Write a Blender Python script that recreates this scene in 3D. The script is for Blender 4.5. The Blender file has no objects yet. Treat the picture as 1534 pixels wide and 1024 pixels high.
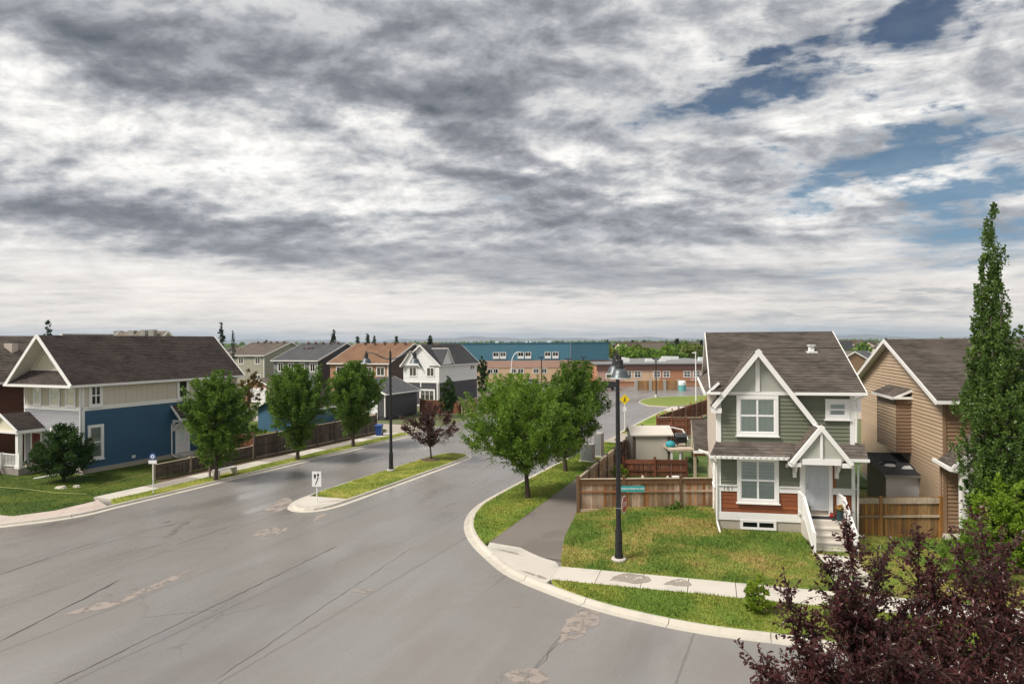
import bpy, math, random
import numpy as np
from mathutils import Vector, Matrix
from mathutils.geometry import delaunay_2d_cdt

random.seed(7)
RNG = np.random.default_rng(11)
SC = bpy.context.scene
COL = SC.collection
rad = math.radians

# ------------------------------------------------------------------ camera
CAM_H, FOC, ROLL, HOR = 8.8, 1000.0, 0.0072, 1.5      # photo is 1534 px wide
cam_d = bpy.data.cameras.new('camera')
cam = bpy.data.objects.new('camera', cam_d)
COL.objects.link(cam)
cam_d.sensor_width = 36.0
cam_d.lens = 36.0 * FOC / 1534.0
cam_d.clip_start, cam_d.clip_end = 0.1, 40000
pt = HOR / FOC
Rr = Matrix.Rotation(-ROLL, 3, 'Z')
Rc = Matrix.Rotation(math.pi / 2 + pt, 3, 'X') @ Rr
cam.matrix_world = Matrix.Translation((0, 0, CAM_H)) @ Rc.to_4x4()
SC.camera = cam

def at(px, py, z=0.0):
    """photo pixel -> the point of the horizontal plane z that it shows"""
    dx, dy = px - 767, py - 512
    x = dx - dy * ROLL
    y = dy + dx * ROLL - HOR
    d = FOC * (CAM_H - z) / y
    return (x * d / FOC, d, z)

def ad(px, py, d):
    """photo pixel -> the point at distance d ahead"""
    dx, dy = px - 767, py - 512
    x = dx - dy * ROLL
    y = dy + dx * ROLL - HOR
    return (x * d / FOC, d, CAM_H - y * d / FOC)

# ------------------------------------------------------------------ light, world
SUN_DIR = Vector((-0.80, -0.36, 1.02)).normalized()      # towards the sun
sun_d = bpy.data.lights.new('sun', 'SUN')
sun_d.energy = 1.25
sun_d.angle = rad(18)
sun_d.color = (1.0, 0.93, 0.83)
sun = bpy.data.objects.new('sun', sun_d)
sun.rotation_euler = SUN_DIR.to_track_quat('Z', 'Y').to_euler()
COL.objects.link(sun)

SC.render.engine = 'CYCLES'
SC.view_settings.view_transform = 'Standard'
SC.view_settings.look = 'None'
SC.view_settings.gamma = 1
SC.view_settings.exposure = 1.95
try:
    SC.view_settings.use_curve_mapping = False
except Exception:
    pass
SC.cycles.max_bounces = 6
SC.cycles.diffuse_bounces = 3
SC.cycles.glossy_bounces = 3
SC.cycles.transparent_max_bounces = 8
SC.cycles.volume_bounces = 0
SC.cycles.use_denoising = True


class NT:
    """small node-writing helper"""
    def __init__(s, tree):
        s.t = tree
    def n(s, typ, **kw):
        nd = s.t.nodes.new(typ)
        for k, v in kw.items():
            setattr(nd, k, v)
        return nd
    def put(s, sock, v):
        if isinstance(v, bpy.types.NodeSocket):
            s.t.links.new(v, sock)
        elif isinstance(v, (tuple, list)) and len(v) == 3 and sock.type == 'RGBA':
            sock.default_value = (*v, 1)
        else:
            sock.default_value = v
    def m(s, op, a, b=None, c=None, clamp=False):
        nd = s.n('ShaderNodeMath', operation=op, use_clamp=clamp)
        s.put(nd.inputs[0], a)
        if b is not None:
            s.put(nd.inputs[1], b)
        if c is not None:
            s.put(nd.inputs[2], c)
        return nd.outputs[0]
    def ss(s, x, a, b):
        nd = s.n('ShaderNodeMapRange', interpolation_type='SMOOTHSTEP')
        s.put(nd.inputs['Value'], x)
        s.put(nd.inputs['From Min'], a)
        s.put(nd.inputs['From Max'], b)
        return nd.outputs[0]
    def noise(s, vec, scale, detail=3, rough=0.5, dist=0.0, lac=2.0):
        nd = s.n('ShaderNodeTexNoise')
        if vec is not None:
            s.t.links.new(vec, nd.inputs['Vector'])
        nd.inputs['Scale'].default_value = scale
        nd.inputs['Detail'].default_value = detail
        nd.inputs['Roughness'].default_value = rough
        nd.inputs['Distortion'].default_value = dist
        nd.inputs['Lacunarity'].default_value = lac
        return nd.outputs[0]
    def mix(s, f, a, b):
        nd = s.n('ShaderNodeMix', data_type='RGBA')
        s.put(nd.inputs[0], f)
        s.put(nd.inputs[6], a)
        s.put(nd.inputs[7], b)
        return nd.outputs[2]
    def ramp(s, f, stops):
        nd = s.n('ShaderNodeValToRGB')
        cr = nd.color_ramp
        while len(cr.elements) < len(stops):
            cr.elements.new(0.5)
        for e, (p, c) in zip(cr.elements, stops):
            e.position = p
            e.color = (*c, 1)
        s.put(nd.inputs[0], f)
        return nd.outputs[0]
    def mapping(s, vec, loc=(0, 0, 0), rot=(0, 0, 0), scale=(1, 1, 1)):
        nd = s.n('ShaderNodeMapping')
        s.t.links.new(vec, nd.inputs[0])
        nd.inputs['Location'].default_value = loc
        nd.inputs['Rotation'].default_value = rot
        nd.inputs['Scale'].default_value = scale
        return nd.outputs[0]
    def xyz(s, x, y, z):
        nd = s.n('ShaderNodeCombineXYZ')
        s.put(nd.inputs[0], x); s.put(nd.inputs[1], y); s.put(nd.inputs[2], z)
        return nd.outputs[0]


def build_world():
    w = bpy.data.worlds.new('World')
    SC.world = w
    w.use_nodes = True
    t = w.node_tree
    t.nodes.clear()
    N = NT(t)
    out = N.n('ShaderNodeOutputWorld')
    bg = N.n('ShaderNodeBackground')
    bg.inputs['Strength'].default_value = 0.1
    t.links.new(bg.outputs[0], out.inputs[0])
    sky = N.n('ShaderNodeTexSky', sky_type='NISHITA')
    sky.sun_disc = False
    sky.sun_elevation = math.asin(SUN_DIR.z)
    sky.sun_rotation = math.atan2(SUN_DIR.x, SUN_DIR.y)
    sky.altitude = 1000
    tc = N.n('ShaderNodeTexCoord')
    d = tc.outputs['Generated']
    sp = N.n('ShaderNodeSeparateXYZ')
    t.links.new(d, sp.inputs[0])
    x, y, z = sp.outputs
    zc = N.m('MAXIMUM', z, 0.0)
    # the cloud deck as a plane overhead
    k = N.m('ADD', zc, 0.09)
    p = N.xyz(N.m('DIVIDE', x, k), N.m('DIVIDE', y, k), 0.0)
    n_big = N.noise(N.mapping(p, rot=(0, 0, 0.35), scale=(0.55, 1.0, 1)), 0.9, 8, 0.58, 0.5)
    n_med = N.noise(N.mapping(p, loc=(3.1, 7.7, 0), rot=(0, 0, 0.3), scale=(0.7, 1.0, 1)), 2.6, 9, 0.62, 0.4)
    # billowing texture higher up: nearly undistorted on the sky sphere
    k2 = N.m('ADD', zc, 0.36)
    p2 = N.xyz(N.m('DIVIDE', x, k2), N.m('DIVIDE', y, k2), N.m('MULTIPLY', z, 1.6))
    puff = N.ss(z, 0.05, 0.20)
    mixf = lambda a, b: N.m('ADD', N.m('MULTIPLY', a, N.m('SUBTRACT', 1.0, puff)), N.m('MULTIPLY', b, puff))
    def n2(vec, scale, detail, rough, dist=0.0):
        nd = N.n('ShaderNodeTexNoise', noise_dimensions='2D')
        t.links.new(vec, nd.inputs['Vector'])
        nd.inputs['Scale'].default_value = scale; nd.inputs['Detail'].default_value = detail
        nd.inputs['Roughness'].default_value = rough; nd.inputs['Distortion'].default_value = dist
        return nd.outputs[0]
    def billow(off):
        q = N.mapping(p2, loc=(4.1, 1.7 + off, 0), rot=(0, 0, -.2), scale=(.85, 1.15, 1))
        return N.m('ADD', N.m('MULTIPLY', n2(q, 6.2, 11, .60, .14), .8), N.m('MULTIPLY', n2(q, 2.1, 6, .5, .15), .2))
    bA, bB = billow(0.0), billow(0.040)
    relief = N.m('SUBTRACT', bA, bB)
    n_fine = mixf(N.noise(N.mapping(p, loc=(9.3, 1.2, 0)), 7.0, 6, 0.62, 0.6), N.noise(N.mapping(p2, loc=(2.3, 8.2, 0)), 24.0, 8, 0.66, 0.3))
    bil = N.m('ADD', bA, N.m('MULTIPLY', relief, 0.9))
    n_med = mixf(N.m('MULTIPLY_ADD', n_med, .62, .19), bil)
    wx = N.m('SUBTRACT', N.noise(N.mapping(p, loc=(21, 3, 0)), 1.9, 7, 0.62), 0.5)
    wy = N.m('SUBTRACT', N.noise(N.mapping(p, loc=(5, 33, 0)), 2.2, 7, 0.62), 0.5)
    az = N.m('ARCTAN2', x, y)
    el = N.m('ARCSINE', z)
    azw = N.m('ADD', az, N.m('MULTIPLY', wx, 0.26))
    elw = N.m('ADD', el, N.m('MULTIPLY', N.m('MULTIPLY', wy, 0.17), N.m('MULTIPLY_ADD', zc, 2.0, 0.25)))
    def blob(px, py, sx, sy, tilt, wgt):
        X, Y = (px - 767) / 1000, (513.5 - py) / 1000
        a0 = math.atan(X)
        e0 = math.atan(Y * math.cos(a0))
        sx, sy = sx / 1000 * math.cos(a0) ** 2, sy / 1000 * math.cos(a0)
        c, s_ = math.cos(rad(tilt)), math.sin(rad(tilt))
        da = N.m('SUBTRACT', azw, a0)
        de = N.m('SUBTRACT', elw, e0)
        # tilt > 0: falls to the right
        a = N.m('SUBTRACT', N.m('MULTIPLY', da, c), N.m('MULTIPLY', de, s_))
        b = N.m('ADD', N.m('MULTIPLY', da, s_), N.m('MULTIPLY', de, c))
        q = N.m('ADD', N.m('POWER', N.m('ABSOLUTE', N.m('DIVIDE', a, sx)), 2.0),
                N.m('POWER', N.m('ABSOLUTE', N.m('DIVIDE', b, sy)), 2.0))
        return N.m('MULTIPLY', N.m('EXPONENT', N.m('MULTIPLY', q, -0.7)), wgt)
    tones = [  # px, py, half-length, half-height, tilt, weight : the cloud masses of this sky
        (180, 325, 330, 30, 9, -.34), (560, 378, 200, 24, 4, -.22), (330, 95, 310, 52, 10, -.24),
        (590, 132, 200, 30, 11, -.22), (150, 50, 170, 40, 6, -.17), (715, 200, 120, 60, 45, -.28),
        (760, 292, 150, 36, 12, -.27), (960, 425, 210, 24, 1, -.30), (1010, 335, 150, 26, 0, -.20),
        (820, 45, 200, 60, 0, -.12), (620, 25, 180, 30, 0, -.16), (1330, 470, 150, 8, 0, -.2), (1385, 450, 60, 5, 0, -.22),
        (1440, 110, 130, 50, -10, -.05), (890, 262, 60, 20, 0, -.10), (1120, 245, 160, 30, -8, -.16), (1180, 340, 200, 14, 0, -.12),
        (420, 215, 230, 50, 4, .22), (610, 178, 80, 24, 0, .24), (60, 120, 110, 50, 0, .14), (60, 215, 120, 40, 0, .12),
        (845, 240, 110, 26, 0, .26), (1265, 300, 130, 24, -12, .30), (1270, 345, 120, 10, 0, .2), (150, 388, 320, 26, 4, .16),
        (450, 300, 260, 34, 4, .06), (1290, 175, 150, 30, -24, .16), (980, 290, 60, 14, 0, .18), (700, 452, 700, 34, 0, .16),
        (40, 20, 60, 30, 0, .14), (650, 60, 30, 60, 10, .16), (1020, 60, 100, 50, 0, .08), (250, 468, 40, 5, 0, .1)]
    T = N.m('MULTIPLY_ADD', N.m('SUBTRACT', n_big, 0.5), 0.48, 0.585)
    T = N.m('ADD', T, N.m('MULTIPLY', N.m('SUBTRACT', n_med, 0.5), 0.85))
    T = N.m('ADD', T, N.m('MULTIPLY', N.m('SUBTRACT', n_fine, 0.5), 0.22))
    for b in tones:
        T = N.m('ADD', T, blob(*b[:5], b[5] * (.76 if b[5] < 0 else 0.95)))
    # thin streaky cirrus to the right
    right = N.ss(az, 0.12, 0.42)
    cir = N.noise(N.mapping(N.xyz(az, el, 0.0), loc=(1.2, .4, 0), rot=(0, 0, -.38), scale=(3.2, 22.0, 1)), 1.0, 9, 0.62, 0.6)
    T = N.m('ADD', T, N.m('MULTIPLY', N.m('MULTIPLY', N.m('SUBTRACT', cir, 0.5), 0.8), right))
    # brighter haze towards the horizon
    cloud = N.ramp(T, [(0.02, (.105, .118, .142)), (0.30, (.212, .224, .250)), (0.50, (.375, .388, .412)),
                       (0.69, (.650, .645, .640)), (0.86, (.90, .885, .85))])
    low = N.m('SUBTRACT', 1.0, N.ss(el, 0.01, 0.17))
    cloud = N.mix(N.m('MULTIPLY', low, 0.6), cloud, N.mix(N.ss(T, 0.30, 0.68), (.42, .44, .455), (.90, .815, .72)))
    holes = [(1110, 140, 150, 30, -8, 1.0), (1225, 50, 60, 18, -8, .85), (1140, 82, 50, 18, 0, .8), (1400, 28, 120, 44, -18, 1.0),
             (1330, 242, 150, 30, -14, .95), (1475, 292, 130, 34, -14, 1.0), (1450, 375, 170, 40, -6, .62), (1230, 120, 60, 20, -30, .4)]
    Hs = None
    for b in holes:
        v = blob(*b)
        Hs = v if Hs is None else N.m('MAXIMUM', Hs, v)
    Hs = N.m('ADD', Hs, N.m('MULTIPLY', N.m('SUBTRACT', n_med, 0.5), 1.5))
    Hs = N.m('ADD', Hs, N.m('MULTIPLY', N.m('SUBTRACT', n_fine, 0.5), 0.7))
    Hs = N.m('ADD', Hs, N.m('MULTIPLY', N.m('MULTIPLY', N.m('SUBTRACT', cir, 0.5), -1.6), right))
    Hs = N.m('ADD', Hs, N.m('MULTIPLY', right, 0.06))
    hole = N.ss(Hs, 0.22, 0.92)
    hz = N.m('SUBTRACT', 1.0, N.ss(el, 0.012, 0.036))
    blue = N.mix(N.ss(el, 0.10, 0.42), (.14, .27, .40), (.022, .060, .135))
    skyc = N.n('ShaderNodeVectorMath', operation='SCALE')
    t.links.new(sky.outputs[0], skyc.inputs[0])
    skyc.inputs['Scale'].default_value = 0.06
    blue = N.mix(0.15, blue, skyc.outputs[0])
    col = N.mix(N.m('MULTIPLY', hole, 0.93), cloud, blue)
    # clear pale strip just above the horizon
    strip = N.m('MULTIPLY', hz, N.ss(N.noise(N.mapping(p, scale=(.3, .3, 1)), 0.8, 4), 0.36, 0.62))
    col = N.mix(N.m('MULTIPLY', strip, 0.8), col, (.36, .46, .53))
    below = N.ss(z, -0.02, -0.005)
    col = N.mix(below, (.16, .16, .14), col)
    sc = N.n('ShaderNodeVectorMath', operation='SCALE')
    t.links.new(col, sc.inputs[0])
    sc.inputs['Scale'].default_value = 3.08          # strength 0.1, exposure +1
    t.links.new(sc.outputs[0], bg.inputs['Color'])

build_world()
SC.world.cycles.sampling_method = 'MANUAL'
SC.world.cycles.sample_map_resolution = 512

# ------------------------------------------------------------------ frames
YAW = 23.4                                              # the main street runs this far right of straight ahead
SY, CY = math.sin(rad(YAW)), math.cos(rad(YAW))
def W(u, v, z=0.0):
    """street coordinates (u along the main street, v to its right) -> world"""
    return (u * SY + v * CY, u * CY - v * SY, z)

def Fr(o, A, B):
    return lambda p: (o[0] + p[0] * A[0] + p[1] * B[0], o[1] + p[0] * A[1] + p[1] * B[1], p[2])

def yaw(a):
    return (math.sin(rad(a)), math.cos(rad(a)))

# ------------------------------------------------------------------ mesh builder
LOC = {}
class MB:
    def __init__(s, fr=None):
        s.fr, s.v, s.f, s.m, s.uv = fr, [], [], [], {}
    def P(s, p):
        p = s.fr(p) if s.fr else p
        s.v.append(tuple(p))
        return len(s.v) - 1
    def face(s, pts, m=0, uv=None):
        ids = [s.P(p) for p in pts]
        if uv:
            s.uv[len(s.f)] = uv
        s.f.append(ids)
        s.m.append(m)
    def idx(s, ids, m=0):
        s.f.append(list(ids))
        s.m.append(m)
    def hexa(s, q, m=0):
        i = [s.P(p) for p in q]
        for a, b, c, d in ((0, 3, 2, 1), (4, 5, 6, 7), (0, 1, 5, 4), (1, 2, 6, 5), (2, 3, 7, 6), (3, 0, 4, 7)):
            s.idx((i[a], i[b], i[c], i[d]), m)
    def box(s, x0, x1, y0, y1, z0, z1, m=0):
        s.hexa([(x0, y0, z0), (x1, y0, z0), (x1, y1, z0), (x0, y1, z0), (x0, y0, z1), (x1, y0, z1), (x1, y1, z1), (x0, y1, z1)], m)
    def prism(s, poly, vec, m=0, mcap=None):
        a = [s.P(p) for p in poly]
        b = [s.P((p[0] + vec[0], p[1] + vec[1], p[2] + vec[2])) for p in poly]
        n = len(poly)
        s.idx(a[::-1], m if mcap is None else mcap)
        s.idx(b, m if mcap is None else mcap)
        for i in range(n):
            j = (i + 1) % n
            s.idx((a[i], a[j], b[j], b[i]), m)
    def beam(s, a, b, w, h, m=0, up=(0, 0, 1)):
        """rectangular bar from a to b, w across, h along up (end points in this builder's frame)"""
        a, b = (Vector(s.fr(p) if s.fr else p) for p in (a, b))
        fr, s.fr = s.fr, None
        d = (b - a).normalized()
        u = Vector(up)
        sx = d.cross(u)
        if sx.length < 1e-4:
            sx = d.cross(Vector((1, 0, 0)))
        sx.normalize()
        uu = sx.cross(d).normalized()
        q = []
        for c in (a, b):
            for i, j in ((-1, -1), (1, -1), (1, 1), (-1, 1)):
                q.append(tuple(c + sx * (w / 2 * i) + uu * (h / 2 * j)))
        s.hexa(q, m)
        s.fr = fr
    def tube(s, pts, r, n=8, m=0, cap=True):
        pts = [Vector(s.fr(p) if s.fr else p) for p in pts]
        fr, s.fr = s.fr, None
        rr = r if isinstance(r, (list, tuple)) else [r] * len(pts)
        prev = None
        last = None
        for k, p in enumerate(pts):
            d = (pts[min(k + 1, len(pts) - 1)] - pts[max(k - 1, 0)])
            d = d.normalized() if d.length > 1e-9 else Vector((0, 0, 1))
            sx = prev - d * prev.dot(d) if prev is not None else d.cross(Vector((0, 1, 0)) if abs(d.y) < .9 else Vector((1, 0, 0)))
            sx.normalize()
            prev = sx
            sy = d.cross(sx)
            ring = [s.P(tuple(p + sx * (rr[k] * math.cos(2 * math.pi * i / n)) + sy * (rr[k] * math.sin(2 * math.pi * i / n)))) for i in range(n)]
            if last:
                for i in range(n):
                    j = (i + 1) % n
                    s.idx((last[i], last[j], ring[j], ring[i]), m)
            elif cap:
                s.idx(ring[::-1], m)
            last = ring
        if cap:
            s.idx(last, m)
        s.fr = fr
    def lathe(s, c, prof, n=14, m=0):
        last = None
        for r, z in prof:
            ring = [s.P((c[0] + r * math.cos(2 * math.pi * i / n), c[1] + r * math.sin(2 * math.pi * i / n), c[2] + z)) for i in range(n)]
            if last:
                for i in range(n):
                    j = (i + 1) % n
                    s.idx((last[i], last[j], ring[j], ring[i]), m)
            last = ring
        s.idx(last, m)
    def build(s, name, mats, parent=None, smooth=False, kind=None, loc=None):
        if not isinstance(mats, (list, tuple)):
            mats = [mats]
        L = LOC.get(parent.name, (0, 0, 0)) if parent else (loc or (0, 0, 0))
        me = bpy.data.meshes.new(name)
        me.from_pydata([(a - L[0], b - L[1], c - L[2]) for a, b, c in s.v], [], s.f)
        for mt in mats:
            me.materials.append(mt)
        if len(mats) > 1:
            me.polygons.foreach_set('material_index', s.m)
        if s.uv:
            uvl = me.uv_layers.new(name='UVMap')
            arr = np.zeros(len(me.loops) * 2, 'f')
            starts = np.zeros(len(me.polygons), 'i')
            me.polygons.foreach_get('loop_start', starts)
            for fi, uv in s.uv.items():
                st = starts[fi] * 2
                arr[st:st + 2 * len(uv)] = np.array(uv, 'f').ravel()
            uvl.data.foreach_set('uv', arr)
        if smooth:
            me.polygons.foreach_set('use_smooth', [True] * len(me.polygons))
            me.set_sharp_from_angle(angle=rad(40))
        me.update()
        o = bpy.data.objects.new(name, me)
        COL.objects.link(o)
        if parent:
            o.parent = parent
        elif loc:
            o.location = loc
        LOC[o.name] = L
        if kind:
            o['kind'] = kind
        return o

def thing(name, label, cat, loc, group=None):
    o = bpy.data.objects.new(name, None)
    o.empty_display_size = .3
    COL.objects.link(o)
    o.location = loc
    LOC[o.name] = tuple(loc)
    o['label'], o['category'] = label, cat
    if group:
        o['group'] = group
    return o

def tag(o, label, cat, group=None):
    o['label'], o['category'] = label, cat
    if group:
        o['group'] = group
    return o

def holder(name):
    o = bpy.data.objects.new(name, None)
    o['kind'] = 'structure'
    COL.objects.link(o)
    LOC[o.name] = (0, 0, 0)
    return o

def piece(name, me, parent, mat4):
    """one more object of a shared mesh"""
    o = bpy.data.objects.new(name, me)
    COL.objects.link(o)
    o.parent = parent
    L = LOC[parent.name]
    o.matrix_local = Matrix.Translation((-L[0], -L[1], -L[2])) @ mat4
    LOC[o.name] = L
    return o

def np_mesh(name, V, F, mat, parent=None, loc=(0, 0, 0), kind=None, k=3):
    """V (n,3) world, F (m,k)"""
    L = LOC.get(parent.name, (0, 0, 0)) if parent else loc
    me = bpy.data.meshes.new(name)
    V = (V - np.array(L)).astype('f')
    me.vertices.add(len(V))
    me.vertices.foreach_set('co', V.ravel())
    me.loops.add(F.size)
    me.loops.foreach_set('vertex_index', F.ravel().astype('i'))
    me.polygons.add(len(F))
    me.polygons.foreach_set('loop_start', np.arange(0, F.size, k, dtype='i'))
    me.polygons.foreach_set('loop_total', np.full(len(F), k, 'i'))
    me.update(calc_edges=True)
    me.materials.append(mat)
    o = bpy.data.objects.new(name, me)
    COL.objects.link(o)
    if parent:
        o.parent = parent
    else:
        o.location = L
    LOC[o.name] = tuple(L)
    if kind:
        o['kind'] = kind
    return o

# ------------------------------------------------------------------ materials
MATS = {}
def new_mat(name):
    m = bpy.data.materials.new(name)
    m.use_nodes = True
    t = m.node_tree
    b = t.nodes['Principled BSDF']
    MATS[name] = m
    return m, NT(t), b

def mat(name, col, rough=.6, var=.12, scale=3.0, bump=0.0, bscale=40.0, island=0.0, metal=0.0, spec=.4, col2=None, stretch=None, dirt=0.0):
    """painted / plain surface: base colour with soft mottling, per-piece tone and fine relief"""
    m, N, b = new_mat(name)
    tc = N.n('ShaderNodeTexCoord').outputs['Object']
    geo = N.n('ShaderNodeNewGeometry')
    v = N.mapping(tc, scale=stretch) if stretch else tc
    n1 = N.noise(v, scale, 5, .6)
    lo = tuple(c * (1 - var) for c in col)
    hi = tuple(min(1, c * (1 + var)) for c in col)
    c = N.mix(n1, lo, hi)
    if col2:
        c = N.mix(N.ss(N.noise(v, scale * .6, 6, .65, .4), .42, .66), c, col2)
    if island:
        oi = N.n('ShaderNodeObjectInfo')
        r = N.m('FRACT', N.m('ADD', geo.outputs['Random Per Island'], oi.outputs['Random']))
        k = N.m('MULTIPLY_ADD', r, 2 * island, 1 - island)
        sc = N.n('ShaderNodeVectorMath', operation='SCALE')
        N.put(sc.inputs[0], c); N.put(sc.inputs['Scale'], k)
        c = sc.outputs[0]
    if dirt:
        f = N.ss(N.noise(N.mapping(tc, scale=(1.3, 1.3, .25)), 2.5, 6, .7), .5, .8)
        c = N.mix(N.m('MULTIPLY', f, dirt), c, (.12, .105, .085))
    N.put(b.inputs['Base Color'], c)
    N.put(b.inputs['Roughness'], N.m('MULTIPLY_ADD', n1, .2, rough - .1))
    b.inputs['Metallic'].default_value = metal
    b.inputs['Specular IOR Level'].default_value = spec
    if bump:
        bp = N.n('ShaderNodeBump')
        bp.inputs['Strength'].default_value = bump
        bp.inputs['Distance'].default_value = .01
        N.put(bp.inputs['Height'], N.noise(v, bscale, 4, .6))
        N.put(b.inputs['Normal'], bp.outputs[0])
    return m

def mat_shingle(name, c1, c2, moss=None):
    """asphalt shingles: tone per tab through the UVs (metres along the eave, metres up the slope)"""
    m, N, b = new_mat(name)
    uv = N.n('ShaderNodeTexCoord').outputs['UV']
    br = N.n('ShaderNodeTexBrick')
    N.put(br.inputs['Vector'], uv)
    br.inputs['Scale'].default_value = 1.0
    br.inputs['Brick Width'].default_value = .33
    br.inputs['Row Height'].default_value = .145
    br.inputs['Mortar Size'].default_value = .006
    br.inputs['Mortar Smooth'].default_value = .3
    br.inputs['Color1'].default_value = (*c1, 1)
    br.inputs['Color2'].default_value = (*c2, 1)
    br.inputs['Mortar'].default_value = (*[x * .45 for x in c1], 1)
    n = N.noise(uv, .55, 5, .65, .3)
    n2 = N.noise(uv, 60, 2, .5)
    c = N.mix(N.m('MULTIPLY', N.ss(n, .35, .7), .6), br.outputs[0], tuple(x * 1.45 for x in c2))
    c = N.mix(N.m('MULTIPLY', n2, .5), c, tuple(x * .6 for x in c1))
    streak = N.noise(N.mapping(uv, scale=(1.6, .18, 1)), 1.4, 5, .7)
    c = N.mix(N.m('MULTIPLY', N.ss(streak, .52, .75), .4), c, moss or tuple(x * .55 for x in c1))
    N.put(b.inputs['Base Color'], c)
    b.inputs['Roughness'].default_value = .88
    b.inputs['Specular IOR Level'].default_value = .25
    bp = N.n('ShaderNodeBump')
    bp.inputs['Strength'].default_value = .7
    bp.inputs['Distance'].default_value = .01
    N.put(bp.inputs['Height'], n2)
    N.put(b.inputs['Normal'], bp.outputs[0])
    return m

def mat_leaf(name, c1, c2, trans=.35, rough=.5, vscale=.9):
    m, N, b = new_mat(name)
    t = m.node_tree
    geo = N.n('ShaderNodeNewGeometry')
    tc = N.n('ShaderNodeTexCoord').outputs['Object']
    r = geo.outputs['Random Per Island']
    n = N.noise(tc, vscale, 3, .5)
    f = N.m('ADD', N.m('MULTIPLY', r, .55), N.m('MULTIPLY', N.ss(n, .35, .65), .45))
    c = N.mix(f, c1, c2)
    N.put(b.inputs['Base Color'], c)
    b.inputs['Roughness'].default_value = rough
    b.inputs['Specular IOR Level'].default_value = .35
    tr = N.n('ShaderNodeBsdfTranslucent')
    N.put(tr.inputs[0], N.mix(.5, c, tuple(min(1, x * 1.5) for x in c2)))
    mx = N.n('ShaderNodeMixShader')
    mx.inputs[0].default_value = trans
    t.links.new(b.outputs[0], mx.inputs[1])
    t.links.new(tr.outputs[0], mx.inputs[2])
    t.links.new(mx.outputs[0], t.nodes['Material Output'].inputs[0])
    return m

def mat_glass(name, tint=(.75, .8, .82), refl=.12):
    m, N, b = new_mat(name)
    t = m.node_tree
    fr = N.n('ShaderNodeFresnel')
    fr.inputs['IOR'].default_value = 1.5
    g = N.n('ShaderNodeBsdfGlossy')
    g.inputs['Roughness'].default_value = .04
    tr = N.n('ShaderNodeBsdfTransparent')
    tr.inputs[0].default_value = (*tint, 1)
    mx = N.n('ShaderNodeMixShader')
    N.put(mx.inputs[0], N.m('MULTIPLY_ADD', fr.outputs[0], .9, refl))
    t.links.new(tr.outputs[0], mx.inputs[1])
    t.links.new(g.outputs[0], mx.inputs[2])
    t.links.new(mx.outputs[0], t.nodes['Material Output'].inputs[0])
    return m

def mat_grass(name, lush, dry, mid, dryness=.5, scale=.35):
    m, N, b = new_mat(name)
    pos = N.n('ShaderNodeNewGeometry').outputs['Position']
    geo = N.n('ShaderNodeNewGeometry')
    n1 = N.noise(pos, scale, 6, .62, .6)
    n2 = N.noise(pos, scale * 6, 4, .6)
    n3 = N.noise(pos, 28, 2, .5)
    c = N.mix(N.ss(n1, .36, .60), lush, mid)
    f = N.m('ADD', n1, N.m('MULTIPLY', N.m('SUBTRACT', n2, .5), .55))
    c = N.mix(N.ss(f, .62 - dryness * .2, .86 - dryness * .2), c, dry)
    c = N.mix(N.m('MULTIPLY', N.ss(n3, .45, .75), .4), c, tuple(x * .5 for x in lush))
    r = geo.outputs['Random Per Island']
    sc = N.n('ShaderNodeVectorMath', operation='SCALE')
    N.put(sc.inputs[0], c); N.put(sc.inputs['Scale'], N.m('MULTIPLY_ADD', r, .5, .75))
    N.put(b.inputs['Base Color'], sc.outputs[0])
    b.inputs['Roughness'].default_value = .8
    b.inputs['Specular IOR Level'].default_value = .2
    bp = N.n('ShaderNodeBump')
    bp.inputs['Strength'].default_value = .6
    bp.inputs['Distance'].default_value = .04
    N.put(bp.inputs['Height'], N.noise(pos, 22, 4, .65))
    N.put(b.inputs['Normal'], bp.outputs[0])
    return m

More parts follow.
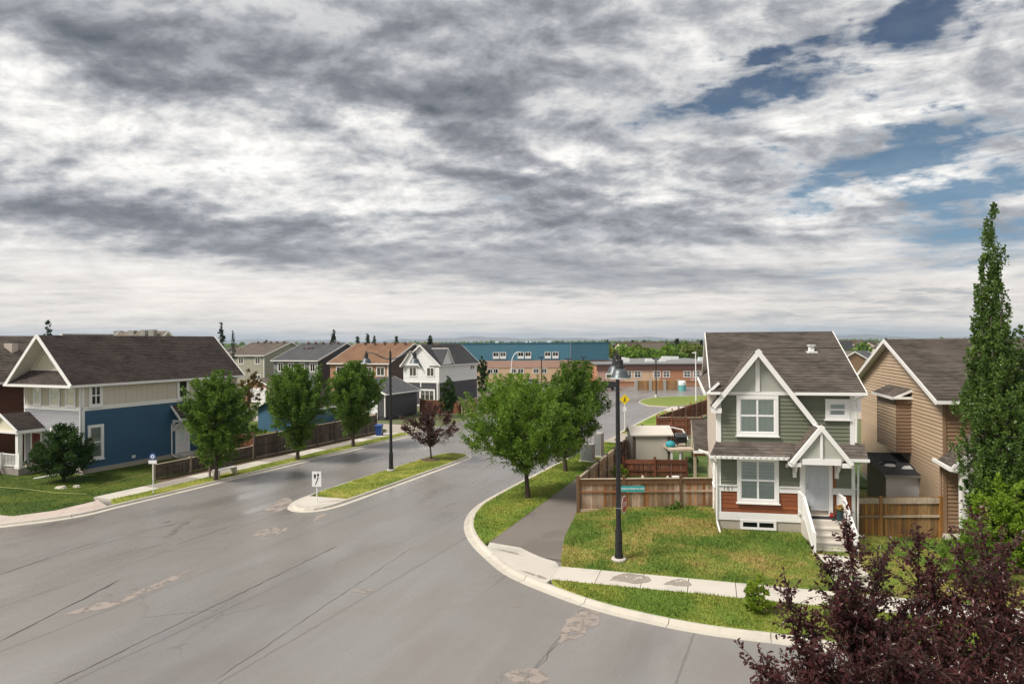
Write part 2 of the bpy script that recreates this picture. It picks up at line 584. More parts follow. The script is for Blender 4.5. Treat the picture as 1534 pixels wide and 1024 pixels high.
def mat_asphalt():
    m, N, b = new_mat('asphalt')
    pos = N.n('ShaderNodeNewGeometry').outputs['Position']
    st = N.mapping(pos, rot=(0, 0, rad(YAW)))                 # y along the street
    lane = N.noise(N.mapping(st, scale=(.55, .07, 1)), 1.0, 6, .62, .6)
    big = N.noise(pos, .16, 6, .6, .8)
    spk = N.noise(pos, 26, 5, .8)
    mid = N.noise(pos, 2.2, 6, .65)
    c = N.mix(N.ss(big, .35, .65), (.200, .182, .170), (.216, .208, .202))
    c = N.mix(N.m('MULTIPLY', N.ss(lane, .42, .70), .55), c, (.250, .240, .232))
    c = N.mix(N.m('MULTIPLY', N.ss(mid, .52, .80), .22), c, (.155, .134, .120))
    # rows of old seams between paving passes
    sp = N.n('ShaderNodeSeparateXYZ')
    N.put(sp.inputs[0], st)
    vv = N.m('ADD', sp.outputs[0], N.m('MULTIPLY', N.m('SUBTRACT', mid, .5), .18))
    seam = N.m('ABSOLUTE', N.m('SUBTRACT', N.m('FRACT', N.m('DIVIDE', N.m('ADD', vv, 1.2), 3.65)), .5))
    seam = N.m('SUBTRACT', 1.0, N.ss(seam, .003, .014))
    seam = N.m('MULTIPLY', seam, N.ss(N.noise(N.mapping(st, scale=(.2, .05, 1)), 1.2, 3), .36, .56))
    c = N.mix(N.m('MULTIPLY', seam, .5), c, (.036, .032, .03))
    grit = N.noise(pos, 8, 5, .75)
    c = N.mix(N.m('MULTIPLY', N.ss(grit, .50, .72), .30), c, (.125, .110, .100))
    vo = N.n('ShaderNodeTexVoronoi', feature='DISTANCE_TO_EDGE')
    N.put(vo.inputs['Vector'], N.xyz(N.m('ADD', vv, N.m('MULTIPLY', mid, .9)), N.m('MULTIPLY_ADD', sp.outputs[1], .45, N.m('MULTIPLY', mid, .5)), 0.0))
    vo.inputs['Scale'].default_value = .42
    ck = N.m('MULTIPLY', N.m('SUBTRACT', 1.0, N.ss(vo.outputs['Distance'], .002, .010)), N.ss(N.noise(pos, .11, 3), .50, .62))
    c = N.mix(N.m('MULTIPLY', ck, .5), c, (.05, .044, .04))
    c = N.mix(N.m('MULTIPLY', N.ss(spk, .45, .7), .5), c, (.275, .255, .24))
    # wet films left by the rain
    wet = N.ss(N.noise(N.mapping(st, loc=(4.3, 2.2, 0), scale=(.17, .06, 1)), 1.0, 6, .58, .5), .49, .70)
    c = N.mix(N.m('MULTIPLY', wet, .38), c, (.105, .092, .083))
    N.put(b.inputs['Base Color'], c)
    r = N.m('MAXIMUM', N.m('MULTIPLY_ADD', wet, -.22, N.m('MULTIPLY_ADD', N.ss(lane, .40, .68), -.14, .38)), .10)
    N.put(b.inputs['Roughness'], N.m('ADD', r, N.m('MULTIPLY', N.m('SUBTRACT', mid, .5), .2)))
    b.inputs['Specular IOR Level'].default_value = .5
    bp = N.n('ShaderNodeBump')
    N.put(bp.inputs['Strength'], N.m('MULTIPLY_ADD', N.m('MAXIMUM', wet, N.ss(lane, .40, .68)), -.22, .30))
    bp.inputs['Distance'].default_value = .012
    N.put(bp.inputs['Height'], spk)
    N.put(b.inputs['Normal'], bp.outputs[0])
    return m

def mat_concrete(name, col, stain=.35, scale=1.2):
    m, N, b = new_mat(name)
    pos = N.n('ShaderNodeNewGeometry').outputs['Position']
    oi = N.n('ShaderNodeObjectInfo').outputs['Random']
    n = N.noise(pos, scale, 7, .65, .4)
    f = N.noise(pos, 60, 3, .6)
    c = N.mix(n, tuple(x * .86 for x in col), tuple(min(1, x * 1.1) for x in col))
    c = N.mix(N.m('MULTIPLY', N.ss(N.noise(pos, scale * .55, 5, .6), .52, .62), stain), c, tuple(x * .62 for x in col))
    c = N.mix(N.m('MULTIPLY', f, .25), c, tuple(x * .7 for x in col))
    sc = N.n('ShaderNodeVectorMath', operation='SCALE')
    N.put(sc.inputs[0], c); N.put(sc.inputs['Scale'], N.m('MULTIPLY_ADD', oi, .12, .94))
    N.put(b.inputs['Base Color'], sc.outputs[0])
    b.inputs['Roughness'].default_value = .8
    bp = N.n('ShaderNodeBump')
    bp.inputs['Strength'].default_value = .25
    bp.inputs['Distance'].default_value = .006
    N.put(bp.inputs['Height'], f)
    N.put(b.inputs['Normal'], bp.outputs[0])
    return m

def mat_wood(name, c1, c2, c3, isl=.35):
    """weathered boards: grain along z, own tone per board, bleached foot or stained patches"""
    m, N, b = new_mat(name)
    pos = N.n('ShaderNodeNewGeometry').outputs['Position']
    geo = N.n('ShaderNodeNewGeometry')
    oi = N.n('ShaderNodeObjectInfo').outputs['Random']
    r = N.m('FRACT', N.m('ADD', geo.outputs['Random Per Island'], oi))
    g = N.noise(N.mapping(pos, scale=(9, 9, .8)), 2.4, 5, .65)
    p = N.noise(N.mapping(pos, scale=(.7, .7, .55)), 1.1, 5, .6)
    c = N.mix(N.ss(p, .4, .62), c1, c2)
    c = N.mix(N.ss(r, .62, .95), c, c3)
    c = N.mix(N.m('MULTIPLY', N.ss(g, .45, .75), .6), c, tuple(x * .42 for x in c1))
    sc = N.n('ShaderNodeVectorMath', operation='SCALE')
    N.put(sc.inputs[0], c); N.put(sc.inputs['Scale'], N.m('MULTIPLY_ADD', N.m('FRACT', N.m('MULTIPLY', r, 7.3)), 2 * isl, 1 - isl))
    N.put(b.inputs['Base Color'], sc.outputs[0])
    b.inputs['Roughness'].default_value = .8
    b.inputs['Specular IOR Level'].default_value = .25
    bp = N.n('ShaderNodeBump')
    bp.inputs['Strength'].default_value = .3
    bp.inputs['Distance'].default_value = .01
    N.put(bp.inputs['Height'], g)
    N.put(b.inputs['Normal'], bp.outputs[0])
    return m

M = MATS
mat('white_paint', (.80, .79, .77), .5, .05, 2, dirt=.10)
mat('white_vinyl', (.78, .78, .78), .45, .04, 2)
mat('soffit_cream', (.62, .59, .52), .6, .06, 2)
mat('navy_siding', (.030, .094, .170), .5, .12, .8, island=.08)
mat('grey_siding', (.36, .36, .385), .55, .08, .8, island=.06)
mat('beige_siding', (.62, .56, .47), .6, .07, .8, island=.05)
mat('cream_panel', (.62, .57, .45), .65, .06, .8)
mat('olive_siding', (.158, .170, .120), .6, .10, .9, island=.08)
mat('stucco_sage', (.40, .41, .36), .8, .05, 2, bump=.3, bscale=90)
mat('rust_boards', (.235, .072, .026), .55, .22, 2, island=.16, stretch=(1, 1, 6))
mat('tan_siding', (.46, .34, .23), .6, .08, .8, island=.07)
mat('tan_dark', (.26, .165, .10), .6, .08, .8, island=.07)  # tan_siding darkened: the tan house front has its shade in this colour
mat('bay_shaded', (.215, .135, .085), .6, .08, .8, island=.07)  # same tan siding, shade of the bump-out's near face put into the colour
mat('pink_beige', (.55, .47, .40), .65, .06, .8, island=.05)
mat('maroon_siding', (.075, .026, .016), .55, .12, .8, island=.1)
mat('charcoal_siding', (.062, .060, .068), .6, .1, .6, island=.05)
mat('slate_siding', (.205, .21, .225), .6, .08, .6, island=.05)
mat('sage_siding', (.31, .30, .235), .6, .08, .6, island=.05)
mat('brick_tan', (.36, .20, .12), .7, .12, .8, island=.1)
mat('brown_dark', (.085, .055, .042), .6, .1, .8, island=.1)
mat('white_siding', (.76, .76, .76), .55, .04, .6, island=.03)
mat('teal_shed', (.045, .12, .20), .55, .1, .6, island=.06)
mat('foundation', (.40, .36, .30), .85, .12, 2, bump=.3, dirt=.15)
mat('dark_void', (.012, .012, .014), .5, .05, 2)
mat('black_metal', (.012, .012, .013), .38, .2, 3, spec=.5)
mat('grey_metal', (.34, .35, .36), .45, .1, 3, metal=.6)
mat('lamp_shade', (.10, .115, .125), .42, .2, 6, metal=.5)
mat('lamp_rim', (.42, .46, .46), .4, .1, 5)
mat('sign_white', (.82, .82, .82), .4, .03, 3)
mat('sign_black', (.012, .012, .012), .5, .03, 3)
mat('sign_teal', (.02, .30, .29), .4, .05, 3)
mat('sign_red', (.42, .02, .03), .4, .08, 3)
mat('sign_yellow', (.80, .60, .02), .4, .05, 3)
mat('sign_blue', (.03, .10, .30), .4, .05, 3)
mat('door_grey', (.52, .55, .58), .45, .04, 2)
mat('door_red', (.16, .03, .018), .4, .1, 2)
mat('door_white', (.74, .70, .71), .45, .04, 2)
mat('curtain', (.66, .72, .67), .8, .08, 6, stretch=(14, 14, .3))
mat('blind', (.62, .68, .64), .7, .08, 4)
mat('blind_grey', (.26, .32, .29), .7, .08, 4)
mat('damp_concrete', (.30, .26, .225), .6, .1, 2)
mat('bin_blue', (.015, .06, .24), .4, .08, 3)
mat('tank_teal', (.13, .38, .37), .5, .06, 1)
mat('tank_white', (.75, .78, .76), .5, .04, 1)
mat('school_teal', (.085, .225, .31), .55, .06, .15)
mat('school_teal_dark', (.052, .155, .22), .55, .05, .15)
mat('school_tan', (.60, .42, .28), .75, .08, .3, bump=.2, bscale=8)
mat('school_brick', (.42, .20, .11), .75, .12, .4, bump=.2, bscale=8)
mat('school_pink', (.47, .30, .24), .75, .08, .3)
mat('school_fascia', (.115, .062, .048), .6, .1, .3)
mat('flat_roof', (.20, .20, .20), .8, .12, .2)
mat('util_box', (.36, .35, .32), .6, .1, 2, dirt=.2)
mat('shed_beige', (.58, .53, .47), .6, .05, 1, dirt=.12)
mat('pot_dark', (.02, .05, .055), .5, .1, 5)
mat('mat_black', (.02, .02, .022), .9, .2, 20)
mat('flower_red', (.55, .03, .02), .6, .2, 20, island=.3)
mat('flower_orange', (.45, .20, .06), .6, .2, 20, island=.3)
mat('hose_yellow', (.34, .36, .12), .6, .05, 3)
mat('stone_pale', (.52, .47, .40), .85, .15, 6, bump=.4)
mat('dry_silt', (.285, .245, .218), .95, .25, 1.5, bump=.35, bscale=60)
mat('tar', (.060, .054, .050), .6, .2, 6)
mat('soil', (.10, .065, .038), .95, .25, 4, bump=.6, bscale=20)
mat('bark', (.070, .050, .038), .9, .3, 8, bump=.6, bscale=30, stretch=(1, 1, .25))
mat('bark_grey', (.15, .13, .11), .9, .3, 8, bump=.5, bscale=30, stretch=(1, 1, .25))
mat('car_paint', (.02, .022, .026), .25, .05, 2, spec=.6)
mat('tyre', (.015, .015, .015), .85, .1, 8)
mat('rim', (.5, .5, .52), .3, .05, 4, metal=.9)
mat('lamp_red', (.35, .01, .01), .3, .1, 4)
mat('headlight', (.8, .8, .78), .15, .02, 4)
mat('pale_blue_paint', (.20, .30, .34), .6, .06, 2)
mat('teal_cloth', (.03, .28, .33), .7, .1, 8)
mat('mountain_rock', (.16, .17, .17), .95, .3, .002)
mat_shingle('shingle_dark', (.030, .022, .021), (.088, .066, .058))
mat_shingle('shingle_brown', (.062, .050, .042), (.170, .142, .120), (.23, .195, .155))
mat_shingle('shingle_tan', (.10, .07, .05), (.20, .145, .10))
mat_shingle('shingle_grey', (.105, .108, .115), (.14, .143, .15))
mat_shingle('shingle_taupe', (.17, .14, .115), (.21, .175, .145))
mat_shingle('shingle_rust', (.25, .145, .088), (.30, .18, .11))
mat_shingle('shingle_slate', (.055, .055, .060), (.075, .075, .082))
mat_leaf('leaf_green', (.016, .052, .009), (.175, .29, .036), .34, vscale=1.0)
mat_leaf('leaf_dark', (.012, .036, .008), (.050, .105, .018), .3)
mat_leaf('leaf_bright', (.026, .078, .010), (.24, .37, .042), .36, vscale=1.0)
mat_leaf('leaf_fresh', (.050, .115, .012), (.34, .44, .04), .35)
mat_leaf('leaf_lime', (.10, .19, .015), (.30, .42, .045), .45)
mat_leaf('leaf_poplar', (.024, .062, .014), (.155, .24, .050), .35, .38)
mat_leaf('leaf_plum', (.022, .008, .009), (.115, .038, .038), .3, .28, 1.5)
mat_leaf('leaf_plum_far', (.030, .014, .012), (.125, .060, .050), .25)
mat_leaf('leaf_yew', (.008, .028, .010), (.030, .070, .020), .2)
mat_leaf('leaf_autumn', (.05, .05, .012), (.19, .12, .03), .3)
mat_leaf('leaf_olive', (.08, .11, .025), (.20, .24, .05), .3)
mat_leaf('needle', (.010, .026, .014), (.030, .060, .026), .15)
mat_glass('glass', (.92, .95, .95), .03)
mat_glass('glass_far', (.5, .52, .55), .2)
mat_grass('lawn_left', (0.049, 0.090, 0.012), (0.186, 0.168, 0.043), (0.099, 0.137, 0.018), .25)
mat_grass('lawn_strip', (0.145, 0.192, 0.029), (0.383, 0.330, 0.100), (0.261, 0.278, 0.048), .45)
mat_grass('lawn_right', (0.116, 0.198, 0.032), (0.400, 0.302, 0.110), (0.255, 0.276, 0.059), .70, .42)
mat_grass('lawn_verge', (0.125, 0.198, 0.029), (0.348, 0.300, 0.086), (0.232, 0.274, 0.046), .4)
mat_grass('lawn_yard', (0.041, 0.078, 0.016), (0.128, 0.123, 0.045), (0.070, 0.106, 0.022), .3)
mat_grass('field', (0.163, 0.213, 0.045), (0.419, 0.370, 0.146), (0.256, 0.291, 0.067), .5, .02)
mat_asphalt()
mat_concrete('concrete', (.56, .52, .46), .5, .8)
mat_concrete('concrete_kerb', (.54, .50, .43), .25, 2)
mat_concrete('concrete_grey', (.30, .27, .235), .4)
mat_concrete('path_asphalt', (.185, .160, .140), .5, .5)
mat_concrete('paver_pink', (.50, .42, .37), .25, 1.0)
mat_concrete('apron', (.40, .35, .29), .3, .4)
mat_wood('fence_wood', (.29, .185, .120), (.45, .345, .265), (.34, .145, .055))
mat_wood('fence_amber', (.27, .150, .062), (.33, .205, .095), (.38, .185, .055), .28)
mat_wood('fence_grey', (.115, .090, .076), (.165, .135, .112), (.090, .068, .056), .25)
mat_wood('fence_red', (.165, .058, .032), (.20, .085, .050), (.115, .040, .026), .3)
mat_wood('fence_pale', (.42, .335, .25), (.52, .44, .34), (.36, .27, .19), .15)
mat_wood('post_brown', (.145, .080, .042), (.18, .105, .06), (.12, .065, .035), .2)

def break_up(name):
    """thin deposits: worn through in places, so their outline frays"""
    m = MATS[name]; t = m.node_tree; N = NT(t)
    b = t.nodes['Principled BSDF']
    pos = N.n('ShaderNodeNewGeometry').outputs['Position']
    tr = N.n('ShaderNodeBsdfTransparent')
    mx = N.n('ShaderNodeMixShader')
    N.put(mx.inputs[0], N.ss(N.noise(pos, 2.3, 8, .68, .4), .38, .52))
    t.links.new(tr.outputs[0], mx.inputs[1]); t.links.new(b.outputs[0], mx.inputs[2])
    t.links.new(mx.outputs[0], t.nodes['Material Output'].inputs[0])
break_up('dry_silt'); break_up('damp_concrete')
# ------------------------------------------------------------------ ground
def sstep(x):
    x = np.clip(x, 0, 1)
    return x * x * (3 - 2 * x)

def in_poly(P, poly):
    x, y = P[:, 0], P[:, 1]
    c = np.zeros(len(P), bool)
    n = len(poly)
    for i in range(n):
        x0, y0 = poly[i][:2]
        x1, y1 = poly[(i + 1) % n][:2]
        if y0 == y1:
            continue
        k = ((y0 > y) != (y1 > y)) & (x < (x1 - x0) * (y - y0) / (y1 - y0) + x0)
        c ^= k
    return c

def terrain_rings():
    rs = [2, 30, 60, 100, 150, 220, 320, 480, 700, 1000, 1500, 2200, 3200, 4500, 6000, 7600, 9000, 10400]
    n = 96
    V = [(0, 0, -.08)]
    F = []
    for k, r in enumerate(rs):
        for i in range(n):
            a = 2 * math.pi * i / n
            h = -.08
            if r > 400:
                w = min(1, (r - 400) / 4000)
                h += w * (-3 + 11 * (math.sin(a * 5 + r * .0007) * .5 + math.sin(a * 13 + r * .0013 + 2) * .3) * .5 - w * 1.0)
            V.append((r * math.sin(a), r * math.cos(a), h))
    for i in range(n):
        F.append((0, 1 + (i + 1) % n, 1 + i))
    for k in range(len(rs) - 1):
        for i in range(n):
            j = (i + 1) % n
            a, b = 1 + k * n, 1 + (k + 1) * n
            F.append((a + i, a + j, b + j)); F.append((a + i, b + j, b + i))
    return V, F

def mat_terrain():
    m, N, b = new_mat('terrain')
    pos = N.n('ShaderNodeNewGeometry').outputs['Position']
    n1 = N.noise(pos, .006, 8, .6, .3)
    n2 = N.noise(pos, .05, 5, .6)
    c = N.ramp(n1, [(.35, (.055, .085, .028)), (.48, (.13, .15, .05)), (.56, (.21, .20, .11)), (.66, (.05, .07, .03))])
    c = N.mix(N.m('MULTIPLY', n2, .5), c, (.09, .085, .06))
    N.put(b.inputs['Base Color'], c)
    b.inputs['Roughness'].default_value = .95
mat_terrain()
V, F = terrain_rings()
t_ = MB(); t_.v, t_.f, t_.m = V, F, [0] * len(F)
t_.build('terrain', M['terrain'], kind='structure')

def sheet(name, poly, z, mname, parent=None, kind='structure'):
    b = MB()
    b.face([(p[0], p[1], z) for p in poly], 0)
    o = b.build(name, M[mname], parent)
    bm_fix(o)
    if kind:
        o['kind'] = kind
    return o

def bm_fix(o):
    import bmesh
    bm = bmesh.new(); bm.from_mesh(o.data)
    bmesh.ops.triangulate(bm, faces=[f for f in bm.faces if len(f.verts) > 4])
    bmesh.ops.recalc_face_normals(bm, faces=bm.faces)
    if bm.faces and sum(f.normal.z * f.calc_area() for f in bm.faces) < 0:
        bmesh.ops.reverse_faces(bm, faces=bm.faces)
    bm.to_mesh(o.data); bm.free()

def slab(name, poly, z, mname, parent=None, kind='structure', th=.22):
    """flat paving with a real edge"""
    b = MB()
    b.prism([(p[0], p[1], z - th) for p in poly], (0, 0, th))
    o = b.build(name, M[mname], parent)
    import bmesh
    bm = bmesh.new(); bm.from_mesh(o.data)
    bmesh.ops.recalc_face_normals(bm, faces=bm.faces)
    bm.to_mesh(o.data); bm.free()
    if kind:
        o['kind'] = kind
    return o

def lawn(name, poly, hf, mname, step=.7, blades=0, bl=(.05, .09), near=None):
    P = np.array([p[:2] for p in poly], float)
    # densify the outline
    pts = []
    for i in range(len(P)):
        a, b_ = P[i], P[(i + 1) % len(P)]
        k = max(1, int(np.linalg.norm(b_ - a) / (step * 1.3)))
        for j in range(k):
            pts.append(a + (b_ - a) * j / k)
    nb = len(pts)
    lo, hi = P.min(0), P.max(0)
    gx, gy = np.meshgrid(np.arange(lo[0], hi[0], step), np.arange(lo[1], hi[1], step))
    G = np.stack([gx.ravel(), gy.ravel()], 1) + RNG.normal(0, step * .16, (gx.size, 2))
    G = G[in_poly(G, poly)]
    allp = [Vector(p) for p in pts] + [Vector(g) for g in G]
    r = delaunay_2d_cdt(allp, [(i, (i + 1) % nb) for i in range(nb)], [], 1, 1e-4)
    Vv = np.array([(p.x, p.y) for p in r[0]])
    Ff = [f for f in r[2] if len(f) == 3]
    Z = hf(Vv[:, 0], Vv[:, 1])
    b = MB()
    b.v = [(x, y, z) for (x, y), z in zip(Vv, Z)]
    for f in Ff:
        b.idx(f)
    # skirt
    zb = hf(np.array([p[0] for p in pts]), np.array([p[1] for p in pts]))
    for i in range(nb):
        j = (i + 1) % nb
        b.face([(*pts[i], zb[i]), (*pts[j], zb[j]), (*pts[j], -.12), (*pts[i], -.12)])
    o = b.build(name, M[mname], kind='structure')
    bm_fix(o)
    if blades:
        hw = near or poly
        lo, hi = np.array([p[:2] for p in hw]).min(0), np.array([p[:2] for p in hw]).max(0)
        Q = RNG.uniform(lo, hi, (int(blades * (hi - lo).prod()), 2))
        Q = Q[in_poly(Q, poly) & in_poly(Q, hw)]
        n = len(Q)
        z = hf(Q[:, 0], Q[:, 1])
        a = RNG.uniform(0, 2 * np.pi, n)
        w = RNG.uniform(.010, .022, n)
        h = RNG.uniform(*bl, n) * (.7 + .6 * (np.sin(Q[:, 0] * 1.7) * np.sin(Q[:, 1] * 2.1 + 1) * .5 + .5))
        la = RNG.uniform(0, 2 * np.pi, n); lr = RNG.uniform(.2, .9, n) * h
        T = np.zeros((n, 3, 3))
        T[:, 0] = np.stack([Q[:, 0] - np.cos(a) * w, Q[:, 1] - np.sin(a) * w, z - .01], 1)
        T[:, 1] = np.stack([Q[:, 0] + np.cos(a) * w, Q[:, 1] + np.sin(a) * w, z - .01], 1)
        T[:, 2] = np.stack([Q[:, 0] + np.cos(la) * lr, Q[:, 1] + np.sin(la) * lr, z + h], 1)
        np_mesh('grass', T.reshape(-1, 3), np.arange(3 * n).reshape(-1, 3), M[mname], kind='stuff')
    return o

def flat(z):
    return lambda x, y: np.full(len(x), z) + .012 * np.sin(x * 1.3) * np.sin(y * 1.7 + .4)

UV = lambda L, z=0.0: [W(u, v, z) for u, v in L]

# roads: one asphalt sheet for the junction, the main street and the cross street
road_poly = [W(-32, -75), W(-32, 60), W(30, 60), W(30, -15.2), W(118, -15.2), W(118, -35.2), W(56, -35.2), W(30, -35.2), W(30, -75)]
sheet('road', road_poly, 0.0, 'asphalt')
sheet('alley', UV([(55.5, -35.2), (61.5, -35.2), (64.5, -80), (57.0, -80)]), .004, 'apron')
sheet('parking_lot', UV([(88, -60), (88, -35.25), (118.05, -35.25), (118.05, -15.15), (86, -15.15), (86, 25), (136, 25), (136, -60)]), -.004, 'asphalt')
sheet('side_street', UV([(84, -15.15), (84, 90), (92.5, 90), (92.5, -15.15)]), .002, 'apron')

# kerbs: cast in lengths with open joints
def offset_line(L, d):
    out = []
    for i, p in enumerate(L):
        a = np.array(L[max(0, i - 1)]); b_ = np.array(L[min(len(L) - 1, i + 1)])
        t = (b_ - a) / (np.linalg.norm(b_ - a) + 1e-9)
        out.append((p[0] - t[1] * d, p[1] + t[0] * d))
    return out

def resample(L, ds):
    P = [np.array(p[:2], float) for p in L]
    acc = [0.0]
    for a, b_ in zip(P, P[1:]):
        acc.append(acc[-1] + np.linalg.norm(b_ - a))
    n = max(1, int(round(acc[-1] / ds)))
    out = []
    k = 0
    for i in range(n + 1):
        s = acc[-1] * i / n
        while k < len(P) - 2 and acc[k + 1] < s:
            k += 1
        f = (s - acc[k]) / (acc[k + 1] - acc[k] + 1e-12)
        out.append(tuple(P[k] + (P[k + 1] - P[k]) * f))
    return out

def smooth_line(L, it=2):
    for _ in range(it):
        N_ = [L[0]]
        for a, b_ in zip(L, L[1:]):
            a, b_ = np.array(a[:2]), np.array(b_[:2])
            N_ += [tuple(a * .75 + b_ * .25), tuple(a * .25 + b_ * .75)]
        L = N_ + [L[-1][:2]]
    return L

def kerb(line, side, seg=3.0, h=.13, wk=.17, gut=.30, name='kerb'):
    """line = foot of the kerb; side +1: the raised ground lies to the left of the line's direction"""
    par = holder(name)
    L = resample(line, .5)
    prof = [(-gut, -.05), (-gut, .006), (-.02, .014), (.035, h - .02), (.06, h), (wk, h), (wk, -.1)]
    lines = [offset_line(L, side * o) for o, _ in prof]
    per = int(seg / .5)
    i = 0
    while i < len(L) - 1:
        j = min(len(L) - 1, i + per)
        b = MB()
        last = None
        for k in range(i, j + 1):
            e = 0.0
            pts = []
            for (o, z), ln in zip(prof, lines):
                p = np.array(ln[k])
                if k == i or k == j:                    # open joint
                    q = np.array(ln[k + 1] if k == i else ln[k - 1])
                    p = p + (q - p) / (np.linalg.norm(q - p) + 1e-9) * .012
                pts.append((p[0], p[1], z))
            ids = [b.P(p) for p in pts]
            if last:
                for a in range(len(ids)):
                    c = (a + 1) % len(ids)
                    b.idx((last[a], last[c], ids[c], ids[a]))
            else:
                b.idx(ids)
            last = ids
        b.idx(last[::-1])
        o = b.build('kerb_length', M['concrete_kerb'], par)
        import bmesh
        bm = bmesh.new(); bm.from_mesh(o.data)
        bmesh.ops.recalc_face_normals(bm, faces=bm.faces)
        bm.to_mesh(o.data); bm.free()
        i = j
    return lines

KR = [W(19.9, 20)[:2], W(20.9, 8)[:2], at(1210, 962)[:2], at(1060, 946)[:2], at(940, 921)[:2], at(876, 903)[:2], at(835, 888)[:2], at(770, 862)[:2],
      at(744, 842)[:2], at(715, 815)[:2], at(704, 795)[:2], W(29.6, -15.15)[:2], W(31.6, -15.8)[:2], W(34, -16.08)[:2], W(40, -16.15)[:2], W(56.5, -16.15)[:2]]
KR = smooth_line(KR, 2)
kerb(KR, -1)
KR_back = offset_line(resample(KR, .5), -.17)
kerb(UV([(63.5, -16.1), (85, -16.15)]), -1)
KL = smooth_line([W(5, -62)[:2], W(14, -46.5)[:2], at(-60, 795)[:2], at(0, 788)[:2], at(70, 780)[:2], at(130, 770.5)[:2], W(24.6, -34.45)[:2], W(27.5, -34.36)[:2], W(34, -34.35)[:2], W(55.5, -34.35)[:2]], 2)
kerb(KL, 1)
KL_back = offset_line(resample(KL, .5), .17)
KI = [(28.6, -25.4), (28.0, -24.9), (27.95, -24.2), (28.3, -23.6), (29.2, -23.3), (31, -23.25), (38, -23.3), (45.6, -23.4), (46.5, -23.9), (46.8, -24.9), (46.6, -25.9), (45.6, -26.35),
      (38, -26.45), (31, -26.2), (29.6, -25.95), (28.6, -25.4)]
KIw = smooth_line(UV(KI), 2)
kerb(KIw, 1)
KI_in = offset_line(resample(KIw, .5), .17)

# island: concrete nose, grass
ni = [p for p in KI_in]
def uvof(p):
    return (p[0] * SY + p[1] * CY, p[0] * CY - p[1] * SY)
nose = [p for p in ni if uvof(p)[0] < 30.9]
nose.sort(key=lambda p: math.atan2(uvof(p)[1] + 24.6, uvof(p)[0] - 30.3) % (2 * math.pi))
slab('traffic_island', nose, .128, 'concrete')
isl = [p for p in ni if uvof(p)[0] >= 30.9]
isl.sort(key=lambda p: math.atan2(uvof(p)[1] + 24.8, (uvof(p)[0] - 38.5) * .25))
lawn('island_lawn', isl, flat(.145), 'lawn_strip', .6, 260, (.03, .06))

# right side: verge, path, ramp, sidewalk, lawns
pl = [(26.35, -12.55), (32.8, -12.85), (40.8, -13.25), (56, -13.95)]
pr = [(25.35, -8.9), (28, -9.65), (31.3, -10.25), (32.1, -10.45), (40, -11.05), (49, -11.65), (56, -12.1)]
slab('path', UV(pr) + UV(pl[::-1]) + UV([(26.15, -11.0), (25.75, -10.45), (25.3, -9.75)]), .118, 'path_asphalt')
kb = [p for p in KR_back if 25.95 < uvof(p)[0] < 56.5 and uvof(p)[1] < -11]
lawn('verge', kb + UV(pl[::-1]), flat(.135), 'lawn_verge', .6, 480, (.03, .085))
s_top = lambda t: Vector(at(838, 847.5, .13)[:2]).lerp(Vector(at(1450, 904, .13)[:2]), t)
s_bot = lambda t: Vector(at(838, 869.5, .13)[:2]).lerp(Vector(at(1100, 891.6, .13)[:2]), t)
T0, T1 = s_top(0), s_top(1)
sd = (T1 - T0).normalized()
sn = Vector((sd.y, -sd.x))
swid = 1.48
kc = [p for p in KR_back if uvof(p)[0] <= 26.0 and uvof(p)[1] < -8.35 and uvof(p)[0] > 21]
ramp_poly = kc[::-1] + [] if False else kc
slab('corner_ramp', [tuple(T0 + sn * swid)] + kc + UV([(26.33, -12.53), (26.15, -11.0), (25.75, -10.45), (25.3, -9.75), (25.0, -9.0)]) + [tuple(T0)], .122, 'concrete')
sw = holder('sidewalk')
for i in range(20):
    a = T0 + sd * (1.62 * i + .012); b_ = T0 + sd * (1.62 * (i + 1) - .012)
    slab('slab', [tuple(a), tuple(b_), tuple(b_ + sn * swid), tuple(a + sn * swid)], .13 + .004 * random.random(), 'concrete', sw, None)
kf = [p for p in KR_back if uvof(p)[1] > -8.0 and uvof(p)[1] < 14]
eR = T0 + sd * 24
lawn('kerb_strip', kf + [tuple(T0 + sn * (swid + .01) + sd * .05), tuple(eR + sn * (swid + .01))], flat(.135), 'lawn_verge', .55, 620, (.03, .10))

def h_right(x, y):
    d = (x - T0.x) * (-sn.x) + (y - T0.y) * (-sn.y)           # metres behind the sidewalk
    f = sstep(d / 5.2)
    amp = .30 * sstep((17.5 - x) / 4) + .06
    dp = sstep((x - 1.6 - (y - 26.5) * .2) / 2.2)
    return .135 + f * amp * (.25 + .75 * dp) + .018 * np.sin(x * 1.9) * np.sin(y * 1.4 + .5) * f
E = yaw(101)
fl = UV(pr[:4]) + [(3.55, 33.75), (10.4, 33.75), (11.4, 41), (24, 38), (34, 30)] + [tuple(T0 + sd * 30), tuple(T0 + sd * .1)]
lawn('front_lawn', fl, h_right, 'lawn_right', .6, 600, (.04, .12), near=[(1.5, 15), (24, 15), (24, 34), (1.5, 34)])
yd = [W(32.35, -10.3)[:2], W(40, -10.9)[:2], W(55.5, -11.9)[:2], W(55.5, 6)[:2], (24.2, 38.1), (11.5, 41.1), (10.45, 33.85), (3.6, 33.85)]
lawn('back_yard', yd, flat(.24), 'lawn_yard', 1.2, 90, (.04, .10), near=[(3, 33), (12, 33), (12, 46), (3, 46)])
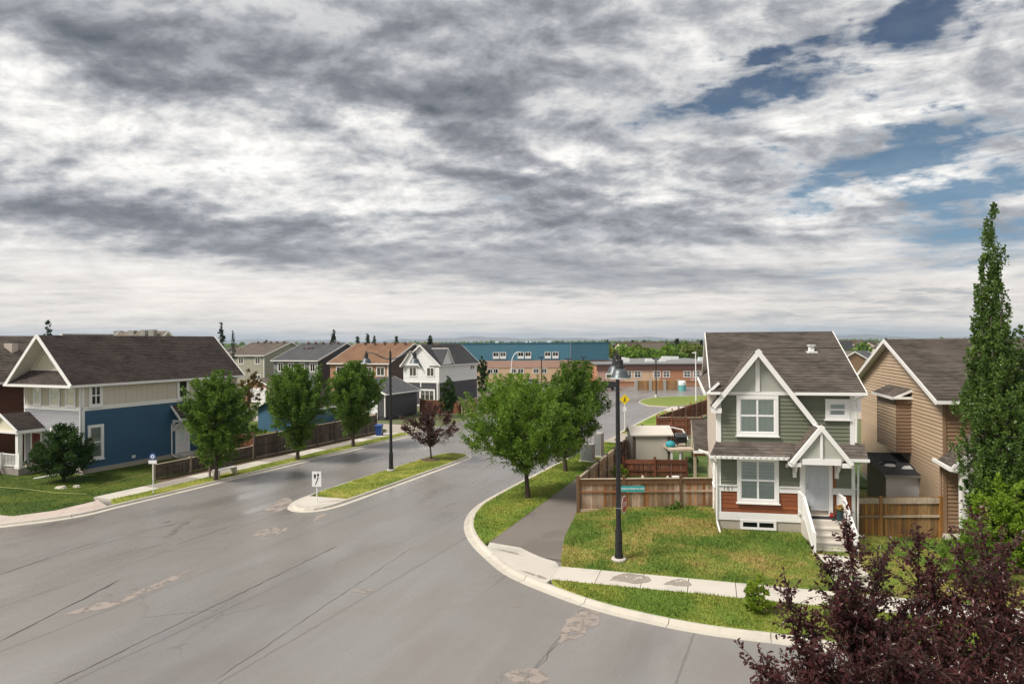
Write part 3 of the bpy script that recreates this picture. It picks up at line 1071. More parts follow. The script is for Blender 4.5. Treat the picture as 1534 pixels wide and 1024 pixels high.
# walkway from the steps to the sidewalk
GO, GA, GB = (9.10, 29.64), yaw(101), yaw(14.3)
GN = (-.1908, -.9816)                                       # outward from the front of the green house
def GF(s, o, z=0):
    return (GO[0] + GA[0] * s + GN[0] * o, GO[1] + GA[1] * s + GN[1] * o, z)
wk = holder('walkway')
for i in range(3):
    o0, o1 = 2.75 + i * 1.0, 2.75 + (i + 1) * 1.0 - .02
    slab('slab', [GF(3.45, o0), GF(4.75, o0), GF(4.75, o1), GF(3.45, o1)], float(h_right(np.array([GF(4, o0)[0]]), np.array([GF(4, o0)[1]]))[0]) + .02, 'concrete', wk, None)
# far end of the verge, concrete crossing
lawn('far_verge', UV([(63.5, -15.95), (84.6, -15.95), (84.6, -13.4), (63.5, -13.4)]), flat(.13), 'lawn_verge', 1.5, 60, (.03, .06))
slab('apron', UV([(56.2, -16.1), (63.4, -16.1), (63.4, -10.5), (56.2, -11.0)]), .03, 'apron')
slab('far_sidewalk', UV([(63.5, -13.35), (84.6, -13.35), (84.6, -11.7), (63.5, -11.7)]), .125, 'concrete')
slab('crossing_pad', UV([(85.2, -16.2), (92.0, -16.2), (92.0, -9.0), (85.2, -9.0)]), .06, 'concrete')

# left side
ls = [W(24.95, -34.58)[:2], W(55.4, -34.53)[:2], W(55.4, -35.9)[:2], W(25.6, -35.85)[:2]]
lawn('left_verge', ls, flat(.135), 'lawn_strip', .8, 160, (.03, .06))
lw = holder('left_sidewalk')
for i in range(19):
    a, c = 25.65 + i * 1.57, 25.65 + (i + 1) * 1.57 - .025
    slab('slab', UV([(a, -37.35), (c, -37.35), (c, -35.87), (a, -35.87)]), .125 + .004 * random.random(), 'concrete_grey' if i in (2, 3, 5, 8, 9, 12, 13, 14, 16) else 'concrete', lw, None)
kbL = [p for p in KL_back if uvof(p)[0] < 24.95]
back = [at(200, 736.6, .125)[:2], at(143, 749.8, .125)[:2], at(83, 764.0, .125)[:2], at(19.6, 772.4, .125)[:2], at(-60, 766, .125)[:2], W(15, -50)[:2]]
kbV = [p for p in kbL if uvof(p)[0] > 13.5]
pv_par = holder('corner_paving')
inner = resample([W(25.62, -37.35)[:2]] + back[1:], .88)
outer = resample(kbV[::-1], 1.0)
n_ = min(len(inner), 30)
outer = resample(kbV[::-1] if uvof(kbV[0])[0] < uvof(kbV[-1])[0] else kbV, sum(np.linalg.norm(np.array(a) - np.array(b_)) for a, b_ in zip(kbV, kbV[1:])) / (len(inner) - 1))
for i in range(min(len(inner), len(outer)) - 1):
    q = [np.array(inner[i]), np.array(inner[i + 1]), np.array(outer[i + 1]), np.array(outer[i])]
    c = sum(q) / 4
    q = [tuple(p + (c - p) / (np.linalg.norm(c - p) + 1e-9) * .012) for p in q]
    slab('slab', q, .122 + .005 * random.random(), 'paver_pink', pv_par, None)

def h_left(x, y):
    v = x * CY - y * SY
    return .13 + .18 * sstep((-37.6 - v) / 5) + .015 * np.sin(x * 1.2) * np.sin(y * 1.5)
ll = [W(25.6, -37.4)[:2], W(30.2, -37.4)[:2], W(30.2, -38.5)[:2], W(57, -38.6)[:2], W(57, -60)[:2], W(28, -75)[:2], W(15, -66)[:2]] + [p for p in back[1:]][::-1]
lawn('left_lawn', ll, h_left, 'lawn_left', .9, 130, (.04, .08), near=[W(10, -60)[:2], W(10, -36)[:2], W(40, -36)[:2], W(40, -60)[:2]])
slab('left_verge_edge', UV([(30.3, -38.46), (55.4, -38.52), (55.4, -37.4), (30.3, -37.4)]), .11, 'soil')
# lot island far off
li = [at(*p, .1)[:2] for p in ((958, 602), (964, 598), (977, 595.5), (1000, 594), (1062, 592), (1064, 604), (1000, 608.5), (972, 607))]
kerb(li + [li[0]], 1 if True else -1, seg=9, name='kerb')
lawn('lot_island', li, flat(.12), 'field', 2.5)
lawn('school_field', UV([(150, -60), (150, 60), (330, 60), (330, -160), (200, -160)]), lambda x, y: np.full(len(x), -.02), 'field', 30)

# dried silt and tar patches lying on the asphalt
def blot(name, pts_px, mname, z=.005, jit=.04):
    P = [np.array(at(*p)[:2]) for p in pts_px]
    P = smooth_line([tuple(p) for p in P] + [tuple(P[0])], 2)[:-1]
    P = resample(P + [P[0]], .14)[:-1]
    c = np.mean(np.array(P), 0); o_ = random.uniform(0, 9); R_ = np.mean(np.linalg.norm(np.array(P) - c, axis=1))
    Q = []
    for i, p in enumerate(P):
        a_ = math.atan2(p[1] - c[1], p[0] - c[0])
        k_ = .16 * math.sin(i * .37 + o_) + .10 * math.sin(i * .91 + 2 * o_) + random.gauss(0, .05)
        d_ = np.array(p) - c
        Q.append(tuple(np.array(p) + d_ / (np.linalg.norm(d_) + 1e-6) * k_ * min(.9, R_ * .6)))
    P = Q
    sheet(name, P, z, mname)
blot('silt_patch', [(90, 922), (130, 906), (180, 896), (225, 877), (285, 851), (288, 854), (235, 882), (185, 902), (135, 916)], 'dry_silt')
blot('silt_patch', [(375, 802), (395, 792), (420, 788), (434, 790), (425, 797), (395, 804)], 'dry_silt')
blot('silt_patch', [(398, 762), (420, 748), (436, 744), (440, 752), (432, 762), (410, 768)], 'dry_silt', .0045)
blot('silt_patch', [(468, 781), (475, 770), (490, 768), (486, 775)], 'dry_silt')
blot('silt_patch', [(834, 962), (846, 938), (862, 912), (880, 908), (902, 914), (893, 921), (905, 930), (880, 948), (850, 958)], 'dry_silt')
blot('silt_patch', [(758, 1010), (775, 1001), (810, 1001), (830, 1012), (820, 1024), (780, 1024)], 'dry_silt')
blot('silt_patch', [(764, 908), (775, 905), (790, 907), (778, 910)], 'dry_silt')
blot('silt_patch', [(528, 885), (540, 880), (565, 884), (556, 889), (540, 888)], 'dry_silt')
def crack(p0, p1, w=.05, wob=.06):
    a, b_ = np.array(at(*p0)[:2]), np.array(at(*p1)[:2])
    L = np.linalg.norm(b_ - a); n = max(3, int(L / .35))
    d = (b_ - a) / L; nn = np.array((-d[1], d[0]))
    A, B = [], []
    for i in range(n + 1):
        c = a + d * L * i / n + nn * random.gauss(0, wob * .35)
        ww = w * random.uniform(.4, 1.2) * (0.3 if i in (0, n) else 1)
        A.append(tuple(c + nn * ww / 2)); B.append(tuple(c - nn * ww / 2))
    sheet('tar_seam', A + B[::-1], .0035, 'tar')
crack((70, 1030), (505, 817)); crack((0, 960), (180, 868), .09); crack((0, 860), (140, 812), .06); crack((245, 783), (255, 780), .14)
crack((320, 1020), (620, 817), .03); crack((838, 962), (800, 1005), .03); crack((265, 815), (345, 788), .05)

blot('damp_patch', [(915, 874), (925, 866), (945, 862), (968, 866), (978, 875), (960, 878), (935, 877)], 'damp_concrete', .1385, .01)
blot('damp_patch', [(996, 880), (1006, 873), (1022, 871), (1036, 876), (1038, 883), (1015, 883)], 'damp_concrete', .1385, .01)
blot('damp_patch', [(778, 858), (795, 861), (815, 868), (822, 873), (800, 868)], 'damp_concrete', .1265, .01)
blot('damp_patch', [(742, 826), (765, 829), (790, 838), (770, 834)], 'damp_concrete', .1265, .01)
# ------------------------------------------------------------------ building kit
def clip_interval(poly, y):
    xs = []
    n = len(poly)
    for i in range(n):
        x0, y0 = poly[i]; x1, y1 = poly[(i + 1) % n]
        if (y0 - y) * (y1 - y) <= 0 and y0 != y1:
            xs.append(x0 + (x1 - x0) * (y - y0) / (y1 - y0))
    return (min(xs), max(xs)) if len(xs) >= 2 else None

def courses(mb, poly3, h, t, m=0, U=None):
    """lapped courses (siding, shingles) over a planar polygon; first edge of poly3 runs along the courses"""
    P = [Vector(p) for p in poly3]
    U = Vector(U).normalized() if U else (P[1] - P[0]).normalized()
    Nn = None
    for i in range(2, len(P)):
        c = (P[1] - P[0]).cross(P[i] - P[0])
        if Nn is None or c.length > Nn.length:
            Nn = c
    Nn = Nn.normalized()
    V = Nn.cross(U)
    q = [((p - P[0]).dot(U), (p - P[0]).dot(V)) for p in P]
    y0, y1 = min(a[1] for a in q), max(a[1] for a in q)
    n = max(1, int(math.ceil((y1 - y0) / h - .02)))
    O = P[0]
    for k in range(n):
        a, b = y0 + k * h, min(y1, y0 + (k + 1) * h)
        if b - a < .01:
            continue
        ia, ib = clip_interval(q, a + 1e-4), clip_interval(q, b - 1e-4)
        if not ia or not ib:
            continue
        # widen to the larger extent at corners inside the strip
        A = O + U * ia[0] + V * a; B = O + U * ia[1] + V * a
        C = O + U * ib[1] + V * b; D = O + U * ib[0] + V * b
        off = (k * 37 % 100) / 100 * .165
        uv = [(ia[0] + off, a), (ia[1] + off, a), (ib[1] + off, b), (ib[0] + off, b)]
        mb.face([A + Nn * t, B + Nn * t, C + Nn * t * .12, D + Nn * t * .12], m, uv)
        mb.face([A + V * .018, B + V * .018, B + Nn * t, A + Nn * t], m, [(ia[0], a), (ia[1], a), (ia[1], a + .01), (ia[0], a + .01)])

def roof_slope(parent, poly3, mname, h=.165, t=.028, thick=.12, edge='white_paint', name='roof', sub=True):
    """a roof plane: shingle courses on a deck with a fascia edge. poly3[0]->[1] is the eave"""
    P = [Vector(p) for p in poly3]
    nn = None
    for i in range(2, len(P)):
        c = (P[1] - P[0]).cross(P[i] - P[0])
        if nn is None or c.length > nn.length:
            nn = c
    nn = nn.normalized()
    P = [p - nn * (p - P[0]).dot(nn) for p in P]
    if nn.z < 0:
        P = [P[1], P[0]] + P[2:][::-1]
        nn = -nn
    mb = MB()
    courses(mb, P, h, t)
    ids0 = [tuple(p - nn * .004) for p in P]
    r = mb.build(name, [M[mname], M[edge]], parent)
    d = MB()
    d.prism([tuple(p - nn * (.004 + thick)) for p in P], tuple(nn * thick))
    d.build('soffit', M[edge], r)
    return r

def wall(parent, fr, poly, mname, o=0.0, h=.15, t=.018, name='siding'):
    """lap siding over a (s, z) polygon of a wall frame fr((s, out, z))"""
    mb = MB()
    P = [fr((s, o, z)) for s, z in poly]
    # outward check
    c = (Vector(P[1]) - Vector(P[0])).cross(Vector(P[2]) - Vector(P[0]))
    out = Vector(fr((0, 1, 0))) - Vector(fr((0, 0, 0)))
    if c.dot(out) < 0:
        P = [P[1], P[0]] + P[2:][::-1]
    courses(mb, P, h, t)
    r = mb.build(name, M[mname], parent, kind='stuff')
    return r

def battens(parent, fr, s0, s1, z0, z1, mname, o=0.0, step=.4, w=.05, name='batten_panel'):
    mb = MB(fr)
    mb.box(s0, s1, o - .05, o, z0, z1)
    n = int((s1 - s0) / step)
    for i in range(1, n):
        s = s0 + (s1 - s0) * i / n
        mb.box(s - w / 2, s + w / 2, o, o + .022, z0, z1)
    return mb.build(name, M[mname], parent)

def body(parent, corners, z0, z1, mname, name='wall', tops=None):
    """solid core of a building; corners world xy"""
    mb = MB()
    mb.prism([(x, y, z0) for x, y in corners], (0, 0, z1 - z0))
    return mb.build(name, M[mname], parent)

def board(mb, fr_s0, s1, z0, z1, o, th=.03, m=0):
    mb.box(fr_s0, s1, o, o + th, z0, z1, m)

def window(parent, fr, s0, s1, z0, z1, o=.0, tw=.11, th=.07, cols=1, rows=2, head=0.0, sill=True, cover='curtain', drop=1.0, glass='glass', trim='white_paint', far=False, head_h=None):
    """window with casing, sashes, panes and what hangs behind them. s0..z1 = outside of the casing"""
    mb = MB(fr)
    o1 = o + th
    hh = head_h or tw
    mb.box(s0, s0 + tw, o, o1, z0 + tw, z1 - hh)
    mb.box(s1 - tw, s1, o, o1, z0 + tw, z1 - hh)
    mb.box(s0, s1, o, o1 + .004, z1 - hh, z1)
    mb.box(s0, s1, o, o1 + .004, z0, z0 + tw)
    if sill:
        mb.box(s0 - .05, s1 + .05, o, o1 + .05, z0 - .05, z0 - .002)
    w = mb.build('window', M[trim], parent)
    a0, a1, b0, b1 = s0 + tw, s1 - tw, z0 + tw, z1 - hh
    sb = MB(fr)
    sb.box(a0 - .001, a1 + .001, o + .001, o + .006, b0 - .001, b1 + .001)
    sb.build('backing', M['dark_void'], w)
    sh = MB(fr)
    sw_ = .04
    for c in range(cols):
        p0 = a0 + (a1 - a0) * c / cols; p1 = a0 + (a1 - a0) * (c + 1) / cols
        for r in range(rows):
            q0 = b0 + (b1 - b0) * r / rows; q1 = b0 + (b1 - b0) * (r + 1) / rows
            sh.box(p0, p0 + sw_, o + .01, o + .05, q0, q1)
            sh.box(p1 - sw_, p1, o + .01, o + .05, q0, q1)
            sh.box(p0 + sw_, p1 - sw_, o + .011, o + .049, q1 - sw_, q1)
            sh.box(p0 + sw_, p1 - sw_, o + .011, o + .049, q0, q0 + sw_)
    sh.build('sash', M['white_vinyl'], w)
    if cover:
        cb = MB(fr)
        zt, zb = b1, b1 - (b1 - b0) * drop
        if cover == 'curtain':
            n = max(6, int((a1 - a0) / .07))
            last = None
            for i in range(n + 1):
                s = a0 + (a1 - a0) * i / n
                oo = o + .019 + .008 * math.sin(i * 1.9)
                cur = [cb.P((s, oo, zb)), cb.P((s, oo, zt))]
                if last:
                    cb.idx((last[0], cur[0], cur[1], last[1]))
                last = cur
        else:
            z = zb
            while z < zt - .02:
                cb.face([(a0, o + .022, z), (a1, o + .022, z), (a1, o + .012, z + .045), (a0, o + .012, z + .045)])
                z += .05
        cb.build('curtain' if cover == 'curtain' else 'blind', M[cover], w)
    if far:
        pn = MB(fr)
        pn.box(a0 + .002, a1 - .002, o + .028, o + .032, b0 + .002, b1 - .002)
        pn.build('pane', M[glass], w)
    else:
        for c in range(cols):
            p0 = a0 + (a1 - a0) * c / cols; p1 = a0 + (a1 - a0) * (c + 1) / cols
            for r in range(rows):
                q0 = b0 + (b1 - b0) * r / rows; q1 = b0 + (b1 - b0) * (r + 1) / rows
                pn = MB(fr)
                pn.face([(p0 + sw_, o + .034, q0 + sw_), (p1 - sw_, o + .034, q0 + sw_), (p1 - sw_, o + .034, q1 - sw_), (p0 + sw_, o + .034, q1 - sw_)])
                pn.build('pane', M[glass], w)
    return w

def door(parent, fr, s0, s1, z0, z1, o=.02, mname='door_grey', lite=None, panels=True, knob_left=True):
    mb = MB(fr)
    mb.box(s0, s1, o, o + .04, z0, z1)
    w, hgt = s1 - s0, z1 - z0
    if panels:
        for (a, b, c, d) in ((.12, .46, .06, .40), (.54, .88, .06, .40), (.12, .46, .46, .76), (.54, .88, .46, .76), (.12, .46, .81, .94), (.54, .88, .81, .94)):
            for (e0, e1, f0, f1) in ((a, b, c, c + .012), (a, b, d - .012, d), (a, a + .03, c + .012, d - .012), (b - .03, b, c + .012, d - .012)):
                mb.box(s0 + w * e0, s0 + w * e1, o + .04, o + .052, z0 + hgt * f0, z0 + hgt * f1)
            mb.box(s0 + w * (a + .07), s0 + w * (b - .07), o + .04, o + .05, z0 + hgt * (c + .03), z0 + hgt * (d - .03))
    d_ = mb.build('door', M[mname], parent)
    k = MB(fr)
    ks = s0 + .07 if knob_left else s1 - .07
    k.tube([(ks, o + .04, z0 + .95), (ks, o + .10, z0 + .95)], .03, 8)
    k.build('handle', M['grey_metal'], d_)
    k = MB(fr); k.tube([(ks, o + .04, z0 + 1.1), (ks, o + .07, z0 + 1.1)], .025, 8); k.build('lock', M['grey_metal'], d_)
    if lite:
        l0, l1, y0, y1 = lite
        g = MB(fr)
        g.box(l0, l1, o + .045, o + .05, y0, y1)
        g.build('pane', M['blind'], d_)
        g = MB(fr)
        for q in ((l0 - .05, l1 + .05, y1, y1 + .05), (l0 - .05, l1 + .05, y0 - .05, y0), (l0 - .05, l0, y0, y1), (l1, l1 + .05, y0, y1)):
            g.box(q[0], q[1], o + .04, o + .06, q[2], q[3])
        g.build('lite_frame', M['white_vinyl'], d_)
    return d_

def text_mesh(s, size, parent, mname, mtx, name='lettering', depth=.004, squeeze=1.0):
    cu = bpy.data.curves.new('t', 'FONT')
    cu.body = s
    cu.size = size
    cu.align_x = 'CENTER'; cu.align_y = 'CENTER'
    cu.extrude = depth
    ob = bpy.data.objects.new('t', cu)
    COL.objects.link(ob)
    bpy.context.view_layer.update()
    me = bpy.data.meshes.new_from_object(ob.evaluated_get(bpy.context.evaluated_depsgraph_get()))
    bpy.data.objects.remove(ob)
    me.transform(mtx @ Matrix.Scale(squeeze, 4, (1, 0, 0)))
    L = LOC[parent.name]
    me.transform(Matrix.Translation((-L[0], -L[1], -L[2])))
    me.materials.clear(); me.materials.append(M[mname])
    o = bpy.data.objects.new(name, me)
    COL.objects.link(o)
    o.parent = parent
    LOC[o.name] = L
    return o

def face_mtx(origin, right, up):
    r, u = Vector(right).normalized(), Vector(up).normalized()
    n = r.cross(u)
    m = Matrix((r, u, n)).transposed().to_4x4()
    m.translation = Vector(origin)
    return m

# ================================================================== GREEN HOUSE (right)
def green_house():
    H_ = thing('green_house', 'two-storey olive green house with steep white-trimmed front gable and number 101', 'house', (*GO, .4))
    G = Fr(GO, GA, GB)                    # a along the front, b into the depth
    F = Fr(GO, GA, GN)                    # s along the front, out, z
    LS = Fr(GO, GB, (-GB[1], GB[0]))      # left side wall: s into the depth, out to the left
    Wd, Dp = 5.6, 12.2
    zc = 6.55
    mb = MB(G); mb.box(.02, Wd - .02, .02, Dp, .2, 6.5); mb.build('wall', M['pink_beige'], H_)
    mb = MB(F); mb.box(0, Wd, 0, .05, .1, .94); mb.build('foundation', M['foundation'], H_)
    mb = MB(LS); mb.box(0, Dp, 0, .03, .1, .94); mb.build('foundation', M['foundation'], H_)
    # cladding of the front
    for a, b in ((.1, 3.4), (4.78, 5.5)):
        wall(H_, F, [(a, 1.28), (b, 1.28), (b, 2.2), (a, 2.2)], 'rust_boards', .01, .185, .022, 'rust_boards')
    wall(H_, F, [(.1, 2.44), (3.4, 2.44), (3.4, 4.0), (.1, 4.0)], 'olive_siding', .01, .15, .034)
    wall(H_, F, [(4.85, 2.44), (5.5, 2.44), (5.5, 4.0), (4.85, 4.0)], 'olive_siding', .01, .15, .034)
    wall(H_, F, [(4.72, 2.44), (4.86, 2.44), (4.86, 4.0), (4.72, 4.0)], 'rust_boards', .012, 1.6, .03, 'rust_panel')
    wall(H_, F, [(.12, 4.2), (Wd - .12, 4.2), (Wd - .12, 6.5), (.12, 6.5)], 'olive_siding', .01, .165, .034)
    mb = MB(F)                            # gable panel
    mb.prism([(.0, .0, 6.5), (3.15, .0, 6.5), (1.69, 0, 8.35)], (0, 0, 0)) if False else None
    q = [(.25, 6.5), (3.02, 6.5), (1.69, 8.24)]
    i0 = [mb.P((s, .03, z)) for s, z in q]; mb.idx(i0); 
    j0 = [mb.P((s, -.3, z)) for s, z in q]; mb.idx(j0[::-1])
    for i in range(3):
        j = (i + 1) % 3
        mb.idx((i0[i], i0[j], j0[j], j0[i]))
    mb.build('gable_panel', M['stucco_sage'], H_)
    t = MB(F)
    t.box(-.02, 3.5, .05, .09, .94, 1.28); t.box(4.72, Wd + .02, .05, .09, .94, 1.28)
    t.box(-.02, .795, .03, .075, 2.2, 2.44); t.box(2.545, 3.395, .03, .075, 2.2, 2.44); t.box(4.74, Wd + .02, .03, .075, 2.2, 2.44)
    t.box(-.04, .79, .03, .13, 2.442, 2.475); t.box(2.55, 3.395, .03, .13, 2.442, 2.475); t.box(4.74, Wd + .06, .03, .13, 2.442, 2.475)
    t.box(-.02, .12, .03, .07, 1.285, 2.195); t.box(Wd - .12, Wd + .02, .03, .07, 1.285, 2.195)
    t.box(-.02, .12, .03, .07, 2.48, 4.05); t.box(Wd - .12, Wd + .02, .03, .07, 2.48, 4.05)
    t.box(-.02, .14, .03, .07, 4.2, 6.3); t.box(Wd - .16, Wd + .02, .03, .07, 4.2, 6.5)
    t.box(.12, 3.17, .03, .075, 6.44, 6.58)
    t.box(1.60, 1.78, .032, .085, 6.585, 8.3)
    t.box(3.40, 3.62, .03, .09, 1.3, 3.68); t.box(4.56, 4.72, .03, .09, 1.3, 3.68); t.box(3.62, 4.56, .03, .09, 3.52, 3.68)
    t.build('trim', M['white_paint'], H_)
    # windows
    w = window(H_, F, .80, 2.54, 4.66, 6.42, .03, .15, .07, 2, 2, cover='curtain')
    w = window(H_, F, .80, 2.54, 1.72, 3.70, .03, .15, .07, 2, 2, cover='blind', drop=.98)
    window(H_, F, 4.45, 5.43, 5.42, 6.30, .03, .17, .07, 1, 2, cover='blind', drop=1, sill=True, head_h=.2)
    window(H_, F, .92, 2.42, .55, .98, .05, .07, .05, 2, 1, cover=None, sill=False)
    window(H_, LS, 1.8, 2.9, 2.0, 3.3, .03, .12, .06, 1, 2, cover='curtain')
    wall(H_, LS, [(0, .95), (Dp, .95), (Dp, 6.5), (0, 6.5)], 'pink_beige', .005, .16)
    wall(H_, LS, [(-.0, 6.5), (Dp, 6.5), (6.1, 9.05)], 'pink_beige', .005, .16)
    c = MB(LS); c.box(-.02, .14, .02, .06, .9, 6.4); c.build('corner_trim', M['white_paint'], H_)
    RS = Fr(G((Wd, 0, 0)), GB, (GB[1], -GB[0]))
    wall(H_, RS, [(0, .95), (Dp, .95), (Dp, 6.5), (0, 6.5)], 'olive_siding', .005, .16)
    wall(H_, RS, [(0, 6.5), (Dp, 6.5), (6.1, 9.05)], 'olive_siding', .005, .16)
    # door
    door(H_, F, 3.63, 4.55, 1.50, 3.51, .02, 'door_grey')
    # main roof
    e0, e1 = -.32, Wd + .42
    zr, br = 9.28, 6.1
    ze = 6.60
    pitch = (zr - ze) / (br + .42)
    zp = lambda b: ze + (b + .42) * pitch
    bg = (8.44 - ze) / pitch - .42
    # front slope is cut round the gable: fields left, right and above
    roof_slope(H_, [G((3.09, -.42, ze)), G((e1, -.42, ze)), G((e1, bg, zp(bg))), G((1.69, bg, zp(bg)))], 'shingle_brown')
    roof_slope(H_, [G((e0, -.42, ze)), G((.21, -.42, ze)), G((1.69, bg, zp(bg))), G((e0, bg, zp(bg)))], 'shingle_brown')
    roof_slope(H_, [G((e0, bg + .001, zp(bg))), G((e1, bg + .001, zp(bg))), G((e1, br, zr)), G((e0, br, zr))], 'shingle_brown')
    roof_slope(H_, [G((e1, Dp + .42, ze)), G((e0, Dp + .42, ze)), G((e0, br, zr)), G((e1, br, zr))], 'shingle_brown')
    # gable roof
    gl = lambda s: 8.44 - (1.69 - s) * 1.26
    gr = lambda s: 8.44 - (s - 1.69) * 1.347
    fo = -.36
    zt = .02
    roof_slope(H_, [G((-.30, .06, gl(-.3) + zt)), G((-.30, fo, gl(-.3) + zt)), G((1.69, fo, 8.44 + zt)), G((1.69, bg, 8.44 + zt)), G((.30, -.2, gl(.30) + zt)), G((.16, .06, gl(.16) + zt))], 'shingle_brown', name='gable_roof', edge='shingle_brown')
    roof_slope(H_, [G((4.14, fo, gr(4.14) + zt)), G((4.14, .02, gr(4.14) + zt)), G((3.2, .02, gr(3.2) + zt)), G((3.05, -.2, gr(3.05) + zt)), G((1.69, bg, 8.44 + zt)), G((1.69, fo, 8.44 + zt))], 'shingle_brown', name='gable_roof', edge='shingle_brown')
    r = MB(F)
    def rake(mb, s0, z0, s1, z1, o0, o1, w):
        d = Vector((s1 - s0, z1 - z0)).normalized()
        n = Vector((-d.y, d.x))
        if n.y > 0:
            n = -n
        q = [(s0, z0), (s1, z1), (s1 + n.x * w, z1 + n.y * w), (s0 + n.x * w, z0 + n.y * w)]
        a = [mb.P((s, o0, z)) for s, z in q]; b = [mb.P((s, o1, z)) for s, z in q]
        mb.idx(a); mb.idx(b[::-1])
        for i in range(4):
            j = (i + 1) % 4
            mb.idx((a[i], a[j], b[j], b[i]))
    rake(r, -.30, gl(-.30) + .03, 1.69, 8.47, .365, .41, .20)
    rake(r, 4.16, gr(4.16) + .03, 1.69, 8.47, .366, .412, .20)
    r.build('bargeboard', M['white_paint'], H_)
    r = MB(F)
    rake(r, .16, 6.55, 1.69, 8.28, .035, .08, .12)
    rake(r, 3.15, 6.55, 1.69, 8.28, .036, .082, .12)
    r.box(-.28, .14, .0, .36, 5.66, 5.88)                 # boxed return at the foot of the rake
    r.build('gable_trim', M['white_paint'], H_)
    g = MB(G)
    g.box(3.2, e1 + .02, -.52, -.40, ze - .12, ze - .01)
    g.build('gutter', M['white_paint'], H_)
    g = MB(G); g.box(e0 - .02, .1, -.52, -.43, ze - .12, ze - .01)
    g.build('gutter', M['white_paint'], H_)
    b_ = MB(G)
    rk = [((e1, -.42, ze), (e1, br, zr)), ((e1, Dp + .42, ze), (e1, br, zr)), ((e0, -.42, ze), (e0, br, zr)), ((e0, Dp + .42, ze), (e0, br, zr))]
    for p, q in rk:
        b_.beam((p[0], p[1], p[2] - .08), (q[0], q[1], q[2] - .08), .04, .2)
    b_.build('bargeboard', M['white_paint'], H_)
    # skirt roof along the left gable end
    roof_slope(H_, [G((-.50, -.42, ze - .04)), G((-.50, Dp + .3, ze - .04)), G((.03, Dp + .3, ze + .42)), G((.03, -.1, ze + .42))], 'shingle_brown', name='skirt_roof')
    g = MB(G); g.box(-.60, -.50, -.42, Dp + .3, ze - .16, ze - .04); g.build('gutter', M['white_paint'], H_)
    # porch skirt roof across the front
    po = .58
    roof_slope(H_, [G((-.36, -po, 3.84)), G((e1, -po, 3.84)), G((e1, .0, 4.40)), G((-.06, .0, 4.40))], 'shingle_brown', name='porch_roof')
    g = MB(G)
    g.box(-.38, 3.1, -po - .10, -po, 3.72, 3.83); g.box(5.2, e1 + .04, -po - .10, -po, 3.72, 3.83)
    g.box(-.38, e1, -po, 0, 3.70, 3.76)
    g.build('gutter', M['white_paint'], H_)
    # little icicle-light clips along the gutter
    g = MB(G)
    for i in range(14):
        s = -.2 + i * .235
        g.box(s, s + .05, -po - .14, -po - .10, 3.80, 3.86)
    g.build('light_clip', M['white_paint'], H_, kind='stuff')
    # porch gable
    px_, pz, o_ = 4.05, 5.27, 1.0
    for sgn in (-1, 1):
        s1 = px_ + sgn * 1.22
        roof_slope(H_, [G((s1, -o_ - .06, 3.72)), G((s1, -.45, 3.72)), G((px_ + sgn * .55, .02, 4.55)), G((px_, .05, pz)), G((px_, -o_ - .06, pz))], 'shingle_brown', name='porch_gable_roof')
    r = MB(F)
    rake(r, px_ - 1.24, 3.70, px_, pz + .03, o_ + .05, o_ + .11, .17)
    rake(r, px_ + 1.24, 3.70, px_, pz + .03, o_ + .051, o_ + .112, .17)
    r.box(px_ - .76, px_ + .76, o_ - .06, o_ + .055, 3.62, 3.86)
    r.box(px_ - .055, px_ + .055, o_ + .0, o_ + .045, 3.865, 5.05)
    r.box(px_ - .84, px_ - .66, .05, o_ - .06, 3.62, 3.80); r.box(px_ + .66, px_ + .84, .05, o_ - .06, 3.62, 3.80)
    r.box(px_ - 1.24, px_ - .8, .5, o_ + .05, 3.52, 3.69); r.box(px_ + .8, px_ + 1.24, .5, o_ + .05, 3.52, 3.69)
    r.build('porch_beam', M['white_paint'], H_)
    mb = MB(F)
    q = [(px_ - .95, 3.80), (px_ + .95, 3.80), (px_, 5.12)]
    i0 = [mb.P((s, o_ - .02, z)) for s, z in q]; mb.idx(i0)
    j0 = [mb.P((s, .0, z)) for s, z in q]; mb.idx(j0[::-1])
    for i in range(3):
        mb.idx((i0[i], i0[(i + 1) % 3], j0[(i + 1) % 3], j0[i]))
    mb.build('porch_gable_panel', M['stucco_sage'], H_)
    for s in (3.10, 4.80):                                   # brackets
        mb = MB(F)
        mb.box(s, s + .15, .05, .16, 2.90, 3.64)
        prof = [(.16, 3.1), (.34, 3.2), (.52, 3.42), (.62, 3.64), (.16, 3.64)]
        a = [mb.P((s + .02, o, z)) for o, z in prof]; b = [mb.P((s + .13, o, z)) for o, z in prof]
        mb.idx(a); mb.idx(b[::-1])
        for i in range(5):
            mb.idx((a[i], a[(i + 1) % 5], b[(i + 1) % 5], b[i]))
        mb.box(s - .03, s + .18, .05, .7, 3.60, 3.66)
        mb.build('bracket', M['white_paint'], H_)
    # landing and steps
    L = MB(F)
    L.box(3.42, 4.86, .09, 1.15, .0, 1.32)
    L.build('landing', M['concrete'], H_)
    for i in range(5):
        st = MB(F)
        z1 = 1.32 - .21 * (i + 1)
        st.box(3.46, 4.82, 1.15 + .30 * i + .002, 1.15 + .30 * (i + 1) + .03, -.1, z1 - .05)
        st.box(3.42, 4.86, 1.15 + .30 * i + .002, 1.15 + .30 * (i + 1) + .06, z1 - .05, z1)
        st.build('step', M['concrete'], H_)
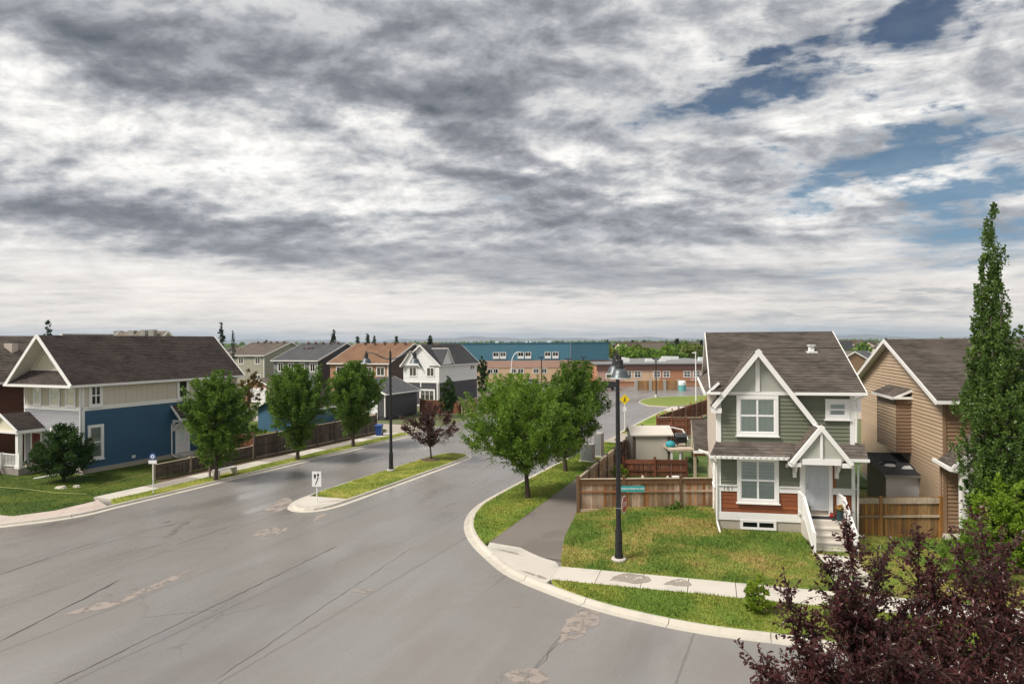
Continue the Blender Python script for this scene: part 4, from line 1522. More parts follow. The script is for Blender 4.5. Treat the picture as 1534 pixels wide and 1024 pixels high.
    for s in (3.36, 4.92):                                   # rails
        rl = MB(F)
        rl.beam((s, .15, 2.28), (s, 1.0, 2.26), .09, .07); rl.beam((s, 1.0, 2.26), (s, 2.65, 1.18), .10, .08)
        rl.beam((s, .15, 1.48), (s, 1.0, 1.46), .05, .06); rl.beam((s, 1.0, 1.46), (s, 2.65, .36), .05, .06)
        rl.box(s - .055, s + .055, 2.6, 2.71, .02, 1.26); rl.box(s - .055, s + .055, .96, 1.07, 1.30, 2.32); rl.box(s - .055, s + .055, .1, .2, 1.30, 2.32)
        for i in range(13):
            o = 1.08 + i * .122
            zt_ = 2.26 - (o - 1.0) * .654; zb = 1.46 - (o - 1.0) * .667
            rl.box(s - .022, s + .022, o, o + .045, zb, zt_)
        for i in range(6):
            o = .26 + i * .115
            rl.box(s - .022, s + .022, o, o + .045, 1.48, 2.27)
        rl.build('railing', M['white_paint'], H_)
    # downspouts
    d = MB(F)
    d.tube([(-.30, po + .05, 3.72), (-.16, .2, 3.5), (-.06, .1, 3.35), (-.06, .1, .85), (.06, .75, .32)], .042, 6)
    d.build('downspout', M['white_paint'], H_)
    d = MB(F)
    d.tube([(e1 - .02, po + .05, 3.74), (Wd + .14, .1, 3.5), (Wd + .1, .1, .55), (Wd + .75, .75, .18)], .042, 6)
    d.build('downspout', M['white_paint'], H_)
    d = MB(F)
    d.tube([(e1 - .02, .48, ze - .1), (Wd + .10, .08, 6.3), (Wd + .07, .08, 4.45)], .042, 6)
    d.build('downspout', M['white_paint'], H_)
    # lamp by the door, number, roof vent, meter pipes
    l = MB(F)
    l.box(2.90, 3.02, .03, .10, 3.42, 3.54)
    for s in (2.88, 3.04):
        l.lathe(F((s, .16, 3.36)), [(.02, .1), (.055, .05), (.06, -.06), (.0, -.08)], 8) if False else None
    l.build('porch_light', M['white_paint'], H_)
    for s in (2.86, 3.06):
        l = MB(); p = F((s, .17, 3.42)); l.lathe(p, [(.0, .09), (.05, .06), (.065, -.08), (.0, -.1)], 8)
        l.build('flood_light', M['white_paint'], H_, smooth=True)
    text_mesh('1 0 1', .21, H_, 'sign_black', face_mtx(F((.42, .082, 2.31)), (GA[0], GA[1], 0), (0, 0, 1)), 'house_number')
    v = MB(); p = G((4.55, 3.6, zp(3.6)))
    v.box(p[0] - .22, p[0] + .22, p[1] - .22, p[1] + .22, p[2] - .05, p[2] + .05)
    v.box(p[0] - .1, p[0] + .1, p[1] - .1, p[1] + .1, p[2] + .05, p[2] + .30); v.box(p[0] - .14, p[0] + .14, p[1] - .16, p[1] + .14, p[2] + .30, p[2] + .36)
    v.build('roof_vent', M['white_vinyl'], H_)
    m_ = MB(RS)
    m_.box(.8, 1.15, .05, .3, 1.9, 2.5); m_.tube([(1.3, .12, 1.0), (1.3, .12, 3.3)], .05, 6); m_.tube([(1.6, .12, 1.2), (1.6, .12, 3.1), (1.6, .3, 3.2)], .07, 6); m_.box(.7, 1.7, .05, .2, 3.0, 3.12)
    m_.build('meter', M['util_box'], H_)
    # entry roof behind, on the left side
    roof_slope(H_, [(10.85, 40.0, 2.28), (12.2, 39.75, 2.28), (13.3, 43.7, 3.70), (11.75, 44.0, 3.70)], 'shingle_brown', name='side_roof')
    g = MB(); g.beam((10.8, 39.95, 2.20), (12.0, 39.72, 2.20), .09, .13); g.build('gutter', M['white_paint'], H_)
    g = MB(); g.beam((10.85, 40.1, 2.04), (12.0, 39.87, 2.04), .12, .16); g.build('porch_beam', M['fence_amber'], H_)
    for x, y in ((10.95, 40.15), (11.8, 43.8)):
        g = MB(); g.box(x - .07, x + .07, y - .07, y + .07, .1, 1.97 if y < 42 else 3.5); g.build('porch_post', M['fence_pale'], H_)
    return H_
green_house()
F_ = Fr(GO, GA, GN)
# things on the landing
t = thing('door_mat', 'dark door mat lying on the landing before the grey door', 'mat', F_((4.05, .62, 1.32)))
mb = MB(F_); mb.box(3.62, 4.50, .42, .85, 1.32, 1.345); mb.build('mat_pad', M['mat_black'], t)
def blossoms(parent, c, r, n, mname, size=.03, name='flowers', flatten=1.0):
    P = RNG.normal(0, 1, (n, 3)); P /= np.linalg.norm(P, axis=1)[:, None]
    P *= (RNG.random((n, 1)) ** .4) * r; P[:, 2] = P[:, 2] * flatten
    V = []
    for p in P:
        a = RNG.normal(0, 1, 3); a /= np.linalg.norm(a); b_ = np.cross(a, RNG.normal(0, 1, 3)); b_ /= np.linalg.norm(b_)
        q = p + np.array(c)
        V += [q - a * size, q - b_ * size, q + a * size, q + b_ * size]
    return np_mesh(name, np.array(V), np.arange(4 * n).reshape(-1, 4), M[mname], parent, k=4)
t = thing('flower_bowl', 'low bowl of bright red flowers at the end of the door mat', 'plant', F_((4.58, .78, 1.32)))
mb = MB(); mb.lathe(F_((4.58, .78, 1.32)), [(.0, 0), (.12, 0), (.16, .09), (.0, .09)], 12); mb.build('bowl', M['pot_dark'], t, True)
blossoms(t, F_((4.58, .78, 1.46)), .19, 260, 'flower_red', .035, flatten=.55)
t = thing('flower_pot', 'tall dark pot with orange flowers by the right porch rail', 'plant', F_((4.76, .98, 1.32)))
mb = MB(); mb.lathe(F_((4.76, .98, 1.32)), [(.0, 0), (.12, 0), (.16, .40), (.17, .42), (.13, .42), (.0, .40)], 12); mb.build('pot', M['pot_dark'], t, True)
blossoms(t, F_((4.76, .98, 1.83)), .17, 160, 'flower_orange', .03); blossoms(t, F_((4.76, .98, 1.82)), .18, 120, 'leaf_olive', .035, 'foliage')
t = thing('flower_pot', 'leafy green pot plant by the left porch rail', 'plant', F_((3.52, .80, 1.32)))
mb = MB(); mb.lathe(F_((3.52, .80, 1.32)), [(.0, 0), (.09, 0), (.12, .26), (.0, .26)], 12); mb.build('pot', M['pot_dark'], t, True)
blossoms(t, F_((3.52, .80, 1.70)), .16, 200, 'leaf_olive', .035, 'foliage')

# ================================================================== BROWN HOUSE (far right)
BO = (18.65, 28.9)
def brown_house():
    H_ = thing('tan_house', 'tan lap-sided house with bump-out chase on its blank side wall', 'house', (*BO, .2))
    G = Fr(BO, GA, GB)
    F = Fr(BO, GA, GN)
    LS = Fr(BO, GB, (-GB[1], GB[0]))
    D_, Wd = 13.6, 8.0
    mb = MB(G); mb.box(.03, Wd, .03, D_, .0, 6.05); mb.build('wall', M['tan_dark'], H_)
    mb = MB(LS); mb.box(0, D_, 0, .03, 0, .6); mb.build('foundation', M['foundation'], H_)
    ze, zb, zr, br = 6.20, 6.50, 8.85, 7.2
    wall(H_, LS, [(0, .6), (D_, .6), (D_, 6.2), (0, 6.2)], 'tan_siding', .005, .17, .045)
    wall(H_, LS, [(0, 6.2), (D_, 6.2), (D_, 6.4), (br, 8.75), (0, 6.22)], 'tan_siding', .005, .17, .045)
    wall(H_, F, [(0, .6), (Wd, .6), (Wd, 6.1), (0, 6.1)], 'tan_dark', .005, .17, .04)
    c = MB(F); c.box(-.03, .09, -.02, .06, .4, 6.1); c.build('corner_trim', M['tan_dark'], H_)
    e0, e1 = -.42, Wd + .4
    roof_slope(H_, [G((e0, -.45, ze)), G((e1, -.45, ze)), G((e1, br, zr)), G((e0, br, zr))], 'shingle_brown', edge='white_paint')
    roof_slope(H_, [G((e1, D_ + .45, zb - .2)), G((e0, D_ + .45, zb - .2)), G((e0, br, zr)), G((e1, br, zr))], 'shingle_brown', edge='white_paint')
    b_ = MB(G)
    b_.beam((e0, -.45, ze - .09), (e0, br, zr - .09), .05, .20); b_.beam((e0, D_ + .45, zb - .29), (e0, br, zr - .09), .05, .20)
    b_.box(e0 - .02, e1, -.56, -.45, ze - .14, ze - .02)
    b_.build('bargeboard', M['white_paint'], H_)
    v = MB(); p = G((3.6, 3.2, ze + (3.65) * (zr - ze) / (br + .45)))
    v.box(p[0] - .24, p[0] + .24, p[1] - .24, p[1] + .24, p[2] - .05, p[2] + .05); v.box(p[0] - .11, p[0] + .11, p[1] - .11, p[1] + .11, p[2] + .05, p[2] + .32); v.box(p[0] - .16, p[0] + .14, p[1] - .16, p[1] + .14, p[2] + .32, p[2] + .38)
    v.build('roof_vent', M['white_vinyl'], H_)
    # bump-out
    s0, s1, o1 = 4.1, 7.45, .68
    q = MB(LS); q.box(s0 + .02, s1, .02, o1 - .02, 3.28, 6.0); q.build('bump_out', M['bay_shaded'], H_)
    wall(H_, LS, [(s0, 3.27), (s1, 3.27), (s1, 5.98), (s0, 5.98)], 'tan_siding', o1 - .02, .17, .045)
    BF = Fr(LS((s0, 0, 0)), (-GB[1], GB[0]), (-GB[0], -GB[1]))
    wall(H_, BF, [(0.02, 3.27), (o1, 3.27), (o1, 5.98), (0.02, 5.98)], 'bay_shaded', .0, .17, .04)
    q = MB(LS); q.box(s0 - .02, s0 + .08, o1 - .03, o1 + .012, 3.27, 5.98); q.box(s1 - .1, s1 + .02, o1 - .03, o1 + .012, 3.27, 5.98); q.build('corner_trim', M['bay_shaded'], H_)
    roof_slope(H_, [LS((s1 + .15, o1 + .2, 6.0)), LS((s0 - .22, o1 + .2, 6.0)), LS((s0 - .22, 0, 6.42)), LS((s1 + .15, 0, 6.42))], 'shingle_brown', name='bump_out_roof')
    q = MB(LS); q.box(s0 - .27, s0 - .22, .0, o1 + .25, 5.90, 6.02); q.box(s0 - .27, s1 + .15, o1 + .2, o1 + .26, 5.88, 5.99); q.build('fascia', M['white_paint'], H_)
    # front porch roof and gable
    pr = MB(F)
    pz, ps = 5.75, 2.1
    for a, b in (((-.3, 3.5), (ps, pz)), ((ps * 2 + .3, 3.5), (ps, pz))):
        pr.beam((a[0], 1.75, a[1]), (b[0], 1.75, b[1]), .06, .32)
    pr.box(-.3, ps * 2 + .3, 1.6, 1.74, 3.36, 3.62)
    pr.box(-.06, .22, 1.5, 1.75, .2, 3.36); pr.box(ps * 2 - .22, ps * 2 + .06, 1.5, 1.75, .2, 3.36)
    pr.box(-.44, 0, 1.6, 1.78, 3.42, 3.56); pr.beam((-.44, 1.75, 3.5), (-.42, 0, 3.62), .1, .14)
    pr.build('porch_frame', M['white_paint'], H_)
    gp = MB(F)
    a = [gp.P((s, 1.66, z)) for s, z in ((-.1, 3.62), (ps * 2 + .1, 3.62), (ps, pz - .15))]; b = [gp.P((s, .1, z)) for s, z in ((-.1, 3.62), (ps * 2 + .1, 3.62), (ps, pz - .15))]
    gp.idx(a); gp.idx(b[::-1])
    for i in range(3):
        gp.idx((a[i], a[(i + 1) % 3], b[(i + 1) % 3], b[i]))
    gp.build('porch_gable_panel', M['white_siding'], H_)
    for sgn, e in ((-1, -.35), (1, ps * 2 + .35)):
        roof_slope(H_, [F((e, 1.85, 3.5)), F((e, .0, 3.5)), F((ps, .0, pz + .05)), F((ps, 1.85, pz + .05))], 'shingle_brown', name='porch_roof')
    window(H_, F, 1.0, 2.2, 1.4, 2.9, .03, .12, .06, 2, 2, cover='curtain')
    mb = MB(F); mb.box(-.1, 4.4, .06, 1.8, -.1, .45); mb.build('porch_floor', M['concrete'], H_)
    d = MB(LS); d.tube([(-.2, .3, 3.5), (.12, .08, 3.3), (.12, .08, .5)], .045, 6); d.build('downspout', M['tan_dark'], H_)
    return H_
brown_house()

# lean-to store between the two houses
t = thing('lean_to', 'lean-to store with white front panel and dark roof between the houses', 'shed', (17.6, 32.3, .2))
A_ = yaw(101)
LT = Fr((16.0, 32.5), A_, (-A_[1], A_[0]))
mb = MB(LT); mb.box(2.06, 3.95, 0, .08, .2, 2.32); mb.build('front_panel', M['white_vinyl'], t)
mb = MB(LT); mb.prism([(2.0, .0, .2), (2.0, .0, 2.35), (2.0, 2.8, 2.85), (2.0, 2.8, .2)], (.06, 0, 0)); mb.build('side_panel', M['util_box'], t)
roof_slope(t, [LT((1.85, -.25, 2.38)), LT((4.1, -.25, 2.38)), LT((4.1, 2.9, 2.95)), LT((1.85, 2.9, 2.95))], 'shingle_grey', edge='util_box')
mb = MB(LT); mb.box(1.98, 2.08, -.03, .1, .2, 2.34); mb.box(1.98, 4.0, -.035, .1, 2.325, 2.40); mb.build('trim', M['white_paint'], t)
t = thing('tarpaulin', 'crumpled dark tarp with white bags lying on the lean-to roof', 'tarp', LT((2.9, 1.3, 2.66)))
for k, (s, o, w, m_) in enumerate(((2.5, 1.2, .5, 'dark_void'), (3.1, 1.0, .6, 'charcoal_siding'), (2.45, .9, .28, 'white_vinyl'), (3.15, .62, .3, 'white_vinyl'))):
    mb = MB(LT)
    z = 2.38 + (o + .25) / 3.15 * .57 + .0
    rr = random.Random(k)
    n = 9
    ring = [(s + math.cos(i * 2 * math.pi / n) * w * rr.uniform(.7, 1.1), o + math.sin(i * 2 * math.pi / n) * w * .5 * rr.uniform(.7, 1.1)) for i in range(n)]
    zz = lambda o_: 2.38 + (o_ + .25) / 3.15 * .57 + .03
    a = [mb.P((x, y, zz(y))) for x, y in ring]
    b = [mb.P((s + (x - s) * .6, o + (y - o) * .6, zz(y) + .07 + .05 * rr.random())) for x, y in ring]
    for i in range(n):
        mb.idx((a[i], a[(i + 1) % n], b[(i + 1) % n], b[i]))
    mb.idx(b)
    mb.build('fold', M[m_], t)

# ================================================================== BLUE HOUSE (left)
BC = W(29.17, -43.57)[:2]                                  # its near corner
UA, VA = (SY, CY), (CY, -SY)                               # along the street / to the right of it
def gable_roof(H_, G, a0, a1, b0, b1, ze, zr, mname, oh=.4, along='a', rake='white_paint'):
    """ridge along a (or b); G((a,b,z))"""
    if along == 'a':
        bm_ = (b0 + b1) / 2
        for bb in (b0 - oh, b1 + oh):
            roof_slope(H_, [G((a0 - oh, bb, ze)), G((a1 + oh, bb, ze)), G((a1 + oh, bm_, zr)), G((a0 - oh, bm_, zr))], mname, edge=rake)
        t = MB(G)
        for aa in (a0 - oh, a1 + oh):
            for bb in (b0 - oh, b1 + oh):
                t.beam((aa, bb, ze - .08), (aa, bm_, zr - .08), .05, .2)
        for bb, d in ((b0 - oh, -1), (b1 + oh, 1)):
            t.box(a0 - oh, a1 + oh, min(bb, bb + .1 * d), max(bb, bb + .1 * d), ze - .15, ze - .02)
        t.build('bargeboard', M[rake], H_)
    else:
        am = (a0 + a1) / 2
        for aa in (a0 - oh, a1 + oh):
            roof_slope(H_, [G((aa, b0 - oh, ze)), G((aa, b1 + oh, ze)), G((am, b1 + oh, zr)), G((am, b0 - oh, zr))], mname, edge=rake)
        t = MB(G)
        for bb in (b0 - oh, b1 + oh):
            for aa in (a0 - oh, a1 + oh):
                t.beam((aa, bb, ze - .08), (am, bb, zr - .08), .05, .2)
        for aa, d in ((a0 - oh, -1), (a1 + oh, 1)):
            t.box(min(aa, aa + .1 * d), max(aa, aa + .1 * d), b0 - oh, b1 + oh, ze - .15, ze - .02)
        t.build('bargeboard', M[rake], H_)

def blue_house():
    H_ = thing('blue_house', 'navy blue and beige two-storey house with long dark shingle roof', 'house', (*BC, .25))
    G = Fr(BC, UA, (-VA[0], -VA[1]))                       # a along the street side, b to the left along the front
    S = Fr(BC, UA, VA)                                     # street side wall
    F = Fr(BC, (-VA[0], -VA[1]), (-UA[0], -UA[1]))         # front wall: s to the left
    Ln, Wd = 13.2, 6.0
    mb = MB(G); mb.box(.02, Ln, .02, Wd, .1, 6.3); mb.build('wall', M['beige_siding'], H_)
    f = MB(G); f.box(-.02, Ln + .02, -.03, Wd, -.1, .64); f.build('foundation', M['foundation'], H_)
    wall(H_, S, [(.12, .64), (Ln, .64), (Ln, 4.5), (.12, 4.5)], 'navy_siding', .01, .15, .032)
    battens(H_, S, .12, Ln, 4.78, 6.25, 'beige_siding', .02, .41, .03)
    wall(H_, F, [(.12, .64), (Wd, .64), (Wd, 4.5), (.12, 4.5)], 'grey_siding', .01, .15, .032)
    battens(H_, F, .12, Wd - .1, 4.76, 6.25, 'cream_panel', .02, .30, .03)
    t = MB(S)
    t.box(.0, Ln, .02, .06, 4.5, 4.78); t.box(-.06, .12, .02, .07, .64, 4.5); t.box(-.06, .1, .02, .07, 4.78, 6.25)
    t.build('trim', M['white_paint'], H_)
    t = MB(F)
    t.box(-.02, Wd, .021, .065, 4.5, 4.76); t.box(-.0, .12, .02, .07, .64, 4.49); t.box(-.0, .1, .02, .07, 4.77, 6.25); t.box(Wd - .1, Wd, .02, .07, .64, 4.49); t.box(Wd - .1, Wd, .02, .07, 4.77, 6.25)
    t.build('trim', M['white_paint'], H_)
    # windows of the street side
    window(H_, S, .42, 1.36, 4.72, 6.18, .04, .16, .06, 2, 2, cover=None, head_h=.1)
    window(H_, S, 7.25, 8.32, 4.68, 6.2, .04, .18, .06, 1, 2, cover=None, head_h=.1)
    window(H_, S, .32, 1.42, 1.18, 3.52, .03, .16, .07, 1, 2, cover='blind_grey')
    window(H_, S, 10.2, 11.4, 4.8, 6.1, .04, .14, .06, 2, 2, cover='curtain')
    # front windows
    for a, b, z0 in ((.55, 1.6, 4.70), (2.15, 3.25, 4.70), (4.1, 4.95, 4.72)):
        window(H_, F, a, b, z0, 6.18, .04, .17, .06, 1, 2, cover='blind_grey', head_h=.12, sill=False)
    window(H_, F, .6, 1.6, 1.3, 3.3, .03, .14, .06, 1, 2, cover='blind_grey')
    window(H_, F, 2.2, 3.2, 1.3, 3.3, .03, .14, .06, 1, 2, cover='blind_grey')
    # main roof
    ze, zr = 6.27, 9.55
    bm_ = Wd / 2
    o = .40
    ov = 1.0                                               # the front gable overhangs its pent roof
    for bb in (-o, Wd + o):
        roof_slope(H_, [G((-ov, bb, ze)), G((Ln + .35, bb, ze)), G((Ln + .35, bm_, zr)), G((-ov, bm_, zr))], 'shingle_dark', edge='soffit_cream')
    t = MB(G)
    for aa in (-ov - .03, Ln + .38):
        for bb in (-o - .02, Wd + o + .02):
            t.beam((aa, bb, ze - .06), (aa, bm_, zr - .04), .06, .22)
    t.box(-ov, Ln + .35, -o - .11, -o, ze - .16, ze - .03); t.box(-ov, Ln + .35, Wd + o, Wd + o + .11, ze - .16, ze - .03)
    t.box(-ov - .13, -ov + .02, -o - .11, Wd + o + .11, ze - .17, ze - .04)
    t.build('bargeboard', M['white_paint'], H_)
    sf = MB(G); sf.box(-ov, .02, -o, Wd + o, ze - .21, ze - .18); sf.box(.02, Ln, -o, .0, ze - .21, ze - .18); sf.build('soffit', M['soffit_cream'], H_)
    roof_slope(H_, [G((-ov, -o, ze)), G((-ov, Wd + o, ze)), G((-.02, Wd + o - .95, ze + .88)), G((-.02, -o + .95, ze + .88))], 'shingle_dark', name='pent_roof')
    gp = MB(F)
    q = [(.62, ze + .75), (Wd - .62, ze + .75), (bm_, zr - .22)]
    a = [gp.P((s, .0, z)) for s, z in q]; b = [gp.P((s, -.3, z)) for s, z in q]
    gp.idx(a); gp.idx(b[::-1])
    for i in range(3):
        gp.idx((a[i], a[(i + 1) % 3], b[(i + 1) % 3], b[i]))
    gp.build('gable_panel', M['cream_panel'], H_)
    gt = MB(F)
    gt.beam((.62, .03, ze + .72), (bm_, .03, zr - .30), .05, .13); gt.beam((Wd - .62, .03, ze + .72), (bm_, .03, zr - .30), .05, .13); gt.box(.75, Wd - .75, .0, .05, ze + .88, ze + .97)
    gt.build('gable_trim', M['soffit_cream'], H_)
    d = MB(F)
    c = Vector(F((bm_ - .0, .06, 8.15)))
    n = 20
    a = [d.P((bm_ + .34 * math.cos(i * 2 * math.pi / n), .02, 8.12 + .34 * math.sin(i * 2 * math.pi / n))) for i in range(n)]
    b = [d.P((bm_ + .34 * math.cos(i * 2 * math.pi / n), .08, 8.12 + .34 * math.sin(i * 2 * math.pi / n))) for i in range(n)]
    e = [d.P((bm_ + .26 * math.cos(i * 2 * math.pi / n), .10, 8.12 + .26 * math.sin(i * 2 * math.pi / n))) for i in range(n)]
    for i in range(n):
        j = (i + 1) % n
        d.idx((a[i], a[j], b[j], b[i])); d.idx((b[i], b[j], e[j], e[i]))
    d.idx(e)
    d.build('gable_vent', M['white_vinyl'], H_)
    # porch
    p0, p1, po = 3.75, 7.2, 1.6
    pz, pzr, pm = 3.25, 4.3, 5.55
    FF = F
    for e_ in (p0, p1):
        roof_slope(H_, [F((e_, po + .25, pz)), F((e_, .0, pz)), F((pm, .0, pzr)), F((pm, po + .25, pzr))], 'shingle_dark', name='porch_roof')
    t = MB(F)
    t.beam((p0 - .05, po + .28, pz - .02), (pm, po + .28, pzr), .05, .16); t.beam((p1 + .05, po + .28, pz - .02), (pm, po + .28, pzr), .05, .16)
    t.box(p0 - .1, p1 + .1, po - .02, po + .25, pz - .2, pz - .06); t.box(p0 - .1, p0 + .1, .05, po, pz - .2, pz - .06); t.box(p1 - .1, p1 + .1, .05, po, pz - .2, pz - .06)
    t.build('porch_beam', M['white_paint'], H_)
    gp = MB(F)
    q = [(p0 + .3, pz - .05), (p1 - .3, pz - .05), (pm, pzr - .12)]
    a = [gp.P((s, po + .1, z)) for s, z in q]; b = [gp.P((s, .0, z)) for s, z in q]
    gp.idx(a); gp.idx(b[::-1])
    for i in range(3):
        gp.idx((a[i], a[(i + 1) % 3], b[(i + 1) % 3], b[i]))
    gp.build('porch_gable_panel', M['cream_panel'], H_)
    for s in (p0 + .25, p1 - .35):
        pt_ = MB(F); pt_.box(s - .14, s + .14, po - .16, po + .12, .75, pz - .2); pt_.box(s - .19, s + .19, po - .2, po + .16, .74, .95); pt_.build('porch_post', M['white_paint'], H_)
    mb = MB(F); mb.box(p0 - .05, p1, .03, po + .2, .0, .75); mb.build('porch_floor', M['concrete_grey'], H_)
    for i in range(3):
        st = MB(F); st.box(p1 - 1.6, p1 - .1, po + .2 + i * .3 + .002, po + .2 + (i + 1) * .3 + .03, -.1, .75 - .19 * (i + 1)); st.build('step', M['fence_pale'], H_)
    for (a, b) in (((p1 - .1, po + .2, 1.65), (p1 - .1, po + 1.5, .95)), ((p1 - 1.65, po + .2, 1.65), (p1 - 1.65, po + 1.5, .95)), ((p0, po + .1, 1.65), (p1 - 1.65, po + .1, 1.65))):
        rl = MB(F)
        rl.beam(a, b, .06, .06); a2, b2 = (a[0], a[1], a[2] - .75), (b[0], b[1], b[2] - .75); rl.beam(a2, b2, .05, .05)
        for i in range(13):
            k = i / 12
            x, y, z = (a[j] + (b[j] - a[j]) * k for j in range(3))
            rl.box(x - .018, x + .018, y - .018, y + .018, z - .75, z)
        for q in (a, b):
            rl.box(q[0] - .05, q[0] + .05, q[1] - .05, q[1] + .05, q[2] - .95, q[2] + .06)
        rl.build('railing', M['white_paint'], H_)
    door(H_, F, 4.25, 5.15, .76, 2.85, .03, 'door_red')
    t = MB(F); t.box(4.1, 4.25, .02, .08, .76, 2.98); t.box(5.15, 5.3, .02, .08, .76, 2.98); t.box(4.25, 5.15, .02, .08, 2.85, 2.98); t.build('door_frame', M['white_paint'], H_)
    # side door with bracketed canopy
    door(H_, S, 7.22, 8.22, .62, 2.72, .03, 'door_white', lite=(7.40, 7.90, 1.45, 2.58), panels=False, knob_left=False)
    t = MB(S); t.box(7.08, 7.22, .02, .09, .6, 2.84); t.box(8.22, 8.36, .02, .09, .6, 2.84); t.box(7.22, 8.22, .02, .09, 2.72, 2.84); t.build('door_frame', M['white_paint'], H_)
    mb = MB(S); mb.box(6.9, 8.7, .03, 1.1, .05, .58); mb.build('side_stoop', M['concrete'], H_)
    c0, c1 = 6.75, 8.75
    roof_slope(H_, [S((c0, 1.0, 3.30)), S((c1, 1.0, 3.30)), S((c1, .0, 4.3)), S((c0, .0, 4.3))], 'shingle_dark', name='canopy')
    t = MB(S); t.beam((c0 - .03, 1.02, 3.25), (c0 - .03, .02, 4.25), .05, .16); t.beam((c1 + .03, 1.02, 3.25), (c1 + .03, .02, 4.25), .05, .16); t.box(c0 - .05, c1 + .05, 1.0, 1.10, 3.18, 3.30)
    for s in (c0 + .1, c1 - .25):
        t.box(s, s + .14, .03, .14, 2.35, 3.2); t.box(s, s + .14, .14, .95, 3.02, 3.18); t.beam((s + .07, .12, 2.5), (s + .07, .85, 3.05), .1, .12)
    t.build('canopy_bracket', M['white_paint'], H_)
    d = MB(S); d.tube([(c0 - .05, 1.05, 3.2), (c0 - .02, .3, 3.0), (c0 - .02, .10, 2.85), (c0 - .02, .10, .6), (c0 + .1, .35, .45), (c0 + 1.0, 1.7, .28)], .05, 6); d.build('downspout', M['white_paint'], H_)
    d = MB(F); d.tube([(-.3, .3, ze - .12), (.03, .12, 5.9), (.03, .12, .75), (.3, .6, .6), (1.6, 2.1, .32)], .055, 6); d.build('downspout', M['white_paint'], H_)
    v = MB(S); v.box(3.5, 3.72, .03, .12, .85, 1.05); v.build('dryer_vent', M['white_vinyl'], H_)
    v = MB(S); v.box(9.1, 9.4, .03, .16, 1.0, 1.2); v.build('hose_bib', M['white_vinyl'], H_)
blue_house()

# the dark red house beside it
def maroon_house():
    O = W(28.6, -52.2)[:2]
    H_ = thing('maroon_house', 'dark maroon house with brown roof at the left edge of the view', 'house', (*O, .25))
    G = Fr(O, UA, (-VA[0], -VA[1]))
    S = Fr(O, UA, VA)
    F = Fr(O, (-VA[0], -VA[1]), (-UA[0], -UA[1]))
    mb = MB(G); mb.box(.02, 13, .02, 7, .0, 6.2); mb.build('wall', M['maroon_siding'], H_)
    wall(H_, S, [(0, .5), (13, .5), (13, 6.2), (0, 6.2)], 'maroon_siding', .005, .16, .022)
    wall(H_, F, [(0, .5), (7, .5), (7, 6.2), (0, 6.2)], 'maroon_siding', .005, .16, .022)
    wall(H_, F, [(0, 6.2), (7, 6.2), (3.5, 9.2)], 'maroon_siding', -.01, .16, .022)
    gable_roof(H_, G, 0, 13, 0, 7, 6.3, 9.62, 'shingle_brown', .45)
    for k in range(3):
        p = G((2.5 + k * 3.2, 2.3, 8.6)); v = MB(); v.box(p[0] - .3, p[0] + .3, p[1] - .3, p[1] + .3, p[2] - .4, p[2] + .45); v.build('roof_vent', M['pink_beige'], H_)
    # lower wing and its white rakes
    mb = MB(F); mb.box(1.2, 6.8, .02, 2.4, .0, 3.6); mb.build('porch_wing', M['maroon_siding'], H_)
    for e, in ((.9,), (7.1,)):
        roof_slope(H_, [F((e, 2.8, 3.5)), F((e, .0, 3.5)), F((4, .0, 5.6)), F((4, 2.8, 5.6))], 'shingle_brown', name='wing_roof')
    t = MB(F); t.beam((.85, 2.82, 3.45), (4, 2.82, 5.58), .06, .2); t.beam((7.15, 2.82, 3.45), (4, 2.82, 5.58), .06, .2); t.box(.8, 7.2, 2.7, 2.82, 3.3, 3.45); t.build('bargeboard', M['white_paint'], H_)
    window(H_, F, 2.2, 3.6, 4.6, 6.0, .03, .12, .06, 2, 2, cover='curtain')
    window(H_, S, 2.0, 3.2, 4.4, 5.8, .03, .12, .06, 1, 2, cover='curtain')
maroon_house()
# ================================================================== fences
_board = {}
def board_mesh(w, h, t, mname):
    k = (w, h, t, mname)
    if k not in _board:
        b = MB()
        b.hexa([(-w / 2, -t / 2, 0), (w / 2, -t / 2, 0), (w / 2, t / 2, 0), (-w / 2, t / 2, 0), (-w / 2, -t / 2, h), (w / 2, -t / 2, h), (w / 2, t / 2, h), (-w / 2, t / 2, h)])
        me = bpy.data.meshes.new('board')
        me.from_pydata(b.v, [], b.f)
        me.materials.append(M[mname])
        _board[k] = me
    return _board[k]

